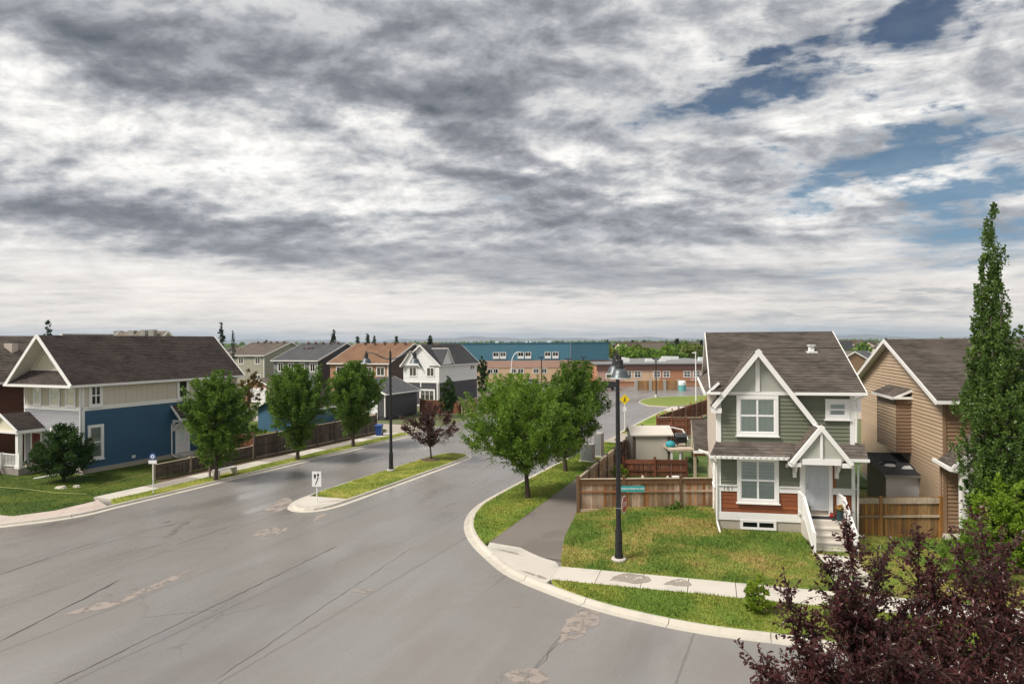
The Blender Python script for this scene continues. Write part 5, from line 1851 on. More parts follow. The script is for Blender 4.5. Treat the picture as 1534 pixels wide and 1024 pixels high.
def fence(name, label, a, b, z, h, mname, posts, single=True, post_m='post_brown', rails=(.96,), cap=True, kick=True, bw=.14, rail_m=None, side=-1, ph=.14, z1=None, group=None, post_cap=False):
    """board fence from a to b (world xy); side: which face carries the rails (-1 = right of a->b)"""
    a, b = Vector(a[:2]), Vector(b[:2])
    z1 = z if z1 is None else z1
    d = (b - a); L = d.length; d.normalize()
    n = Vector((-d.y, d.x)) * side
    t = thing(name, label, 'fence', (a.x, a.y, z), group)
    A = (d.x, d.y); B = (n.x, n.y)
    f0 = Fr((a.x, a.y), A, B)
    zz = lambda s: z + (z1 - z) * s / L
    ang = math.atan2(d.y, d.x)
    N_ = int(L / bw)
    step = L / N_
    rr = random.Random(hash(label) % 1000)
    if single:
        me = board_mesh(round(step - .012, 4), h - .10, .02, mname)
        for i in range(N_):
            s = (i + .5) * step
            p = a + d * s
            m = Matrix.Translation((p.x + n.x * rr.uniform(-.006, .006), p.y + n.y * rr.uniform(-.006, .006), zz(s) + .07 + rr.uniform(-.008, .008))) @ Matrix.Rotation(ang + rr.uniform(-.02, .02), 4, 'Z')
            piece('board', me, t, m)
    else:
        mb = MB(f0)
        for i in range(N_):
            s = (i + .5) * step
            o = rr.uniform(-.008, .008)
            w = step / 2 - .006
            mb.hexa([(s - w, o - .01, zz(s) + .06), (s + w, o - .01, zz(s) + .06), (s + w, o + .01, zz(s) + .06), (s - w, o + .01, zz(s) + .06),
                     (s - w, o - .01, zz(s) + h - .03), (s + w, o - .01, zz(s) + h - .03), (s + w, o + .01, zz(s) + h - .03), (s - w, o + .01, zz(s) + h - .03)])
        mb.build('boards', M[mname], t, kind='stuff')
    ss = [L * k for k in posts]
    for s in ss:
        pb = MB(f0)
        pb.box(s - .065, s + .065, -.05, .09, zz(s) - .1, zz(s) + h + ph)
        if post_cap:
            pb.box(s - .09, s + .09, -.075, .115, zz(s) + h + ph, zz(s) + h + ph + .04)
        pb.build('post', M[post_m], t)
    rm = rail_m or mname
    for s0, s1 in zip(ss, ss[1:]):
        for r in rails:
            rb = MB(f0)
            rb.beam((s0 + .067, .045, zz(s0) + r), (s1 - .067, .045, zz(s1) + r), .04, .09)
            rb.build('rail', M[rm], t)
        if kick:
            rb = MB(f0)
            rb.beam((s0 + .067, .04, zz(s0) + .02), (s1 - .067, .04, zz(s1) + .02), .05, .15)
            rb.build('kickboard', M['fence_pale'], t)
        rb = MB(f0)
        rb.beam((s0 + .067, .035, zz(s0) + h - .19), (s1 - .067, .035, zz(s1) + h - .19), .035, .24)
        rb.build('rail', M[post_m if cap == 'dark' else rm], t)
        if cap:
            rb = MB(f0)
            rb.beam((s0 + .067, .01, zz(s0) + h - .035), (s1 - .067, .01, zz(s1) + h - .035), .15, .04)
            rb.build('cap_rail', M['fence_pale'], t)
    return t

FC = (3.28, 33.62)
fence('board_fence', 'weathered brown board fence between the asphalt path and the green house', FC, (10.12, 33.66), .33, 1.64, 'fence_wood', (.0, .335, .755, 1.0), True, cap='dark', side=-1, rail_m='fence_wood')
fence('board_fence', 'long grey-brown board fence with capped posts running along the path', (FC[0] - .02, FC[1] + .12), W(54.5, -12.0)[:2], .16, 1.8, 'fence_wood', (.0, .11, .22, .33, .44, .55, .66, .77, .88, 1.0), False, cap=True, side=-1, post_m='fence_grey', post_cap=True, ph=.05, rails=(.9,))
fence('board_fence', 'amber board fence between the green house and the tan house', (14.85, 29.05), (18.55, 29.0), .18, 1.84, 'fence_amber', (.0, .30, 1.0), True, cap=False, kick=False, side=-1, post_m='fence_amber', rails=(.98,), rail_m='fence_pale', ph=.02)
fence('board_fence', 'low grey board fence end beside the blue house lawn', W(30.4, -38.47)[:2], W(38.9, -38.5)[:2], .12, 1.0, 'fence_grey', (.0, .33, .66, 1.0), False, cap=True, kick=False, side=-1, post_m='fence_pale', rails=(.4,), ph=.06)
fence('board_fence', 'tall dark grey board fence behind the left street trees', W(39.05, -38.5)[:2], W(55.2, -38.6)[:2], .12, 1.72, 'fence_grey', (.0, .15, .30, .45, .6, .75, .9, 1.0), False, cap=True, kick=True, side=-1, post_m='fence_grey', rails=(.9,))
fence('board_fence', 'short reddish board fence running back from the grey fence towards the blue garage', W(39.1, -38.65)[:2], W(38.6, -43.0)[:2], .2, 1.75, 'fence_red', (.0, .5, 1.0), False, cap=True, kick=False, side=1, post_m='fence_red', rails=(.9,))
fence('picket_fence', 'dark red picket fence in front of the beige garden shed', (7.05, 42.6), (11.0, 42.3), .22, 1.15, 'fence_red', (.0, .5, 1.0), True, cap=False, kick=False, side=-1, post_m='fence_red', rails=(.4,), bw=.12)
fence('board_fence', 'straight brown board fence of the next garden, behind the shed', (13.4, 62.0), (17.4, 61.5), .1, 1.75, 'fence_red', (.0, .33, .66, 1.0), False, cap=True, kick=False, post_m='fence_red')
fence('board_fence', 'stepped brown fence receding along the far lot towards the school', (13.7, 63.0), (24.3, 82.0), .1, 1.75, 'fence_red', [i / 9 for i in range(10)], False, cap=False, kick=False, post_m='fence_wood', ph=.25)
fence('board_fence', 'reddish yard fence in front of the white house', W(72.5, -44.0)[:2], W(72.3, -38.2)[:2], .1, 1.7, 'fence_red', (.0, .5, 1.0), False, cap=True, kick=False, post_m='fence_red')
fence('board_fence', 'brown yard fence half hidden behind the big street tree', W(72.6, -38.0)[:2], W(86, -38.0)[:2], .1, 1.7, 'fence_wood', (.0, .25, .5, .75, 1.0), False, cap=True, kick=False, post_m='fence_wood')
fence('board_fence', 'pale end fence by the blue bin at the alley', W(55.4, -38.7)[:2], W(55.9, -44.2)[:2], .12, 1.75, 'fence_pale', (.0, .5, 1.0), False, cap=False, kick=False, post_m='fence_pale')

# ================================================================== street furniture
def street_lamp(label, base, arm_dir, zb=.14, group='black double-arm street lamps'):
    t = thing('street_lamp', label, 'street lamp', (base[0], base[1], zb), group)
    x, y = base
    mb = MB(); mb.lathe((x, y, zb - .1), [(.0, 0), (.30, 0), (.30, .2), (.27, .24), (.0, .24)], 16); mb.build('footing', M['concrete'], t)
    mb = MB()
    mb.lathe((x, y, zb + .14), [(.0, 0), (.17, 0), (.17, .10), (.145, .16), (.14, 1.05), (.12, 1.12), (.105, 1.2), (.075, 7.72), (.0, 7.72)], 14)
    mb.box(x - .05, x + .05, y - .155, y - .12, zb + .5, zb + .8)
    mb.build('pole', M['black_metal'], t, True)
    mb = MB(); mb.lathe((x, y, zb + 7.86), [(.0, 0), (.09, .0), (.10, .06), (.06, .12), (.085, .2), (.03, .34), (.015, .5), (.0, .52)], 12); mb.build('finial', M['black_metal'], t, True)
    d = Vector((arm_dir[0], arm_dir[1])).normalized()
    for sg in (-1, 1):
        P = []
        for k in range(15):
            q = k / 14
            P.append((x + d.x * sg * 1.75 * q, y + d.y * sg * 1.75 * q, zb + 7.66 + .40 * sstep(np.array((q - .15) / .7)).item() - .0))
        mb = MB(); mb.tube(P, [.05 - .015 * k / 14 for k in range(15)], 8)
        ar = mb.build('arm', M['black_metal'], t, True)
        ex, ey = x + d.x * sg * 1.8, y + d.y * sg * 1.8
        mb = MB(); mb.lathe((ex, ey, zb + 7.88), [(.0, .30), (.05, .28), (.055, .16), (.12, .10), (.13, -.10), (.15, -.14), (.15, -.20), (.0, -.20)], 14); mb.build('cap', M['black_metal'], ar, True)
        mb = MB(); mb.lathe((ex, ey, zb + 7.33), [(.14, .36), (.20, .33), (.25, .27), (.29, .18), (.33, .08), (.37, .02), (.375, .0), (.35, .0), (.31, .06), (.22, .26), (.12, .34)], 20); mb.build('lamp_shade', M['lamp_shade'], ar, True)
        mb = MB(); mb.lathe((ex, ey, zb + 7.315), [(.38, .04), (.39, .0), (.35, .0), (.35, .015)], 20); mb.build('shade_rim', M['lamp_rim'], ar, True)
    return t
street_lamp('black double-arm street lamp at the corner, carrying the street name sign', (4.17, 26.45), (-.105, -1))
street_lamp('black double-arm street lamp standing on the grass median', (-8.31, 45.55), (CY, -SY + .15))

LX, LY = 4.17, 26.45
t = thing('street_name_sign', 'teal street name blade reading AUBURN MEADOWS VIEW on the corner lamp', 'sign', (LX + .1, LY - .1, 2.9))
mb = MB(); sr = Vector((.995, -.05)).normalized()
SF = Fr((LX, LY), (sr.x, sr.y), (sr.y, -sr.x) if False else (-.05, -.995))
mb = MB(SF); mb.box(.10, 1.02, .06, .075, 2.90, 3.13); mb.build('blade', M['sign_teal'], t)
text_mesh('AUBURN MEADOWS VIEW', .125, t, 'sign_white', face_mtx(SF((.56, .079, 3.015)), (.995, -.05, 0), (0, 0, 1)), squeeze=.62, depth=.002)
mb = MB(SF); mb.box(-.12, .16, -.11, .058, 2.98, 3.02); mb.build('bracket', M['black_metal'], t)
t = thing('stop_sign', 'red stop sign seen almost edge-on on the corner lamp', 'sign', (LX + .16, LY - .16, 2.05))
nv = Vector((-.93, -.42, 0)).normalized() * -1
nv = Vector((.90, -.44, 0)).normalized()
rt = Vector((0, 0, 1)).cross(nv) * 1.0
C = Vector((LX + .20, LY - .17, 2.42))
mb = MB()
for r, o in ((.36, .0), (.325, .006)):
    ring = [C + rt * (r * math.cos(rad(22.5 + 45 * i))) + Vector((0, 0, 1)) * (r * math.sin(rad(22.5 + 45 * i))) + nv * o for i in range(8)]
    mb.prism([tuple(p) for p in ring], tuple(nv * .006), 0 if r > .35 else 1)
mb.build('plate', [M['sign_white'], M['sign_red']], t)
text_mesh('STOP', .27, t, 'sign_white', face_mtx(C + nv * .016, rt, (0, 0, 1)), squeeze=.8, depth=.002)
mb = MB(); mb.tube([(LX - .14, LY - .05, 2.25), (LX + .18, LY - .16, 2.25)], .015, 6); mb.build('bracket', M['grey_metal'], t)

def sign_post(t, x, y, z0, z1, r=.028, m_='grey_metal'):
    mb = MB(); mb.tube([(x, y, z0), (x, y, z1)], r, 8); return mb.build('post', M[m_], t)
# keep-right sign on the island nose
kx, ky = at(475, 752, .14)[:2]
t = thing('traffic_sign', 'white keep-right sign with black arrow on the island nose', 'sign', (kx, ky, .13))
sign_post(t, kx, ky, .1, 1.75, .03, 'sign_white')
mb = MB(); mb.box(kx - .25, kx + .25, ky - .05, ky - .035, 1.02, 1.85); mb.build('plate', M['sign_white'], t)
sy_ = ky - .053
mb = MB()
ar = [(-.09, 1.12), (-.045, 1.12), (.06, 1.36), (.105, 1.5), (.105, 1.66), (.055, 1.66), (.055, 1.51), (.015, 1.38)]
mb.prism([(kx + a, sy_, b) for a, b in ar], (0, -.003, 0)); mb.prism([(kx + .0, sy_, 1.64), (kx + .16, sy_, 1.64), (kx + .08, sy_, 1.76)], (0, -.0035, 0)); mb.build('arrow', M['sign_black'], t)
mb = MB(); mb.prism([(kx + a, sy_, b) for a, b in ((-.155, 1.66), (-.12, 1.70), (-.06, 1.70), (-.03, 1.66), (-.05, 1.5), (-.09, 1.42), (-.13, 1.5))], (0, -.003, 0)); mb.build('island_mark', M['sign_black'], t)
mb = MB(); mb.box(kx - .25, kx + .25, ky - .033, ky - .028, 1.3, 1.36); mb.build('clamp', M['grey_metal'], t)
# bus stop sign
bx, by = W(27.5, -34.85)[:2]
t = thing('bus_stop_sign', 'bus stop post with round blue disc and white plate on the left verge', 'sign', (bx, by, .13))
sign_post(t, bx, by, .1, 2.5, .028, 'sign_white')
mb = MB(); 
def disc(mb, c, r, th, n=20, m=0):
    mb.prism([(c[0] + r * math.cos(2 * math.pi * i / n), c[1], c[2] + r * math.sin(2 * math.pi * i / n)) for i in range(n)], (0, -th, 0), m)
disc(mb, (bx, by - .032, 2.32), .20, .01); mb.build('disc', M['sign_blue'], t)
mb = MB(); disc(mb, (bx, by - .043, 2.32), .11, .004); mb.build('emblem', M['sign_white'], t)
mb = MB(); disc(mb, (bx, by - .048, 2.32), .05, .003); mb.build('emblem', M['sign_blue'], t)
mb = MB(); mb.box(bx - .24, bx + .24, by - .045, by - .032, 1.90, 2.10); mb.build('plate', M['sign_white'], t)
# bench
bx, by = W(33.2, -35.3)[:2]
t = thing('bench', 'slatted white bench with dark back beside the first left street tree', 'bench', (bx, by, .13))
BF_ = Fr((bx, by), UA, VA)
for i in range(4):
    mb = MB(BF_); mb.box(-.8, .8, -.22 + i * .135, -.22 + i * .135 + .115, .58, .62); mb.build('seat_slat', M['white_paint'], t)
mb = MB(BF_); mb.prism([(-.85, -.30, .62), (-.85, -.26, .62), (-.85, -.42, 1.22), (-.85, -.46, 1.22)], (1.7, 0, 0)) ; mb.build('backrest', M['fence_grey'], t)
for s in (-.78, .66):
    mb = MB(BF_); mb.box(s, s + .12, -.24, .30, .1, .58); mb.build('leg', M['concrete'], t)
mb = MB(BF_); mb.box(-.9, -.82, -.45, -.33, .1, 1.3); mb.build('end_post', M['fence_grey'], t)
# yellow pedestrian sign
x, y = at(936, 645, .1)[:2]
t = thing('warning_sign', 'yellow diamond pedestrian warning sign beyond the street trees', 'sign', (x, y, .1))
sign_post(t, x, y, .0, 3.6, .035, 'sign_white')
zc = CAM_H - (598 - 512.3) / 1000 * y
mb = MB(); mb.prism([(x - .52, y - .05, zc), (x, y - .05, zc - .52), (x + .52, y - .05, zc), (x, y - .05, zc + .52)], (0, -.01, 0)); mb.build('plate', M['sign_yellow'], t)
mb = MB(); disc(mb, (x + .03, y - .062, zc + .22), .055, .004, 10); mb.prism([(x - .05, y - .062, zc + .13), (x + .09, y - .062, zc + .13), (x + .06, y - .062, zc - .06), (x + .13, y - .062, zc - .26), (x + .06, y - .062, zc - .26), (x + .01, y - .062, zc - .1), (x - .09, y - .062, zc - .25), (x - .14, y - .062, zc - .22), (x - .04, y - .062, zc - .05)], (0, -.004, 0)); mb.build('walker', M['sign_black'], t)
mb = MB(); mb.box(x - .16, x + .16, y - .05, y - .04, zc - 1.15, zc - .75); mb.build('plate', M['sign_white'], t)
# utility boxes
for (u, v, w, d_, h, lab) in ((46.6, -14.35, .9, .7, 1.15, 'squat grey utility box beside the taller cabinet on the right verge'), (48.9, -14.2, .55, .9, 1.65, 'tall grey utility cabinet at the far end of the fence')):
    o = W(u, v)[:2]
    t = thing('utility_box', lab, 'utility box', (*o, .12))
    G_ = Fr(o, VA, UA)
    mb = MB(G_); mb.box(-w / 2, w / 2, 0, d_, .2, .2 + h); mb.build('cabinet', M['util_box'], t)
    mb = MB(G_); mb.box(-w / 2 - .12, w / 2 + .12, -.12, d_ + .12, .1, .2); mb.build('plinth', M['concrete'], t)
    mb = MB(G_); mb.box(-w / 2 - .03, w / 2 + .03, -.03, d_ + .03, .2 + h, .25 + h); mb.build('lid', M['util_box'], t)
    mb = MB(G_); mb.box(-w / 2 + .06, w / 2 - .06, -.015, 0, .3, .1 + h); mb.build('door', M['grey_metal'], t)
# blue bin
x, y = at(568, 652, .1)[:2]
t = thing('wheelie_bin', 'blue wheeled recycling bin at the end of the alley fence', 'bin', (x, y, .1))
mb = MB(); mb.hexa([(x - .25, y - .28, .15), (x + .25, y - .28, .15), (x + .25, y + .28, .15), (x - .25, y + .28, .15), (x - .32, y - .36, 1.05), (x + .32, y - .36, 1.05), (x + .32, y + .36, 1.05), (x - .32, y + .36, 1.05)]); mb.build('bin_body', M['bin_blue'], t)
mb = MB(); mb.hexa([(x - .35, y - .40, 1.05), (x + .35, y - .40, 1.05), (x + .35, y + .40, 1.07), (x - .35, y + .40, 1.07), (x - .31, y - .33, 1.13), (x + .31, y - .33, 1.13), (x + .31, y + .36, 1.17), (x - .31, y + .36, 1.17)]); mb.build('lid', M['bin_blue'], t)
for s in (-1, 1):
    mb = MB(); mb.tube([(x + s * .27, y + .28, .2), (x + s * .32, y + .28, .2)], .1, 10); mb.build('wheel', M['tyre'], t)
# far lot lamps and masts
def lot_lamp(label, px_, d, ztop, base_px=None):
    x = ad(px_, 520, d)[0]
    t = thing('lot_lamp', label, 'lamp post', (x, d, 0), 'black lamp posts of the school lot')
    mb = MB(); mb.lathe((x, d, -.05), [(.0, 0), (.28, 0), (.28, .6), (.0, .6)], 10); mb.build('footing', M['concrete'], t)
    mb = MB(); mb.tube([(x, d, .5), (x, d, ztop)], .09, 8); mb.build('pole', M['black_metal'], t)
    for s in (-1, 1):
        mb = MB(); mb.box(x + s * .1 if s > 0 else x - .55, x + .55 if s > 0 else x - .1, d - .12, d + .12, ztop - .05, ztop + .12); mb.build('lamp_head', M['black_metal'], t)
lot_lamp('black lamp post on the grassy lot island before the brick school', 982.5, 105, 6.1)
lot_lamp('leftmost of the black lamp posts before the teal gymnasium', 811, 118, 6.2)
lot_lamp('middle black lamp post before the teal gymnasium', 851, 118, 5.9)
lot_lamp('black lamp post before the right end of the teal gymnasium', 874, 120, 6.1)
x = ad(1042, 520, 94)[0]
t = thing('flagpole', 'slim white pole standing left of the green house roof', 'pole', (x, 94, 0))
mb = MB(); mb.tube([(x, 94, 0), (x, 94, 7.25)], [.09, .06], 8); mb.build('mast', M['white_vinyl'], t)
mb = MB(); mb.tube([(x - .5, 94, 7.2), (x + .1, 94, 7.3)], .06, 6); mb.build('lamp_head', M['white_vinyl'], t)
x = ad(766, 520, 112)[0]
t = thing('cobra_lamp', 'pale curved cobra-head lamp before the teal gymnasium', 'street lamp', (x, 112, 0))
mb = MB(); mb.tube([(x, 112, 0), (x, 112, 5.2), (x + .15, 112, 6.2), (x + .5, 112, 6.9), (x + .95, 112, 7.25)], .075, 8); mb.build('pole', M['white_vinyl'], t, True)
mb = MB(); mb.box(x + .9, x + 1.5, 111.9, 112.1, 7.2, 7.34); mb.build('lamp_head', M['white_vinyl'], t)

# parked car behind the second street tree
def car(label, o, dirv, paint='car_paint'):
    t = thing('parked_car', label, 'car', (*o, 0))
    d = Vector(dirv[:2]).normalized()
    G_ = Fr(o, (d.x, d.y), (-d.y, d.x))
    prof = [(-2.2, .35), (-2.22, .75), (-2.1, .95), (-1.0, 1.02), (-.35, 1.5), (1.3, 1.55), (1.85, 1.1), (2.15, 1.0), (2.2, .6), (2.15, .35)]
    mb = MB(G_)
    secs = []
    for b, k, zz in ((-.90, .96, .0), (-.86, 1, .0), (-.7, 1, .02), (.7, 1, .02), (.86, 1, .0), (.90, .96, .0)):
        row = []
        for a, z in prof:
            tum = .16 * max(0, (z - 1.0)) / .55
            row.append(mb.P((a * k, b * (1 - tum), z if z < 1 else z + zz)))
        secs.append(row)
    for r0, r1 in zip(secs, secs[1:]):
        for i in range(len(prof)):
            j = (i + 1) % len(prof)
            mb.idx((r0[i], r0[j], r1[j], r1[i]))
    mb.idx(secs[0][::-1]); mb.idx(secs[-1])
    mb.build('body', M[paint], t, True)
    for (q) in ([(-.98, 1.05), (-.38, 1.48)], [(1.36, 1.51), (1.82, 1.12)]):
        g = MB(G_); (a0, z0), (a1, z1) = q
        dn = Vector((-(z1 - z0), 0, a1 - a0)).normalized() * .012
        g.hexa([(a0 + dn.x, -.74, z0 + dn.z), (a0 + dn.x, .74, z0 + dn.z), (a1 + dn.x, .66, z1 + dn.z), (a1 + dn.x, -.66, z1 + dn.z)] + [(a0, -.74, z0), (a0, .74, z0), (a1, .66, z1), (a1, -.66, z1)])
        g.build('windscreen', M['dark_void'], t)
    for s in (-1, 1):
        g = MB(G_); g.prism([(-.85, s * .895, 1.06), (1.65, s * .885, 1.10), (1.2, s * .79, 1.46), (-.32, s * .79, 1.44)], (0, s * .012, 0)); g.build('side_window', M['dark_void'], t)
        for a in (-1.38, 1.35):
            w = MB(G_); w.tube([(a, s * .70, .33), (a, s * .93, .33)], .33, 18); wh = w.build('wheel', M['tyre'], t, True)
            r = MB(G_); r.tube([(a, s * .92, .33), (a, s * .94, .33)], .2, 14); r.build('rim', M['rim'], wh)
        h = MB(G_); h.box(-2.235, -2.15, s * .55 - .17, s * .55 + .17, .68, .82); h.build('headlight', M['headlight'], t)
        h = MB(G_); h.box(2.15, 2.22, s * .62 - .15, s * .62 + .15, .75, .98); h.build('tail_light', M['lamp_red'], t)
        h = MB(G_); h.box(-.75, -.6, s * .88, s * 1.02, 1.02, 1.14) if s > 0 else h.box(-.75, -.6, -1.02, -.88, 1.02, 1.14); h.build('mirror', M[paint], t)
car('dark car parked at the kerb behind the street trees', W(50.5, -17.35)[:2], UA)
car('dark hatchback parked before the brick school', ad(908, 520, 124)[:2], (1, .1))
car('silver car parked before the teal gymnasium', ad(792, 520, 135)[:2], (1, 0), 'rim')

# ================================================================== back yard of the green house
t = thing('garden_shed', 'beige panelled garden shed behind the dark red picket fence', 'shed', (9.4, 45.2, .22))
mb = MB(); mb.box(8.1, 10.7, 45.2, 47.2, .2, 2.55); mb.build('shed_body', M['shed_beige'], t)
mb = MB(); mb.box(8.32, 10.45, 45.10, 45.19, .25, 2.25); mb.build('door_panel', M['shed_beige'], t)
for x in (8.1, 10.5):
    mb = MB(); mb.box(x, x + .16, 45.08, 45.198, .2, 2.5); mb.build('corner_post', M['fence_grey'], t)
mb = MB(); mb.hexa([(7.95, 44.95, 2.46), (10.85, 44.95, 2.46), (10.85, 46.2, 2.95), (7.95, 46.2, 2.95), (7.95, 44.95, 2.54), (10.85, 44.95, 2.54), (10.85, 46.2, 3.03), (7.95, 46.2, 3.03)]); mb.build('roof', M['shed_beige'], t)
mb = MB(); mb.hexa([(7.95, 46.205, 2.95), (10.85, 46.205, 2.95), (10.85, 47.4, 2.46), (7.95, 47.4, 2.46), (7.95, 46.205, 3.03), (10.85, 46.205, 3.03), (10.85, 47.4, 2.54), (7.95, 47.4, 2.54)]); mb.build('roof', M['shed_beige'], t)
t = thing('deck', 'raised wooden deck with red board screen beside the shed', 'deck', (10.9, 43.6, .22))
mb = MB(); mb.box(10.15, 11.75, 43.0, 46.0, 1.72, 1.86); mb.build('deck_floor', M['fence_pale'], t)
for x, y in ((10.2, 43.05), (10.75, 43.05), (11.6, 45.9)):
    mb = MB(); mb.box(x, x + .11, y, y + .11, .2, 1.72); mb.build('post', M['white_paint'], t)
for i in range(9):
    mb = MB(); mb.box(10.35 + i * .15, 10.35 + i * .15 + .135, 45.95, 45.985, 1.86, 2.85 - .012 * i * i * .3); mb.build('board', M['fence_red'], t)
mb = MB(); mb.tube([(10.3, 45.9, 2.9), (11.0, 45.85, 2.92), (11.6, 45.6, 2.8), (11.75, 45.0, 2.4), (11.78, 44.4, 1.9)], .04, 6); mb.build('handrail', M['white_paint'], t)
t = thing('barbecue', 'dark covered barbecue on the raised deck', 'barbecue', (11.2, 44.4, 1.86))
mb = MB(); mb.box(10.85, 11.55, 44.2, 44.7, 2.1, 2.5); mb.build('firebox', M['black_metal'], t)
mb = MB(); mb.prism([(10.85, 44.2, 2.5), (10.85, 44.7, 2.5), (10.85, 44.62, 2.72), (10.85, 44.3, 2.72)], (.7, 0, 0)); mb.build('lid', M['lamp_shade'], t)
for x in (10.88, 11.46):
    mb = MB(); mb.box(x, x + .06, 44.25, 44.31, 1.86, 2.1); mb.build('leg', M['black_metal'], t)
t = thing('cushion', 'teal cushion heap lying on the deck beside the barbecue', 'cushion', (10.45, 44.2, 1.86))
mb = MB(); mb.lathe((10.45, 44.2, 1.86), [(.0, 0), (.3, .02), (.34, .18), (.22, .36), (.0, .42)], 9); mb.build('pad', M['teal_cloth'], t, True)
t = thing('garden_arbour', 'white arched garden arbour against the side of the green house', 'arbour', (9.62, 32.9, .25))
for yy in (32.6, 33.2):
    mb = MB()
    P = [(9.28 + 0.0, yy, .25)]
    P = [(10.02, yy, 3.35), (9.85, yy, 3.45), (9.62, yy, 3.40), (9.40, yy, 3.2)]
    mb.tube([(9.98, yy, .2), (9.98, yy, 2.2), (9.93, yy, 2.7), (9.8, yy, 3.05), (9.55, yy, 3.32), (9.25, yy, 3.42)], .055, 6)
    mb.build('arch', M['white_paint'], t)
for k in range(7):
    z_, x_ = ((1.0, 9.98), (1.6, 9.98), (2.2, 9.98), (2.7, 9.93), (3.05, 9.8), (3.32, 9.55), (3.42, 9.25))[k]
    mb = MB(); mb.box(x_ - .03, x_ + .03, 32.6, 33.2, z_ - .03, z_ + .03); mb.build('rung', M['white_paint'], t)
t = thing('garden_bin', 'small black and white box on the back lawn', 'box', (10.05, 40.9, .24))
mb = MB(); mb.box(9.8, 10.25, 40.8, 41.15, .24, .5); mb.build('box_body', M['black_metal'], t)
mb = MB(); mb.box(9.78, 10.27, 40.78, 41.17, .5, .56); mb.build('lid', M['white_vinyl'], t)
for (x, y, lab) in ((8.05, 41.4, 'pale garden stone lying left of the lawn before the picket fence'), (9.55, 41.2, 'pale pointed garden stone near the middle of the picket fence')):
    mb = MB(); mb.lathe((x, y, .22), [(.0, 0), (.16, .02), (.13, .16), (.05, .32), (.0, .34)], 7)
    tag(mb.build('garden_stone', M['stone_pale'], loc=(x, y, .22)), lab, 'stone')
# hose lying on the left lawn
for pts, lab in (([(0, 732), (40, 735), (80, 738), (130, 738.5)], 'pale yellow hose lying on the lawn left of the small tree'), ([(138, 731), (165, 723), (190, 717), (212, 712), (228, 707)], 'pale yellow hose lying on the lawn below the blue wall')):
    P = []
    for p in pts:
        x, y = at(*p, .24)[:2]
        P.append((x, y, float(h_left(np.array([x]), np.array([y]))[0]) + .05))
    mb = MB(); mb.tube(P, .016, 6)
    tag(mb.build('garden_hose', M['hose_yellow'], loc=P[0]), lab, 'hose')
for px_, py_, r, lab in ((92, 731, .42, 'largest of the flat pale stones below the small dark tree'), (115, 729, .26, 'flat pale stone right of the small dark tree'), (80, 711, .2, 'small pale stone by the foot of the porch tree')):
    x, y = at(px_, py_, .25)[:2]
    rr = random.Random(px_)
    mb = MB(); n = 9
    z = float(h_left(np.array([x]), np.array([y]))[0])
    a = [mb.P((x + r * rr.uniform(.7, 1.1) * math.cos(i * 2 * math.pi / n), y + r * .7 * rr.uniform(.7, 1.1) * math.sin(i * 2 * math.pi / n), z - .05)) for i in range(n)]
    b = [mb.P((x + .7 * r * rr.uniform(.7, 1.1) * math.cos(i * 2 * math.pi / n), y + .5 * r * rr.uniform(.7, 1.1) * math.sin(i * 2 * math.pi / n), z + .09 + .03 * rr.random())) for i in range(n)]
    for i in range(n):
        mb.idx((a[i], a[(i + 1) % n], b[(i + 1) % n], b[i]))
    mb.idx(b)
    tag(mb.build('stone', M['stone_pale'], loc=(x, y, z)), lab, 'stone')

# ================================================================== trees
def leaf_quads(P, D, size, wid=.5, fold=.0):
    """diamond leaves at P pointing along D (unit)"""
    n = len(P)
    R = RNG.normal(0, 1, (n, 3))
    S_ = np.cross(D, R); S_ /= (np.linalg.norm(S_, axis=1)[:, None] + 1e-9)
    L = size[:, None]
    V = np.zeros((n, 4, 3))
    V[:, 0] = P
    V[:, 1] = P + D * L * .45 + S_ * L * wid * .5
    V[:, 2] = P + D * L
    V[:, 3] = P + D * L * .45 - S_ * L * wid * .5
    return V.reshape(-1, 3), np.arange(4 * n).reshape(-1, 4)

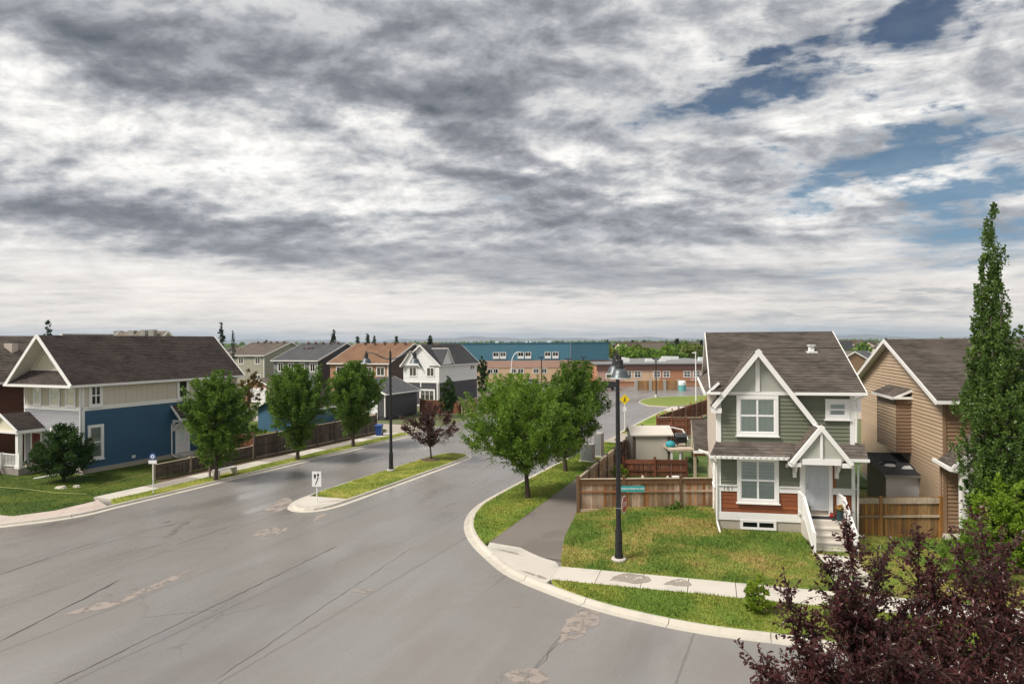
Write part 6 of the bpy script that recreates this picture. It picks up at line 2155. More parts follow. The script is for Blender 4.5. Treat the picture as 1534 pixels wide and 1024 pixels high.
def tree(name, label, cat, base, prof, trunk_r, n_leaf, leaf, mname, bark='bark', lean=(0, 0), clump=.34, limbs=8, tall=1.0, group=None, fork=None, per=70, lob=.24, seed=1, up=.35, wid=.5, edge=.55, twigs=1):
    """prof: [(z, radius)] of the crown above the base"""
    g = np.random.default_rng(seed)
    x0, y0, z0 = base
    t = thing(name, label, cat, base, group)
    zs = np.array([p[0] for p in prof]); rs = np.array([p[1] for p in prof])
    K = max(12, int(n_leaf / per))
    zq = np.linspace(zs[0], zs[-1], 60); rq = np.interp(zq, zs, rs); w = rq ** 1.6 + 1e-3
    cz = g.choice(zq, K, p=w / w.sum()) + g.normal(0, (zs[-1] - zs[0]) / 90, K)
    th = g.uniform(0, 2 * np.pi, K)
    ph = g.uniform(0, 6.3, 4)
    cr = np.interp(cz, zs, rs) * g.random(K) ** edge
    cr *= 1 + lob * np.sin(3 * th + ph[0] + cz * 1.1) * .6 + lob * np.sin(5 * th + ph[1] - cz * 1.9) * .5 + g.normal(0, .07, K)
    hz = (cz - zs[0]) / (zs[-1] - zs[0])
    cx = cr * np.cos(th) + lean[0] * hz; cy = cr * np.sin(th) + lean[1] * hz
    Cc = np.stack([cx, cy, cz], 1)
    # wood
    mb = MB()
    fz = fork if fork is not None else max(.3, zs[0] + .15 * (zs[-1] - zs[0]))
    top = zs[0] + .78 * (zs[-1] - zs[0])
    wob = lambda z: np.array((.05 * math.sin(z * 1.7 + ph[2]) + lean[0] * max(0, (z - zs[0]) / (zs[-1] - zs[0])) * .8, .05 * math.cos(z * 1.3 + ph[3]) + lean[1] * max(0, (z - zs[0]) / (zs[-1] - zs[0])) * .8))
    tp = []
    for z in np.linspace(-.1, top, 9):
        q = wob(z)
        tp.append((x0 + q[0], y0 + q[1], z0 + z))
    mb.tube(tp, [trunk_r * (1.35 if k == 0 else 1) * (1 - .85 * k / 8) for k in range(9)], 8)
    nodes = []
    for k in range(limbs):
        a = 2 * math.pi * k / limbs + g.uniform(-.3, .3)
        zt = zs[0] + (zs[-1] - zs[0]) * g.uniform(.45, .9)
        rt_ = float(np.interp(zt, zs, rs)) * g.uniform(.45, .8)
        s0 = fz + g.uniform(0, .45) * (top - fz) * .7
        s = wob(s0)
        P0 = np.array((s[0], s[1], s0)); P2 = np.array((rt_ * math.cos(a) + lean[0] * .6, rt_ * math.sin(a) + lean[1] * .6, max(zt, s0 + .3)))
        P1 = P0 * .55 + P2 * .45 + np.array((math.cos(a) * rt_ * .22, math.sin(a) * rt_ * .22, -.10 * (P2[2] - P0[2])))
        pts = [P0 * (1 - q) ** 2 + P1 * 2 * q * (1 - q) + P2 * q * q for q in np.linspace(0, 1, 6)]
        mb.tube([tuple(p + np.array(base)) for p in pts], [trunk_r * (.5 - .42 * i / 5) for i in range(6)], 6)
        nodes += pts[1:]
    nodes = np.array(nodes)
    for k in range(min(K, 130) if twigs else 0):
        c = Cc[k]
        d = np.linalg.norm(nodes - c, axis=1) + np.maximum(0, nodes[:, 2] - c[2]) * 2
        q = nodes[np.argmin(d)]
        m_ = (q + c) / 2 + np.array((0, 0, -.08))
        mb.tube([tuple(q + np.array(base)), tuple(m_ + np.array(base)), tuple(c + np.array(base))], [trunk_r * .13, trunk_r * .09, trunk_r * .05], 4, cap=False)
    mb.build('trunk', M[bark], t, True)
    # leaves: sprays that taper outwards and upwards
    n = n_leaf
    k = g.integers(0, K, n)
    sc = clump * (.55 + .9 * g.random(K))
    out = Cc.copy(); out[:, 2] = (Cc[:, 2] - zs.mean()) * .5; out /= (np.linalg.norm(out, axis=1)[:, None] + 1e-6)
    ax = out * .7 + np.array((0, 0, up * 2)) + g.normal(0, .25, (K, 3)); ax /= np.linalg.norm(ax, axis=1)[:, None]
    w = g.random(n) ** .8
    rd = g.normal(0, 1, (n, 3)); rd /= np.linalg.norm(rd, axis=1)[:, None]
    rr_ = np.abs(g.normal(0, .5, n)).clip(0, 1.1) * sc[k] * (1.1 - .75 * w)
    P = Cc[k] + ax[k] * ((w - .5) * sc[k] * 2.0 * tall * .8)[:, None] + rd * rr_[:, None]
    P[:, 2] = np.clip(P[:, 2], zs[0] * .85, zs[-1] + .15)
    D = ax[k] * .6 + rd * .7 + g.normal(0, .5, (n, 3)); D /= np.linalg.norm(D, axis=1)[:, None]
    V, Fc = leaf_quads(P + np.array(base), D, leaf * g.uniform(.6, 1.25, n), wid)
    np_mesh('crown', V, Fc, M[mname], t, k=4, kind=None)
    return t
def base_at(px_, py_, z=.14):
    return at(px_, py_, z)
STG = 'street trees along the kerbs'
tree('street_tree', 'broad green street tree at the left verge before the blue house corner', 'tree', base_at(325, 718), [(1.0, .3), (1.5, .95), (2.6, 1.55), (4.2, 1.85), (5.5, 1.55), (6.4, .9), (6.8, .3)], .13, 44000, .155, 'leaf_green', seed=3, group=STG, tall=1.6, per=130, clump=.36, lob=.35)
tree('street_tree', 'vase-shaped green street tree in the middle of the left verge', 'tree', base_at(445, 688), [(1.0, .3), (1.7, .75), (2.8, 1.4), (4.4, 2.1), (5.6, 1.95), (6.4, 1.2), (6.9, .3)], .14, 46000, .17, 'leaf_green', seed=5, group=STG, tall=1.8, per=130, clump=.38, lob=.35)
tree('street_tree', 'green street tree at the far end of the left verge, right of the vase-shaped one', 'tree', base_at(530, 668), [(1.0, .3), (1.7, .8), (2.8, 1.5), (4.4, 2.1), (5.7, 1.9), (6.5, 1.15), (7.0, .3)], .14, 44000, .18, 'leaf_green', seed=9, group=STG, tall=1.8, per=130, clump=.38, lob=.35, lean=(.2, 0))
tree('street_tree', 'big spreading green tree on the right verge nearest the junction', 'tree', base_at(790, 745), [(1.5, .35), (2.0, 1.2), (2.8, 2.3), (3.9, 2.85), (5.1, 2.5), (6.0, 1.6), (6.7, .5)], .14, 70000, .135, 'leaf_bright', seed=12, group=STG, lean=(-.6, .2), tall=1.7, clump=.40, per=140, lob=.38, limbs=11, fork=1.35)
tree('street_tree', 'darker green street tree just behind the big spreading one', 'tree', base_at(846, 705), [(1.5, .35), (2.1, 1.2), (3.0, 2.0), (4.4, 2.4), (5.7, 2.0), (6.6, 1.2), (7.15, .4)], .14, 58000, .155, 'leaf_green', seed=15, group=STG, lean=(.75, .2), tall=1.8, clump=.40, per=140, lob=.38, limbs=10, fork=1.4)
tree('plum_tree', 'small purple-leaved tree on the grass median', 'tree', base_at(645, 688), [(1.15, .4), (1.6, 1.35), (2.2, 1.75), (3.0, 1.5), (3.6, .85), (4.0, .25)], .07, 8500, .15, 'leaf_plum_far', seed=21, clump=.27, lob=.42, tall=1.8, fork=1.0, per=90, limbs=9)
x, y = at(645, 688, .14)[:2]
mb = MB(); mb.lathe((x, y, .13), [(.75, .0), (.7, .04), (.3, .07), (.0, .08)], 14); mb.build('tree_pit', M['soil'], kind='structure')
tree('small_tree', 'dark bushy small tree before the porch of the blue house', 'tree', base_at(97, 722, .22), [(.5, .6), (.9, 1.35), (1.6, 1.7), (2.4, 1.4), (3.0, .95), (3.55, .35)], .09, 24000, .14, 'leaf_dark', seed=25, clump=.3, lob=.3, lean=(-.1, 0))
tree('aspen_tree', 'tall narrow columnar aspen in front of the tan house', 'tree', (18.95, 25.9, .2), [(.5, .8), (1.8, 1.1), (4.8, 1.25), (7.0, 1.0), (8.4, .68), (9.8, .46), (11.6, .36), (13.1, .27), (14.25, .14)], .12, 42000, .105, 'leaf_poplar', 'bark_grey', seed=31, clump=.22, tall=1.9, limbs=16, per=70, lob=.22, up=.9, lean=(-.35, .1), wid=.8, fork=.6, edge=.7)
tree('aspen_tree', 'slimmer left-hand stem of the columnar aspen clump, shorter than the tallest', 'tree', (18.55, 26.1, .2), [(3.0, .5), (7.6, .58), (9.6, .42), (11.2, .26), (12.2, .08)], .07, 10000, .115, 'leaf_poplar', 'bark_grey', seed=32, clump=.17, tall=1.9, limbs=7, per=60, up=.9, wid=.8, fork=2.0)
tree('aspen_tree', 'right-hand stem of the columnar aspen clump at the picture edge', 'tree', (19.55, 26.1, .2), [(1.0, .8), (5.0, .95), (7.4, .65), (9.0, .30), (10.0, .06)], .08, 18000, .115, 'leaf_poplar', 'bark_grey', seed=33, clump=.19, tall=1.9, limbs=7, per=60, up=.9, wid=.8, fork=2.0)
tree('shrub', 'lime green leafy shrub at the foot of the columnar aspen', 'shrub', (18.2, 24.9, .15), [(.3, .8), (1.2, 1.25), (2.3, 1.1), (3.1, .6), (3.6, .2)], .05, 15000, .12, 'leaf_lime', seed=35, clump=.24, fork=.2, wid=.6)
tree('shrub', 'dark green shrub right of the lime shrub at the picture edge', 'shrub', (19.6, 25.0, .15), [(.3, .8), (1.2, 1.2), (2.6, 1.1), (3.6, .4)], .05, 14000, .12, 'leaf_green', seed=36, clump=.24, fork=.2)
tree('shrub', 'small rounded shrub with lime top on the grass strip by the kerb', 'shrub', (*at(1136, 916, .13)[:2], .13), [(.1, .36), (.4, .42), (.75, .33), (1.0, .16), (1.15, .05)], .02, 5200, .085, 'leaf_fresh', seed=37, clump=.08, fork=.05, lob=.1, edge=.4)
tree('shrub', 'yellow-green shrub on the grass strip behind the purple plum leaves', 'shrub', (*at(1268, 945, .13)[:2], .13), [(.1, .5), (.5, .62), (.9, .45), (1.2, .1)], .02, 6000, .10, 'leaf_olive', seed=38, clump=.12, fork=.05)
tree('shrub', 'yellow-green shrub on the front lawn of the tan house', 'shrub', (16.2, 23.6, .18), [(.1, .8), (.8, 1.0), (1.6, .7), (2.2, .2)], .03, 8000, .11, 'leaf_bright', seed=39, clump=.2, fork=.1)
tree('shrub', 'low green shrub against the fence at the left corner of the green house', 'shrub', (8.3, 33.2, .2), [(.05, .5), (.3, .6), (.6, .2)], .02, 1500, .09, 'leaf_green', seed=40, clump=.12, fork=.03)
tree('shrub', 'yellow shrub in the back yard beside the side fence', 'shrub', (6.55, 41.2, .24), [(.1, .45), (.5, .55), (.95, .2)], .02, 1600, .09, 'leaf_lime', seed=41, clump=.13, fork=.05)
tree('shrub', 'round dark shrub under the arbour behind the picket fence', 'shrub', (11.2, 41.3, .24), [(.6, .3), (1.1, .45), (1.5, .2)], .03, 1500, .08, 'leaf_dark', seed=42, clump=.12, fork=.4)
tree('shrub', 'leafless brown climber on the corner of the side fence and shed', 'shrub', (6.9, 43.4, .24), [(.3, .35), (1.2, .45), (2.2, .3)], .03, 900, .09, 'leaf_plum_far', seed=43, clump=.16, fork=.1)
tree('shrub', 'green shrub showing over the reddish fence by the blue garage', 'shrub', W(41.5, -41.2, .2), [(.3, .8), (1.2, 1.2), (1.9, .5)], .04, 2600, .15, 'leaf_bright', seed=44, clump=.22, fork=.2)
tree('shrub', 'green hedge shrub beside the side door of the blue house', 'shrub', W(40.0, -42.8, .2), [(.2, .9), (1.0, 1.3), (2.0, .9), (2.8, .3)], .05, 4000, .15, 'leaf_olive', seed=45, clump=.25, fork=.2)
tree('column_tree', 'narrow dark columnar tree against the white house side wall', 'tree', (ad(671, 520, 80)[0], 80, .1), [(.5, .75), (1.8, .95), (3.4, .75), (4.3, .45), (4.8, .1)], .08, 8000, .2, 'leaf_dark', seed=46, clump=.2, fork=.3, up=.7)
tree('column_tree', 'dark columnar tree at the right end of the white house', 'tree', (ad(722, 520, 112)[0], 112, .1), [(.5, .8), (2.5, 1.15), (4.6, .95), (5.8, .5), (6.4, .1)], .08, 6000, .25, 'leaf_dark', seed=47, clump=.25, fork=.3, up=.7)
tree('autumn_tree', 'brownish olive tree beside the blue house rear corner', 'tree', (ad(373, 520, 84)[0], 84, .1), [(.8, .9), (2.2, 1.5), (4.0, 1.6), (5.2, .9), (5.8, .2)], .1, 3600, .24, 'leaf_autumn', seed=48, clump=.32)

# the purple plum in the foreground
def plum():
    base = (5.6, 8.0, 0)
    t = thing('plum_tree', 'large purple-leaved plum tree filling the lower right foreground', 'tree', base)
    g = np.random.default_rng(77)
    tips = [(1268, 795, 7.4), (1240, 850, 7.1), (1325, 835, 7.6), (1376, 805, 7.8), (1395, 850, 7.6), (1465, 775, 8.3), (1500, 810, 8.2), (1440, 830, 7.9), (1178, 888, 6.7), (1138, 1000, 6.0), (1215, 935, 6.7),
            (1290, 895, 7.0), (1355, 905, 7.2), (1430, 895, 7.4), (1505, 880, 7.8), (1540, 930, 7.2), (1235, 985, 6.4), (1318, 965, 6.7), (1400, 960, 6.8), (1485, 965, 6.9), (1350, 1018, 6.4), (1435, 1015, 6.5),
            (1190, 1035, 6.1), (1270, 1030, 6.3), (1520, 1020, 6.6), (1610, 960, 7.6), (1600, 860, 8.4), (1580, 1060, 7.0), (1450, 1100, 6.6), (1375, 945, 6.6), (1455, 930, 7.0), (1300, 935, 6.9), (1530, 985, 6.9), (1260, 905, 6.9), (1340, 985, 6.2), (1410, 1000, 6.1), (1290, 1005, 6.2), (1330, 1110, 6.3), (1230, 1110, 6.2)]
    fork = np.array((5.2, 7.7, 3.2))
    mb = MB()
    mb.tube([(5.6, 8.0, -.1), (5.5, 7.95, 1.4), tuple(fork)], [.12, .10, .085], 9)
    P, D = [], []
    hubs = [np.array(ad(1290, 1010, 7.2)), np.array(ad(1400, 1020, 7.3)), np.array(ad(1500, 1000, 7.6)), np.array(ad(1230, 1080, 6.9))]
    for h in hubs:
        mb.tube([tuple(fork), tuple(fork * .5 + h * .5 + np.array((0, 0, -.1))), tuple(h)], [.06, .045, .03], 7)
    for (a, b, d) in tips:
        tip = np.array(ad(a, b, d))
        h = hubs[int(np.argmin([np.linalg.norm(tip - q) for q in hubs]))]
        bow = (tip - h); mid = h + bow * .55 + np.array((g.normal(0, .05), g.normal(0, .05), -.06))
        mb.tube([tuple(h), tuple(mid), tuple(tip)], [.016, .010, .004], 5)
        L = np.linalg.norm(bow) + 1e-6
        axis = bow / L
        nsh = int(32 + 25 * L)
        for s in range(nsh):
            q = g.uniform(.12, 1.0)
            st = h * (1 - q) ** 2 + mid * 2 * q * (1 - q) + tip * q * q
            dr = axis * .6 + g.normal(0, .75, 3) + np.array((0, 0, .25)); dr /= np.linalg.norm(dr)
            ln = g.uniform(.16, .42) * (1.25 - .35 * q)
            en = st + dr * ln + np.array((0, 0, -.06 * ln))
            mb.tube([tuple(st), tuple((st + en) / 2 + np.array((0, 0, .02))), tuple(en)], [.0045, .0035, .002], 4, cap=False)
            nl = int(ln / .017)
            for k in range(nl):
                w = (k + .6) / nl
                p = st * (1 - w) + en * w + g.normal(0, .006, 3)
                e = dr * .45 + g.normal(0, .6, 3) + np.array((0, 0, -.10)); e /= np.linalg.norm(e)
                P.append(p); D.append(e)
    mb.build('trunk', M['bark'], t, True)
    P, D = np.array(P), np.array(D); n = len(P)
    R = g.normal(0, 1, (n, 3)); R[:, 2] += 1.2
    S_ = np.cross(D, R); S_ /= np.linalg.norm(S_, axis=1)[:, None]
    Nn = np.cross(S_, D)
    L = g.uniform(.034, .068, n)[:, None]; wd = L * .23
    V = np.zeros((n, 7, 3))
    V[:, 0] = P
    V[:, 1] = P + D * L * .35 + S_ * wd + Nn * L * .07
    V[:, 2] = P + D * L * .7 + S_ * wd * .8 + Nn * L * .02
    V[:, 3] = P + D * L - Nn * L * .14
    V[:, 4] = P + D * L * .7 - S_ * wd * .8 + Nn * L * .02
    V[:, 5] = P + D * L * .35 - S_ * wd + Nn * L * .07
    V[:, 6] = P + D * L * .5
    b = np.arange(n)[:, None] * 7
    F = np.concatenate([b + np.array(q) for q in ((0, 1, 6), (1, 2, 6), (2, 3, 6), (3, 4, 6), (4, 5, 6), (5, 0, 6))], 0)
    np_mesh('crown', V.reshape(-1, 3), F, M['leaf_plum'], t)
plum()
# ================================================================== houses farther back
def far_house(label, o, w, d, ze, zr, along, siding, roof, front_w=(), side_w=(), low=None, name='row_house', group=None, win_z=None, oh=.35, fd=None, A=None, B=None, gable_m=None):
    """o = near right corner (world xy); w to the left along the front, d into the depth"""
    A = A or UA; B = B or (-VA[0], -VA[1])
    t = thing(name, label, 'house', (*o, .1), group)
    G = Fr(o, A, B)
    S = Fr(o, A, (-B[0], -B[1]))
    F = Fr(o, B, (-A[0], -A[1]))
    mb = MB(G); mb.box(.03, d, .03, w, 0, ze - .05); mb.build('wall', M[siding], t)
    zs = low[0] if low else .3
    if low:
        wall(t, S, [(0, .3), (d, .3), (d, zs), (0, zs)], low[1], .005, .2, .025)
        wall(t, F, [(0, .3), (w, .3), (w, zs), (0, zs)], low[1], .005, .2, .025)
        b = MB(F); b.box(-.03, w, .02, .06, zs, zs + .22); b.build('band', M['white_paint'], t)
        b = MB(S); b.box(-.03, d, .02, .06, zs, zs + .22); b.build('band', M['white_paint'], t)
        zs += .22
    g = gable_m or siding
    wall(t, S, [(0, zs), (d, zs), (d, ze), (0, ze)], siding if not gable_m else g, .005, .2, .025)
    wall(t, F, [(0, zs), (w, zs), (w, ze), (0, ze)], siding, .005, .2, .025)
    if along == 'a':
        wall(t, F, [(0, ze), (w, ze), (w / 2, zr - .1)], siding, .005, .2, .025)
        gable_roof(t, G, 0, d, 0, w, ze + .05, zr, roof, oh, 'a')
    else:
        wall(t, S, [(0, ze), (d, ze), (d / 2, zr - .1)], g, .005, .2, .025)
        gable_roof(t, G, 0, d, 0, w, ze + .05, zr, roof, oh, 'b')
    c = MB(F); c.box(-.05, .08, .0, .06, .3, ze); c.build('corner_trim', M['white_paint'], t)
    for (s, z, ww, hh) in front_w:
        window(t, F, s - ww / 2, s + ww / 2, z, z + hh, .03, .10, .05, 2, 1, cover=None, sill=False, far=True, glass='glass_far')
    for (s, z, ww, hh) in side_w:
        window(t, S, s - ww / 2, s + ww / 2, z, z + hh, .03, .10, .05, 2, 1, cover=None, sill=False, far=True, glass='glass_far')
    return t, G, F, S
def vents(t, G, pts):
    for a, b, z in pts:
        p = G((a, b, z))
        v = MB(); v.box(p[0] - .16, p[0] + .16, p[1] - .16, p[1] + .16, p[2] - .3, p[2] + .28); v.build('roof_vent', M['school_fascia'], t)

t, G, F, S = far_house('sage green house with taupe roof behind the blue house', (-48.3, 130), 10, 14.5, 6.7, 9.3, 'b', 'sage_siding', 'shingle_taupe', [(1.6, 5.0, 1.4, 1.4), (5.9, 5.0, 1.4, 1.4), (8.6, 5.0, 1.2, 1.4), (1.6, 1.6, 1.5, 1.4)])
vents(t, G, [(6.5, 1 + i * 1.7, 9.2) for i in range(5)])
t, G, F, S = far_house('slate grey house with grey roof and four upper windows', (-31.5, 108), 9.1, 14.6, 6.15, 9.05, 'b', 'slate_siding', 'shingle_grey', [(.95, 4.3, 1.15, 1.5), (3.1, 4.3, 1.15, 1.5), (5.4, 4.3, 1.2, 1.5), (7.6, 4.3, 1.2, 1.5), (2.5, 1.4, 1.8, 1.4)], gable_m='charcoal_siding')
vents(t, G, [(6.6, 1 + i * 1.6, 8.95) for i in range(5)] + [(4.5, 4.8, 8.0), (4.5, 5.6, 8.0), (4.5, 6.5, 8.0)])
t, G, F, S = far_house('brown house with wide rust-coloured roof beside the white house', (-18.4, 99), 10.6, 14.0, 5.85, 8.9, 'b', 'brick_tan', 'shingle_rust', [(1.3, 4.0, 1.5, 1.4), (3.5, 4.0, 1.5, 1.4), (8.7, 4.0, 1.5, 1.4), (2.4, 1.2, 1.6, 1.5)], gable_m='brown_dark')
vents(t, G, [(6.3, 1 + i * 1.9, 8.8) for i in range(5)])
# white house
t, G, F, S = far_house('white house with dark lower storey and twin front gables', (-10.2, 93), 5.8, 11.8, 5.7, 8.65, 'a', 'white_siding', 'shingle_slate', [(1.35, 4.15, 1.3, 1.35), (4.2, 4.15, 1.3, 1.35)], [(10.2, 4.75, 1.5, .75)], low=(3.3, 'charcoal_siding'))
mb = MB(F); mb.box(.2, 3.0, .04, .5, .4, 2.7); mb.build('bay', M['charcoal_siding'], t)
window(t, Fr(F((0, .5, 0)), (-VA[0], -VA[1]), (-UA[0], -UA[1])), .35, 2.85, .55, 2.45, .01, .2, .06, 3, 1, cover=None, sill=False, far=True, glass='glass_far')
g_ = MB(S)
a = [g_.P((s, .25, z)) for s, z in ((.2, 5.7), (3.6, 5.7), (1.9, 8.0))]; b = [g_.P((s, -2.4, z)) for s, z in ((.2, 5.7), (3.6, 5.7), (1.9, 8.0))]
g_.idx(a); g_.idx(b[::-1])
for i in range(3):
    g_.idx((a[i], a[(i + 1) % 3], b[(i + 1) % 3], b[i]))
g_.build('side_gable', M['white_siding'], t)
for e in (-.1, 3.9):
    roof_slope(t, [S((e, .5, 5.55)), S((e, -1.5, 5.55)), S((1.9, -2.8, 8.15)), S((1.9, .5, 8.15))], 'shingle_slate', name='gable_roof')
g_ = MB(F)
a = [g_.P((s, .35, z)) for s, z in ((2.9, 5.7), (5.9, 5.7), (4.4, 7.6))]; b = [g_.P((s, .02, z)) for s, z in ((2.9, 5.7), (5.9, 5.7), (4.4, 7.6))]
g_.idx(a); g_.idx(b[::-1])
for i in range(3):
    g_.idx((a[i], a[(i + 1) % 3], b[(i + 1) % 3], b[i]))
g_.build('front_gable', M['white_siding'], t)
for e in (2.7, 6.1):
    roof_slope(t, [F((e, .6, 5.55)), F((e, .0, 5.55)), F((4.4, .0, 7.75)), F((4.4, .6, 7.75))], 'shingle_slate', name='gable_roof')
c = MB(F)
for s in (.0, 2.9, 5.7):
    c = MB(F); c.box(s - .08, s + .1, .03, .52 if s == 0 else .1, .3, 3.3); c.build('corner_trim', M['white_paint'], t)
vents(t, G, [(3 + i * 1.8, 2.6, 8.4) for i in range(5)])
# garages
def garage(label, o, w, d, ze, zr, siding, roof, along='a', dr=None):
    t, G, F, S = far_house(label, o, w, d, ze, zr, along, siding, roof, name='garage')
    t['category'] = 'garage'
    if dr:
        mb = MB(F); mb.box(dr[0], dr[1], .02, .08, .1, 2.3); dd = mb.build('garage_door', M['white_vinyl'], t)
        for i in range(1, 4):
            l = MB(F); l.box(dr[0], dr[1], .081, .09, .1 + 2.2 * i / 4 - .015, .1 + 2.2 * i / 4 + .015); l.build('panel_joint', M['util_box'], dd)
    return t
garage('dark grey garage with white eaves left of the white house', (-14.8, 77.6), 7.2, 7.0, 2.95, 4.65, 'charcoal_siding', 'shingle_grey', 'a', (1.0, 6.2))
garage('pale garage with brown gable and white overhead door behind the blue garage', (-36.4, 100), 4.6, 6.5, 2.6, 3.75, 'brick_tan', 'shingle_taupe', 'a', (.5, 4.1))
garage('blue garage behind the left street trees', W(50.8, -43.8)[:2], 5.7, 6.4, 2.5, 4.05, 'teal_shed', 'shingle_dark', 'a')
# roofs beyond the blue house
far_house('brown-roofed house behind the blue house, with chimney boxes on its ridge', (-48.0, 86), 9, 8, 6.6, 10.75, 'b', 'pink_beige', 'shingle_taupe')
t, G, F, S = far_house('taupe-roofed house behind the blue house, left of the one with ridge boxes', (-57.5, 90), 9, 10, 6.6, 10.5, 'a', 'tan_siding', 'shingle_brown')
for px_, d, w in ((178, 94, .9), (199, 92, .8), (216, 90, .7), (229, 89, .7)):
    x = ad(px_, 500, d)[0]
    mb = MB(); mb.box(x - w / 2, x + w / 2, d - .5, d + .5, 8.6, 10.9); mb.build('chimney', M['util_box'], t)
t, G, F, S = far_house('small brown gabled house seen between the green and the tan house', (67.8, 128), 4.2, 9, 5.2, 6.7, 'a', 'tan_dark', 'shingle_taupe', A=(0.1, .995), B=(-.995, .1))
far_house('grey-roofed house behind the small brown gable', (76, 140), 12, 8, 4.9, 6.6, 'b', 'pink_beige', 'shingle_grey', A=(.1, .995), B=(-.995, .1))

# ================================================================== school
def school():
    t = thing('school', 'low brick school wing with dark fascia band and paired windows', 'school', (31, 134, 0))
    X0, X1, Y0 = 17.0, 46.0, 134.0
    mb = MB(); mb.box(X0, X1, Y0, Y0 + 42, 0, 4.25); mb.build('wall', M['school_brick'], t)
    for i, (a, b, m_) in enumerate(((X0, 22.4, 'school_pink'), (22.45, 27.6, 'school_tan'), (27.65, 29.6, 'school_tan'), (29.65, 35.6, 'school_brick'), (35.65, 41, 'school_pink'), (41.05, X1, 'school_brick'))):
        mb = MB(); mb.box(a, b, Y0 - .12, Y0 - .002, .9, 3.15); mb.build('facade_panel', M[m_], t)
    mb = MB(); mb.box(X0 - .05, X1, Y0 - .3, Y0 - .001, 3.16, 4.3); mb.build('fascia', M['school_fascia'], t)
    mb = MB(); mb.box(X0 - .3, X1 + .2, Y0 - .45, Y0 + 42.3, 4.302, 4.5); mb.build('roof', M['flat_roof'], t)
    for k in range(9):
        rr = random.Random(k); x = X0 + 3 + k * 3.1; y = Y0 + 5 + 30 * rr.random()
        mb = MB(); mb.box(x, x + 1.2 + rr.random(), y, y + 1.2, 4.5, 5.0 + .5 * rr.random()); mb.build('roof_unit', M['tank_white'], t)
    Fs = Fr((0, Y0 - .12), (1, 0), (0, -1))
    for px_ in (941, 955, 984, 998, 1029, 1043.5):
        x = ad(px_, 560, Y0)[0]
        window(t, Fs, x - .72, x + .72, 1.65, 3.0, .0, .10, .05, 2, 2, cover=None, sill=False, far=True, glass='glass_far')
    for px_ in (912, 921):
        x = ad(px_, 560, Y0)[0]
        window(t, Fs, x - .6, x + .6, 1.5, 2.6, .0, .10, .05, 1, 1, cover='blind', sill=False, far=True, glass='glass_far')
    t = thing('gymnasium', 'teal metal-clad gymnasium block above a tan lower storey', 'school', (5, 150, 0))
    Y0 = 150.0
    xa, xm, xb = -16, ad(855, 520, Y0)[0], ad(911.5, 520, Y0)[0]
    mb = MB(); mb.box(xa, xb - .3, Y0, Y0 + 32, 0, 4.85); mb.build('wall', M['school_tan'], t)
    mb = MB(); mb.box(xa, xb - .3, Y0 - .1, Y0 - .002, 3.25, 4.85); mb.build('upper_band', M['school_pink'], t)
    def clad(x0, x1, y, m_, nm):
        mb = MB(); mb.box(x0, x1, y, y + 31, 4.86, 8.72); o = mb.build(nm, M[m_], t)
        r = MB(); x = x0 + .02
        while x < x1 - .1:
            r.box(x, x + .10, y - .06, y - .001, 4.9, 8.6); x += .5
        r.build('cladding_rib', M[m_], o, kind='stuff')
        c = MB(); c.box(x0 - .05, x1 + .05, y - .14, y + 31.1, 8.721, 8.86); c.build('coping', M['school_teal_dark'], o)
    clad(xa, xm - .12, Y0, 'school_teal', 'upper_block')
    clad(xm + .02, xb, Y0 - .5, 'school_teal_dark', 'upper_block')
    mb = MB(); mb.box(xm - .118, xm + .018, Y0 - .35, Y0, 4.86, 8.86); mb.build('joint', M['slate_siding'], t)
    Fg = Fr((0, Y0 - .07), (1, 0), (0, -1))
    for px_ in (743, 753.5, 780, 791, 820.5, 832):
        x = ad(px_, 530, Y0)[0]
        window(t, Fg, x - .7, x + .7, 5.25, 6.75, .0, .10, .07, 2, 1, cover=None, sill=False, far=True, glass='glass_far')
        mb = MB(Fg); mb.box(x - .7, x + .7, .072, .10, 5.27, 5.85); mb.build('spandrel', M['white_vinyl'], t)
    Fl = Fr((0, Y0 - .0), (1, 0), (0, -1))
    for px_ in (735, 742, 769, 780, 803, 815):
        x = ad(px_, 556, Y0)[0]
        window(t, Fl, x - .7, x + .7, 1.9, 3.1, .0, .10, .05, 2, 1, cover=None, sill=False, far=True, glass='glass_far')
    for px_ in (744, 790, 793, 823):
        x = ad(px_, 512, Y0 + 12)[0]
        mb = MB(); mb.box(x - .4, x + .4, Y0 + 12, Y0 + 13, 8.86, 9.25); mb.build('roof_unit', M['tank_white'], t)
school()
xa, xb, ye = 22.5, 30.2, 121.0
t = thing('bin_enclosure', 'wooden slatted bin enclosure with grey pillars before the brick school', 'enclosure', (26, ye, 0))
for k in range(4):
    x = xa + (xb - xa) * k / 3
    mb = MB(); mb.box(x - .25, x + .25, ye - .05, ye + .5, 0, 1.95); mb.build('pillar', M['util_box'], t)
for k in range(3):
    x0 = xa + (xb - xa) * k / 3 + .26; x1 = xa + (xb - xa) * (k + 1) / 3 - .26
    n = 9
    for i in range(n):
        mb = MB(); mb.box(x0 + (x1 - x0) * i / n, x0 + (x1 - x0) * (i + 1) / n - .03, ye + .05, ye + .09, .1, 1.8); mb.build('board', M['fence_amber'], t)
x = ad(1022, 575, 120)[0]
t = thing('water_tank', 'round white and teal tank beside the bin enclosure', 'tank', (x, 120, 0))
mb = MB(); mb.lathe((x, 120, -.05), [(.0, 0), (.66, 0), (.68, 1.1), (.0, 1.1)], 16); mb.build('tank_body', M['tank_teal'], t, True)
mb = MB(); mb.lathe((x, 120, 1.05), [(.0, 0), (.69, .0), (.69, .55), (.5, .75), (.0, .8)], 16); mb.build('tank_top', M['tank_white'], t, True)

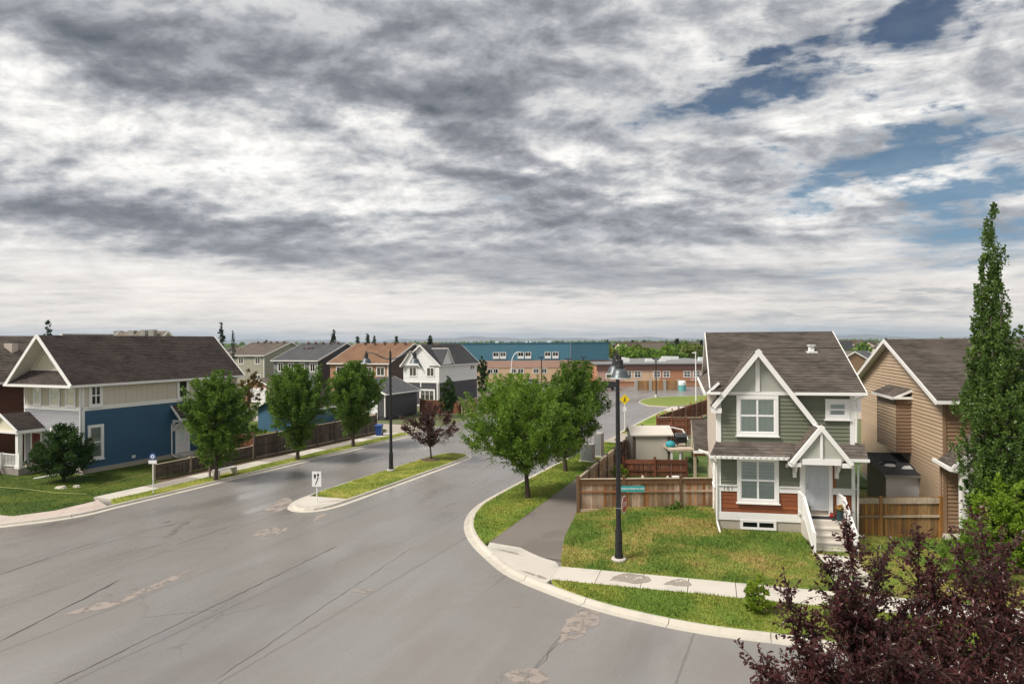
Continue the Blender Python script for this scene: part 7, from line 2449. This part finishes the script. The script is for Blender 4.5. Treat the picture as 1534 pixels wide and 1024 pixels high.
# ================================================================== far suburb
rr = random.Random(5)
def mini_house(o, w, d, ze, zr, ang, sid, roof, label, group):
    t = thing('distant_house', label, 'house', (*o, 0), group)
    A = yaw(ang); B = (-A[1], A[0])
    G = Fr(o, A, B)
    mb = MB(G); mb.prism([(0, 0, -1), (0, w, -1), (0, w, ze), (0, w / 2, zr - .1), (0, 0, ze)], (d, 0, 0)); mb.build('wall', M[sid], t)
    for s in (-.5, w + .5):
        r = MB(G)
        r.hexa([(-.5, s, ze - .3), (d + .5, s, ze - .3), (d + .5, w / 2, zr), (-.5, w / 2, zr), (-.5, s, ze - .1), (d + .5, s, ze - .1), (d + .5, w / 2, zr + .2), (-.5, w / 2, zr + .2)]); r.build('roof', M[roof], t)
    for k in range(3):
        wn = MB(G); wn.box(-.06, -.01, w * (.15 + .3 * k), w * (.15 + .3 * k) + 1.3, ze - 2.0, ze - .7); wn.build('window', M['dark_void'], t)
        wn = MB(G); wn.box(d * (.15 + .3 * k), d * (.15 + .3 * k) + 1.3, -.06, -.01, ze - 2.0, ze - .7); wn.build('window', M['dark_void'], t)
sids = ['pink_beige', 'beige_siding', 'slate_siding', 'tan_siding', 'white_siding', 'cream_panel']
roofs = ['shingle_taupe', 'shingle_brown', 'shingle_grey', 'shingle_slate', 'shingle_tan']
mini_house((ad(965, 530, 280)[0], 280), 9, 11, 5.2, 8.0, 80, 'pink_beige', 'shingle_taupe', 'large beige house standing among the trees beyond the brick school', None)
def dist_pos(lo, hi, a0, a1):
    d = lo * (hi / lo) ** rr.random()
    a = rr.uniform(a0, a1)
    return d * math.tan(rad(a)), d
for i in range(78):
    if i < 30:
        x, y = dist_pos(300, 1100, 7, 16.5)
    elif i < 44:
        x, y = dist_pos(260, 1000, 25, 31)
    else:
        x, y = dist_pos(190, 900, -40, -2)
    mini_house((x, y), rr.uniform(8, 11), rr.uniform(9, 13), rr.uniform(4.6, 5.8), rr.uniform(7.2, 8.9), rr.choice((23, 113, 60, 150, 90)), rr.choice(sids), rr.choice(roofs),
               ('small distant house among the trees beyond the school', 'small distant house seen between the green and the tan house', 'small distant house behind the row houses on the left')[0 if i < 30 else 1 if i < 44 else 2], 'distant houses towards the horizon')
def far_tree(x, y, h, w, kind, mname, label, group):
    t = thing('distant_tree', label, 'tree', (x, y, 0), group)
    g = np.random.default_rng(int(abs(x * 13 + y * 7)) % 99999)
    mb = MB(); mb.tube([(x, y, -1.0), (x, y, h * .7)], [.2, .07], 5); mb.build('trunk', M['bark'], t)
    n = 420
    z = g.random(n)
    if kind == 'conifer':
        r = w / 2 * (1 - z) ** .8 * g.random(n) ** .5 + .05; zz = .08 * h + z * h * .92
    else:
        z = z * 2 - 1; r = w / 2 * np.sqrt(1 - z * z) * g.random(n) ** .4; zz = h * .58 + z * h * .42
    a = g.uniform(0, 6.283, n)
    wob = 1 + .25 * np.sin(3 * a + z * 5 + x)
    P = np.stack([x + r * wob * np.cos(a), y + r * wob * np.sin(a), zz], 1)
    D = g.normal(0, 1, (n, 3)); D[:, 2] += .3; D /= np.linalg.norm(D, axis=1)[:, None]
    V, F = leaf_quads(P, D, np.full(n, w * .26) * g.uniform(.6, 1.3, n), .7)
    np_mesh('crown', V, F, M[mname], t, k=4)
for i in range(150):
    if i < 75:
        x, y = dist_pos(215, 900, 7.2, 16.5)
    elif i < 100:
        x, y = dist_pos(190, 800, 25, 31)
    else:
        x, y = dist_pos(160, 900, -40, 0)
    wh = ('far beyond the school', 'far off between the green and the tan house', 'far behind the row houses on the left')[0 if i < 75 else 1 if i < 100 else 2]
    con = rr.random() < (.42 if y > 330 else .15)
    k = rr.uniform(.8, 1.25)
    if con:
        far_tree(x, y, 8.2 * k, 3.2 * k, 'conifer', 'needle', 'dark pointed conifer ' + wh, 'distant conifers')
    else:
        far_tree(x, y, 6.0 * k, 4.8 * k, 'round', rr.choice(['leaf_bright', 'leaf_olive', 'leaf_green', 'leaf_bright']), 'round green tree ' + wh, 'distant leafy trees')
for px_, d, zt, w, lab in ((73, 95, 12.4, 1.5, 'tall thin conifer rising behind the blue house roof peak'), (332, 112, 12.3, 1.9, 'dark conifer rising right of the blue house roof'), (349, 120, 11.4, 1.2, 'thin bare-topped conifer just right of the bigger one'),
                           (500, 150, 11.6, 2.6, 'dark conifer rising above the slate grey house roof'), (67, 96, 10.6, .9, 'small spindly conifer left of the tall thin one'), (170, 105, 10.4, 1.0, 'small conifer behind the taupe roof'),
                           (536, 190, 10.8, 2.2, 'conifer above the left end of the rust-coloured roof'), (551, 200, 11.6, 2.4, 'tallest conifer above the rust-coloured roof'), (561, 205, 11.0, 2.4, 'conifer right of the tallest one above the rust roof'), (594, 190, 10.6, 3.0, 'rounded conifer above the right end of the rust roof'), (644, 170, 10.4, 2.8, 'conifer above the white house roof')):
    x = ad(px_, 510, d)[0]
    far_tree(x, d, zt, w, 'conifer', 'needle', lab, None)
# a wooded band too far to tell the trees apart
n = 26000
a = RNG.uniform(rad(-46), rad(46), n); d = 900 * (6.0 ** RNG.random(n))
cl = np.sin(a * 61 + d * .004) + np.sin(a * 23 - d * .0021 + 1) + np.sin(d * .012 + a * 9)
keep = cl > -.2
a, d = a[keep], d[keep]; n = len(a)
P = np.stack([d * np.tan(a), d, RNG.uniform(-3, 5.5, n)], 1)
D = RNG.normal(0, .6, (n, 3)); D[:, 2] += 1; D /= np.linalg.norm(D, axis=1)[:, None]
V, F = leaf_quads(P, D, RNG.uniform(4, 8, n) * (1 + d / 4000), .9)
np_mesh('woods', V, F, M['leaf_green'], None, (0, 0, 0), 'stuff', 4)

# mountains and the air in front of them
def mountains():
    n = 220
    Yd = 9600.0
    mb = MB()
    rows = []
    for i in range(n + 1):
        px_ = -250 + 2050 * i / n
        x = (px_ - 767) / 1000 * Yd
        def f(p):
            return (math.sin(p * .021) * .5 + math.sin(p * .053 + 1.3) * .32 + math.sin(p * .117 + .4) * .2 + math.sin(p * .29 + 2.2) * .11 + math.sin(p * .61) * .05)
        env = 4.5 + 4.0 * math.exp(-((px_ - 770) / 150) ** 2) + 2.5 * math.exp(-((px_ - 440) / 90) ** 2) + 2.6 * math.exp(-((px_ - 1270) / 90) ** 2)
        h = (env + 3.0 * f(px_)) / 1000 * Yd
        rows.append((mb.P((x, Yd - 700, -30)), mb.P((x * .985, Yd - 300, h * .45)), mb.P((x, Yd, 8.8 + h)), mb.P((x, Yd + 500, -30))))
    for r0, r1 in zip(rows, rows[1:]):
        for k in range(3):
            mb.idx((r0[k], r1[k], r1[k + 1], r0[k + 1]))
    mb.build('mountains', M['mountain_rock'], kind='structure', smooth=True)
mountains()
hz = MB(); hz.box(-11000, 11000, -11000, 11000, -45, 140)
m = bpy.data.materials.new('haze'); m.use_nodes = True
tn = m.node_tree; tn.nodes.remove(tn.nodes['Principled BSDF'])
pv = tn.nodes.new('ShaderNodeVolumePrincipled')
pv.inputs['Color'].default_value = (.60, .71, .86, 1)
pv.inputs['Density'].default_value = 0.00009
pv.inputs['Anisotropy'].default_value = .1
tn.links.new(pv.outputs[0], tn.nodes['Material Output'].inputs['Volume'])
MATS['haze'] = m
o = hz.build('haze', m, kind='stuff')
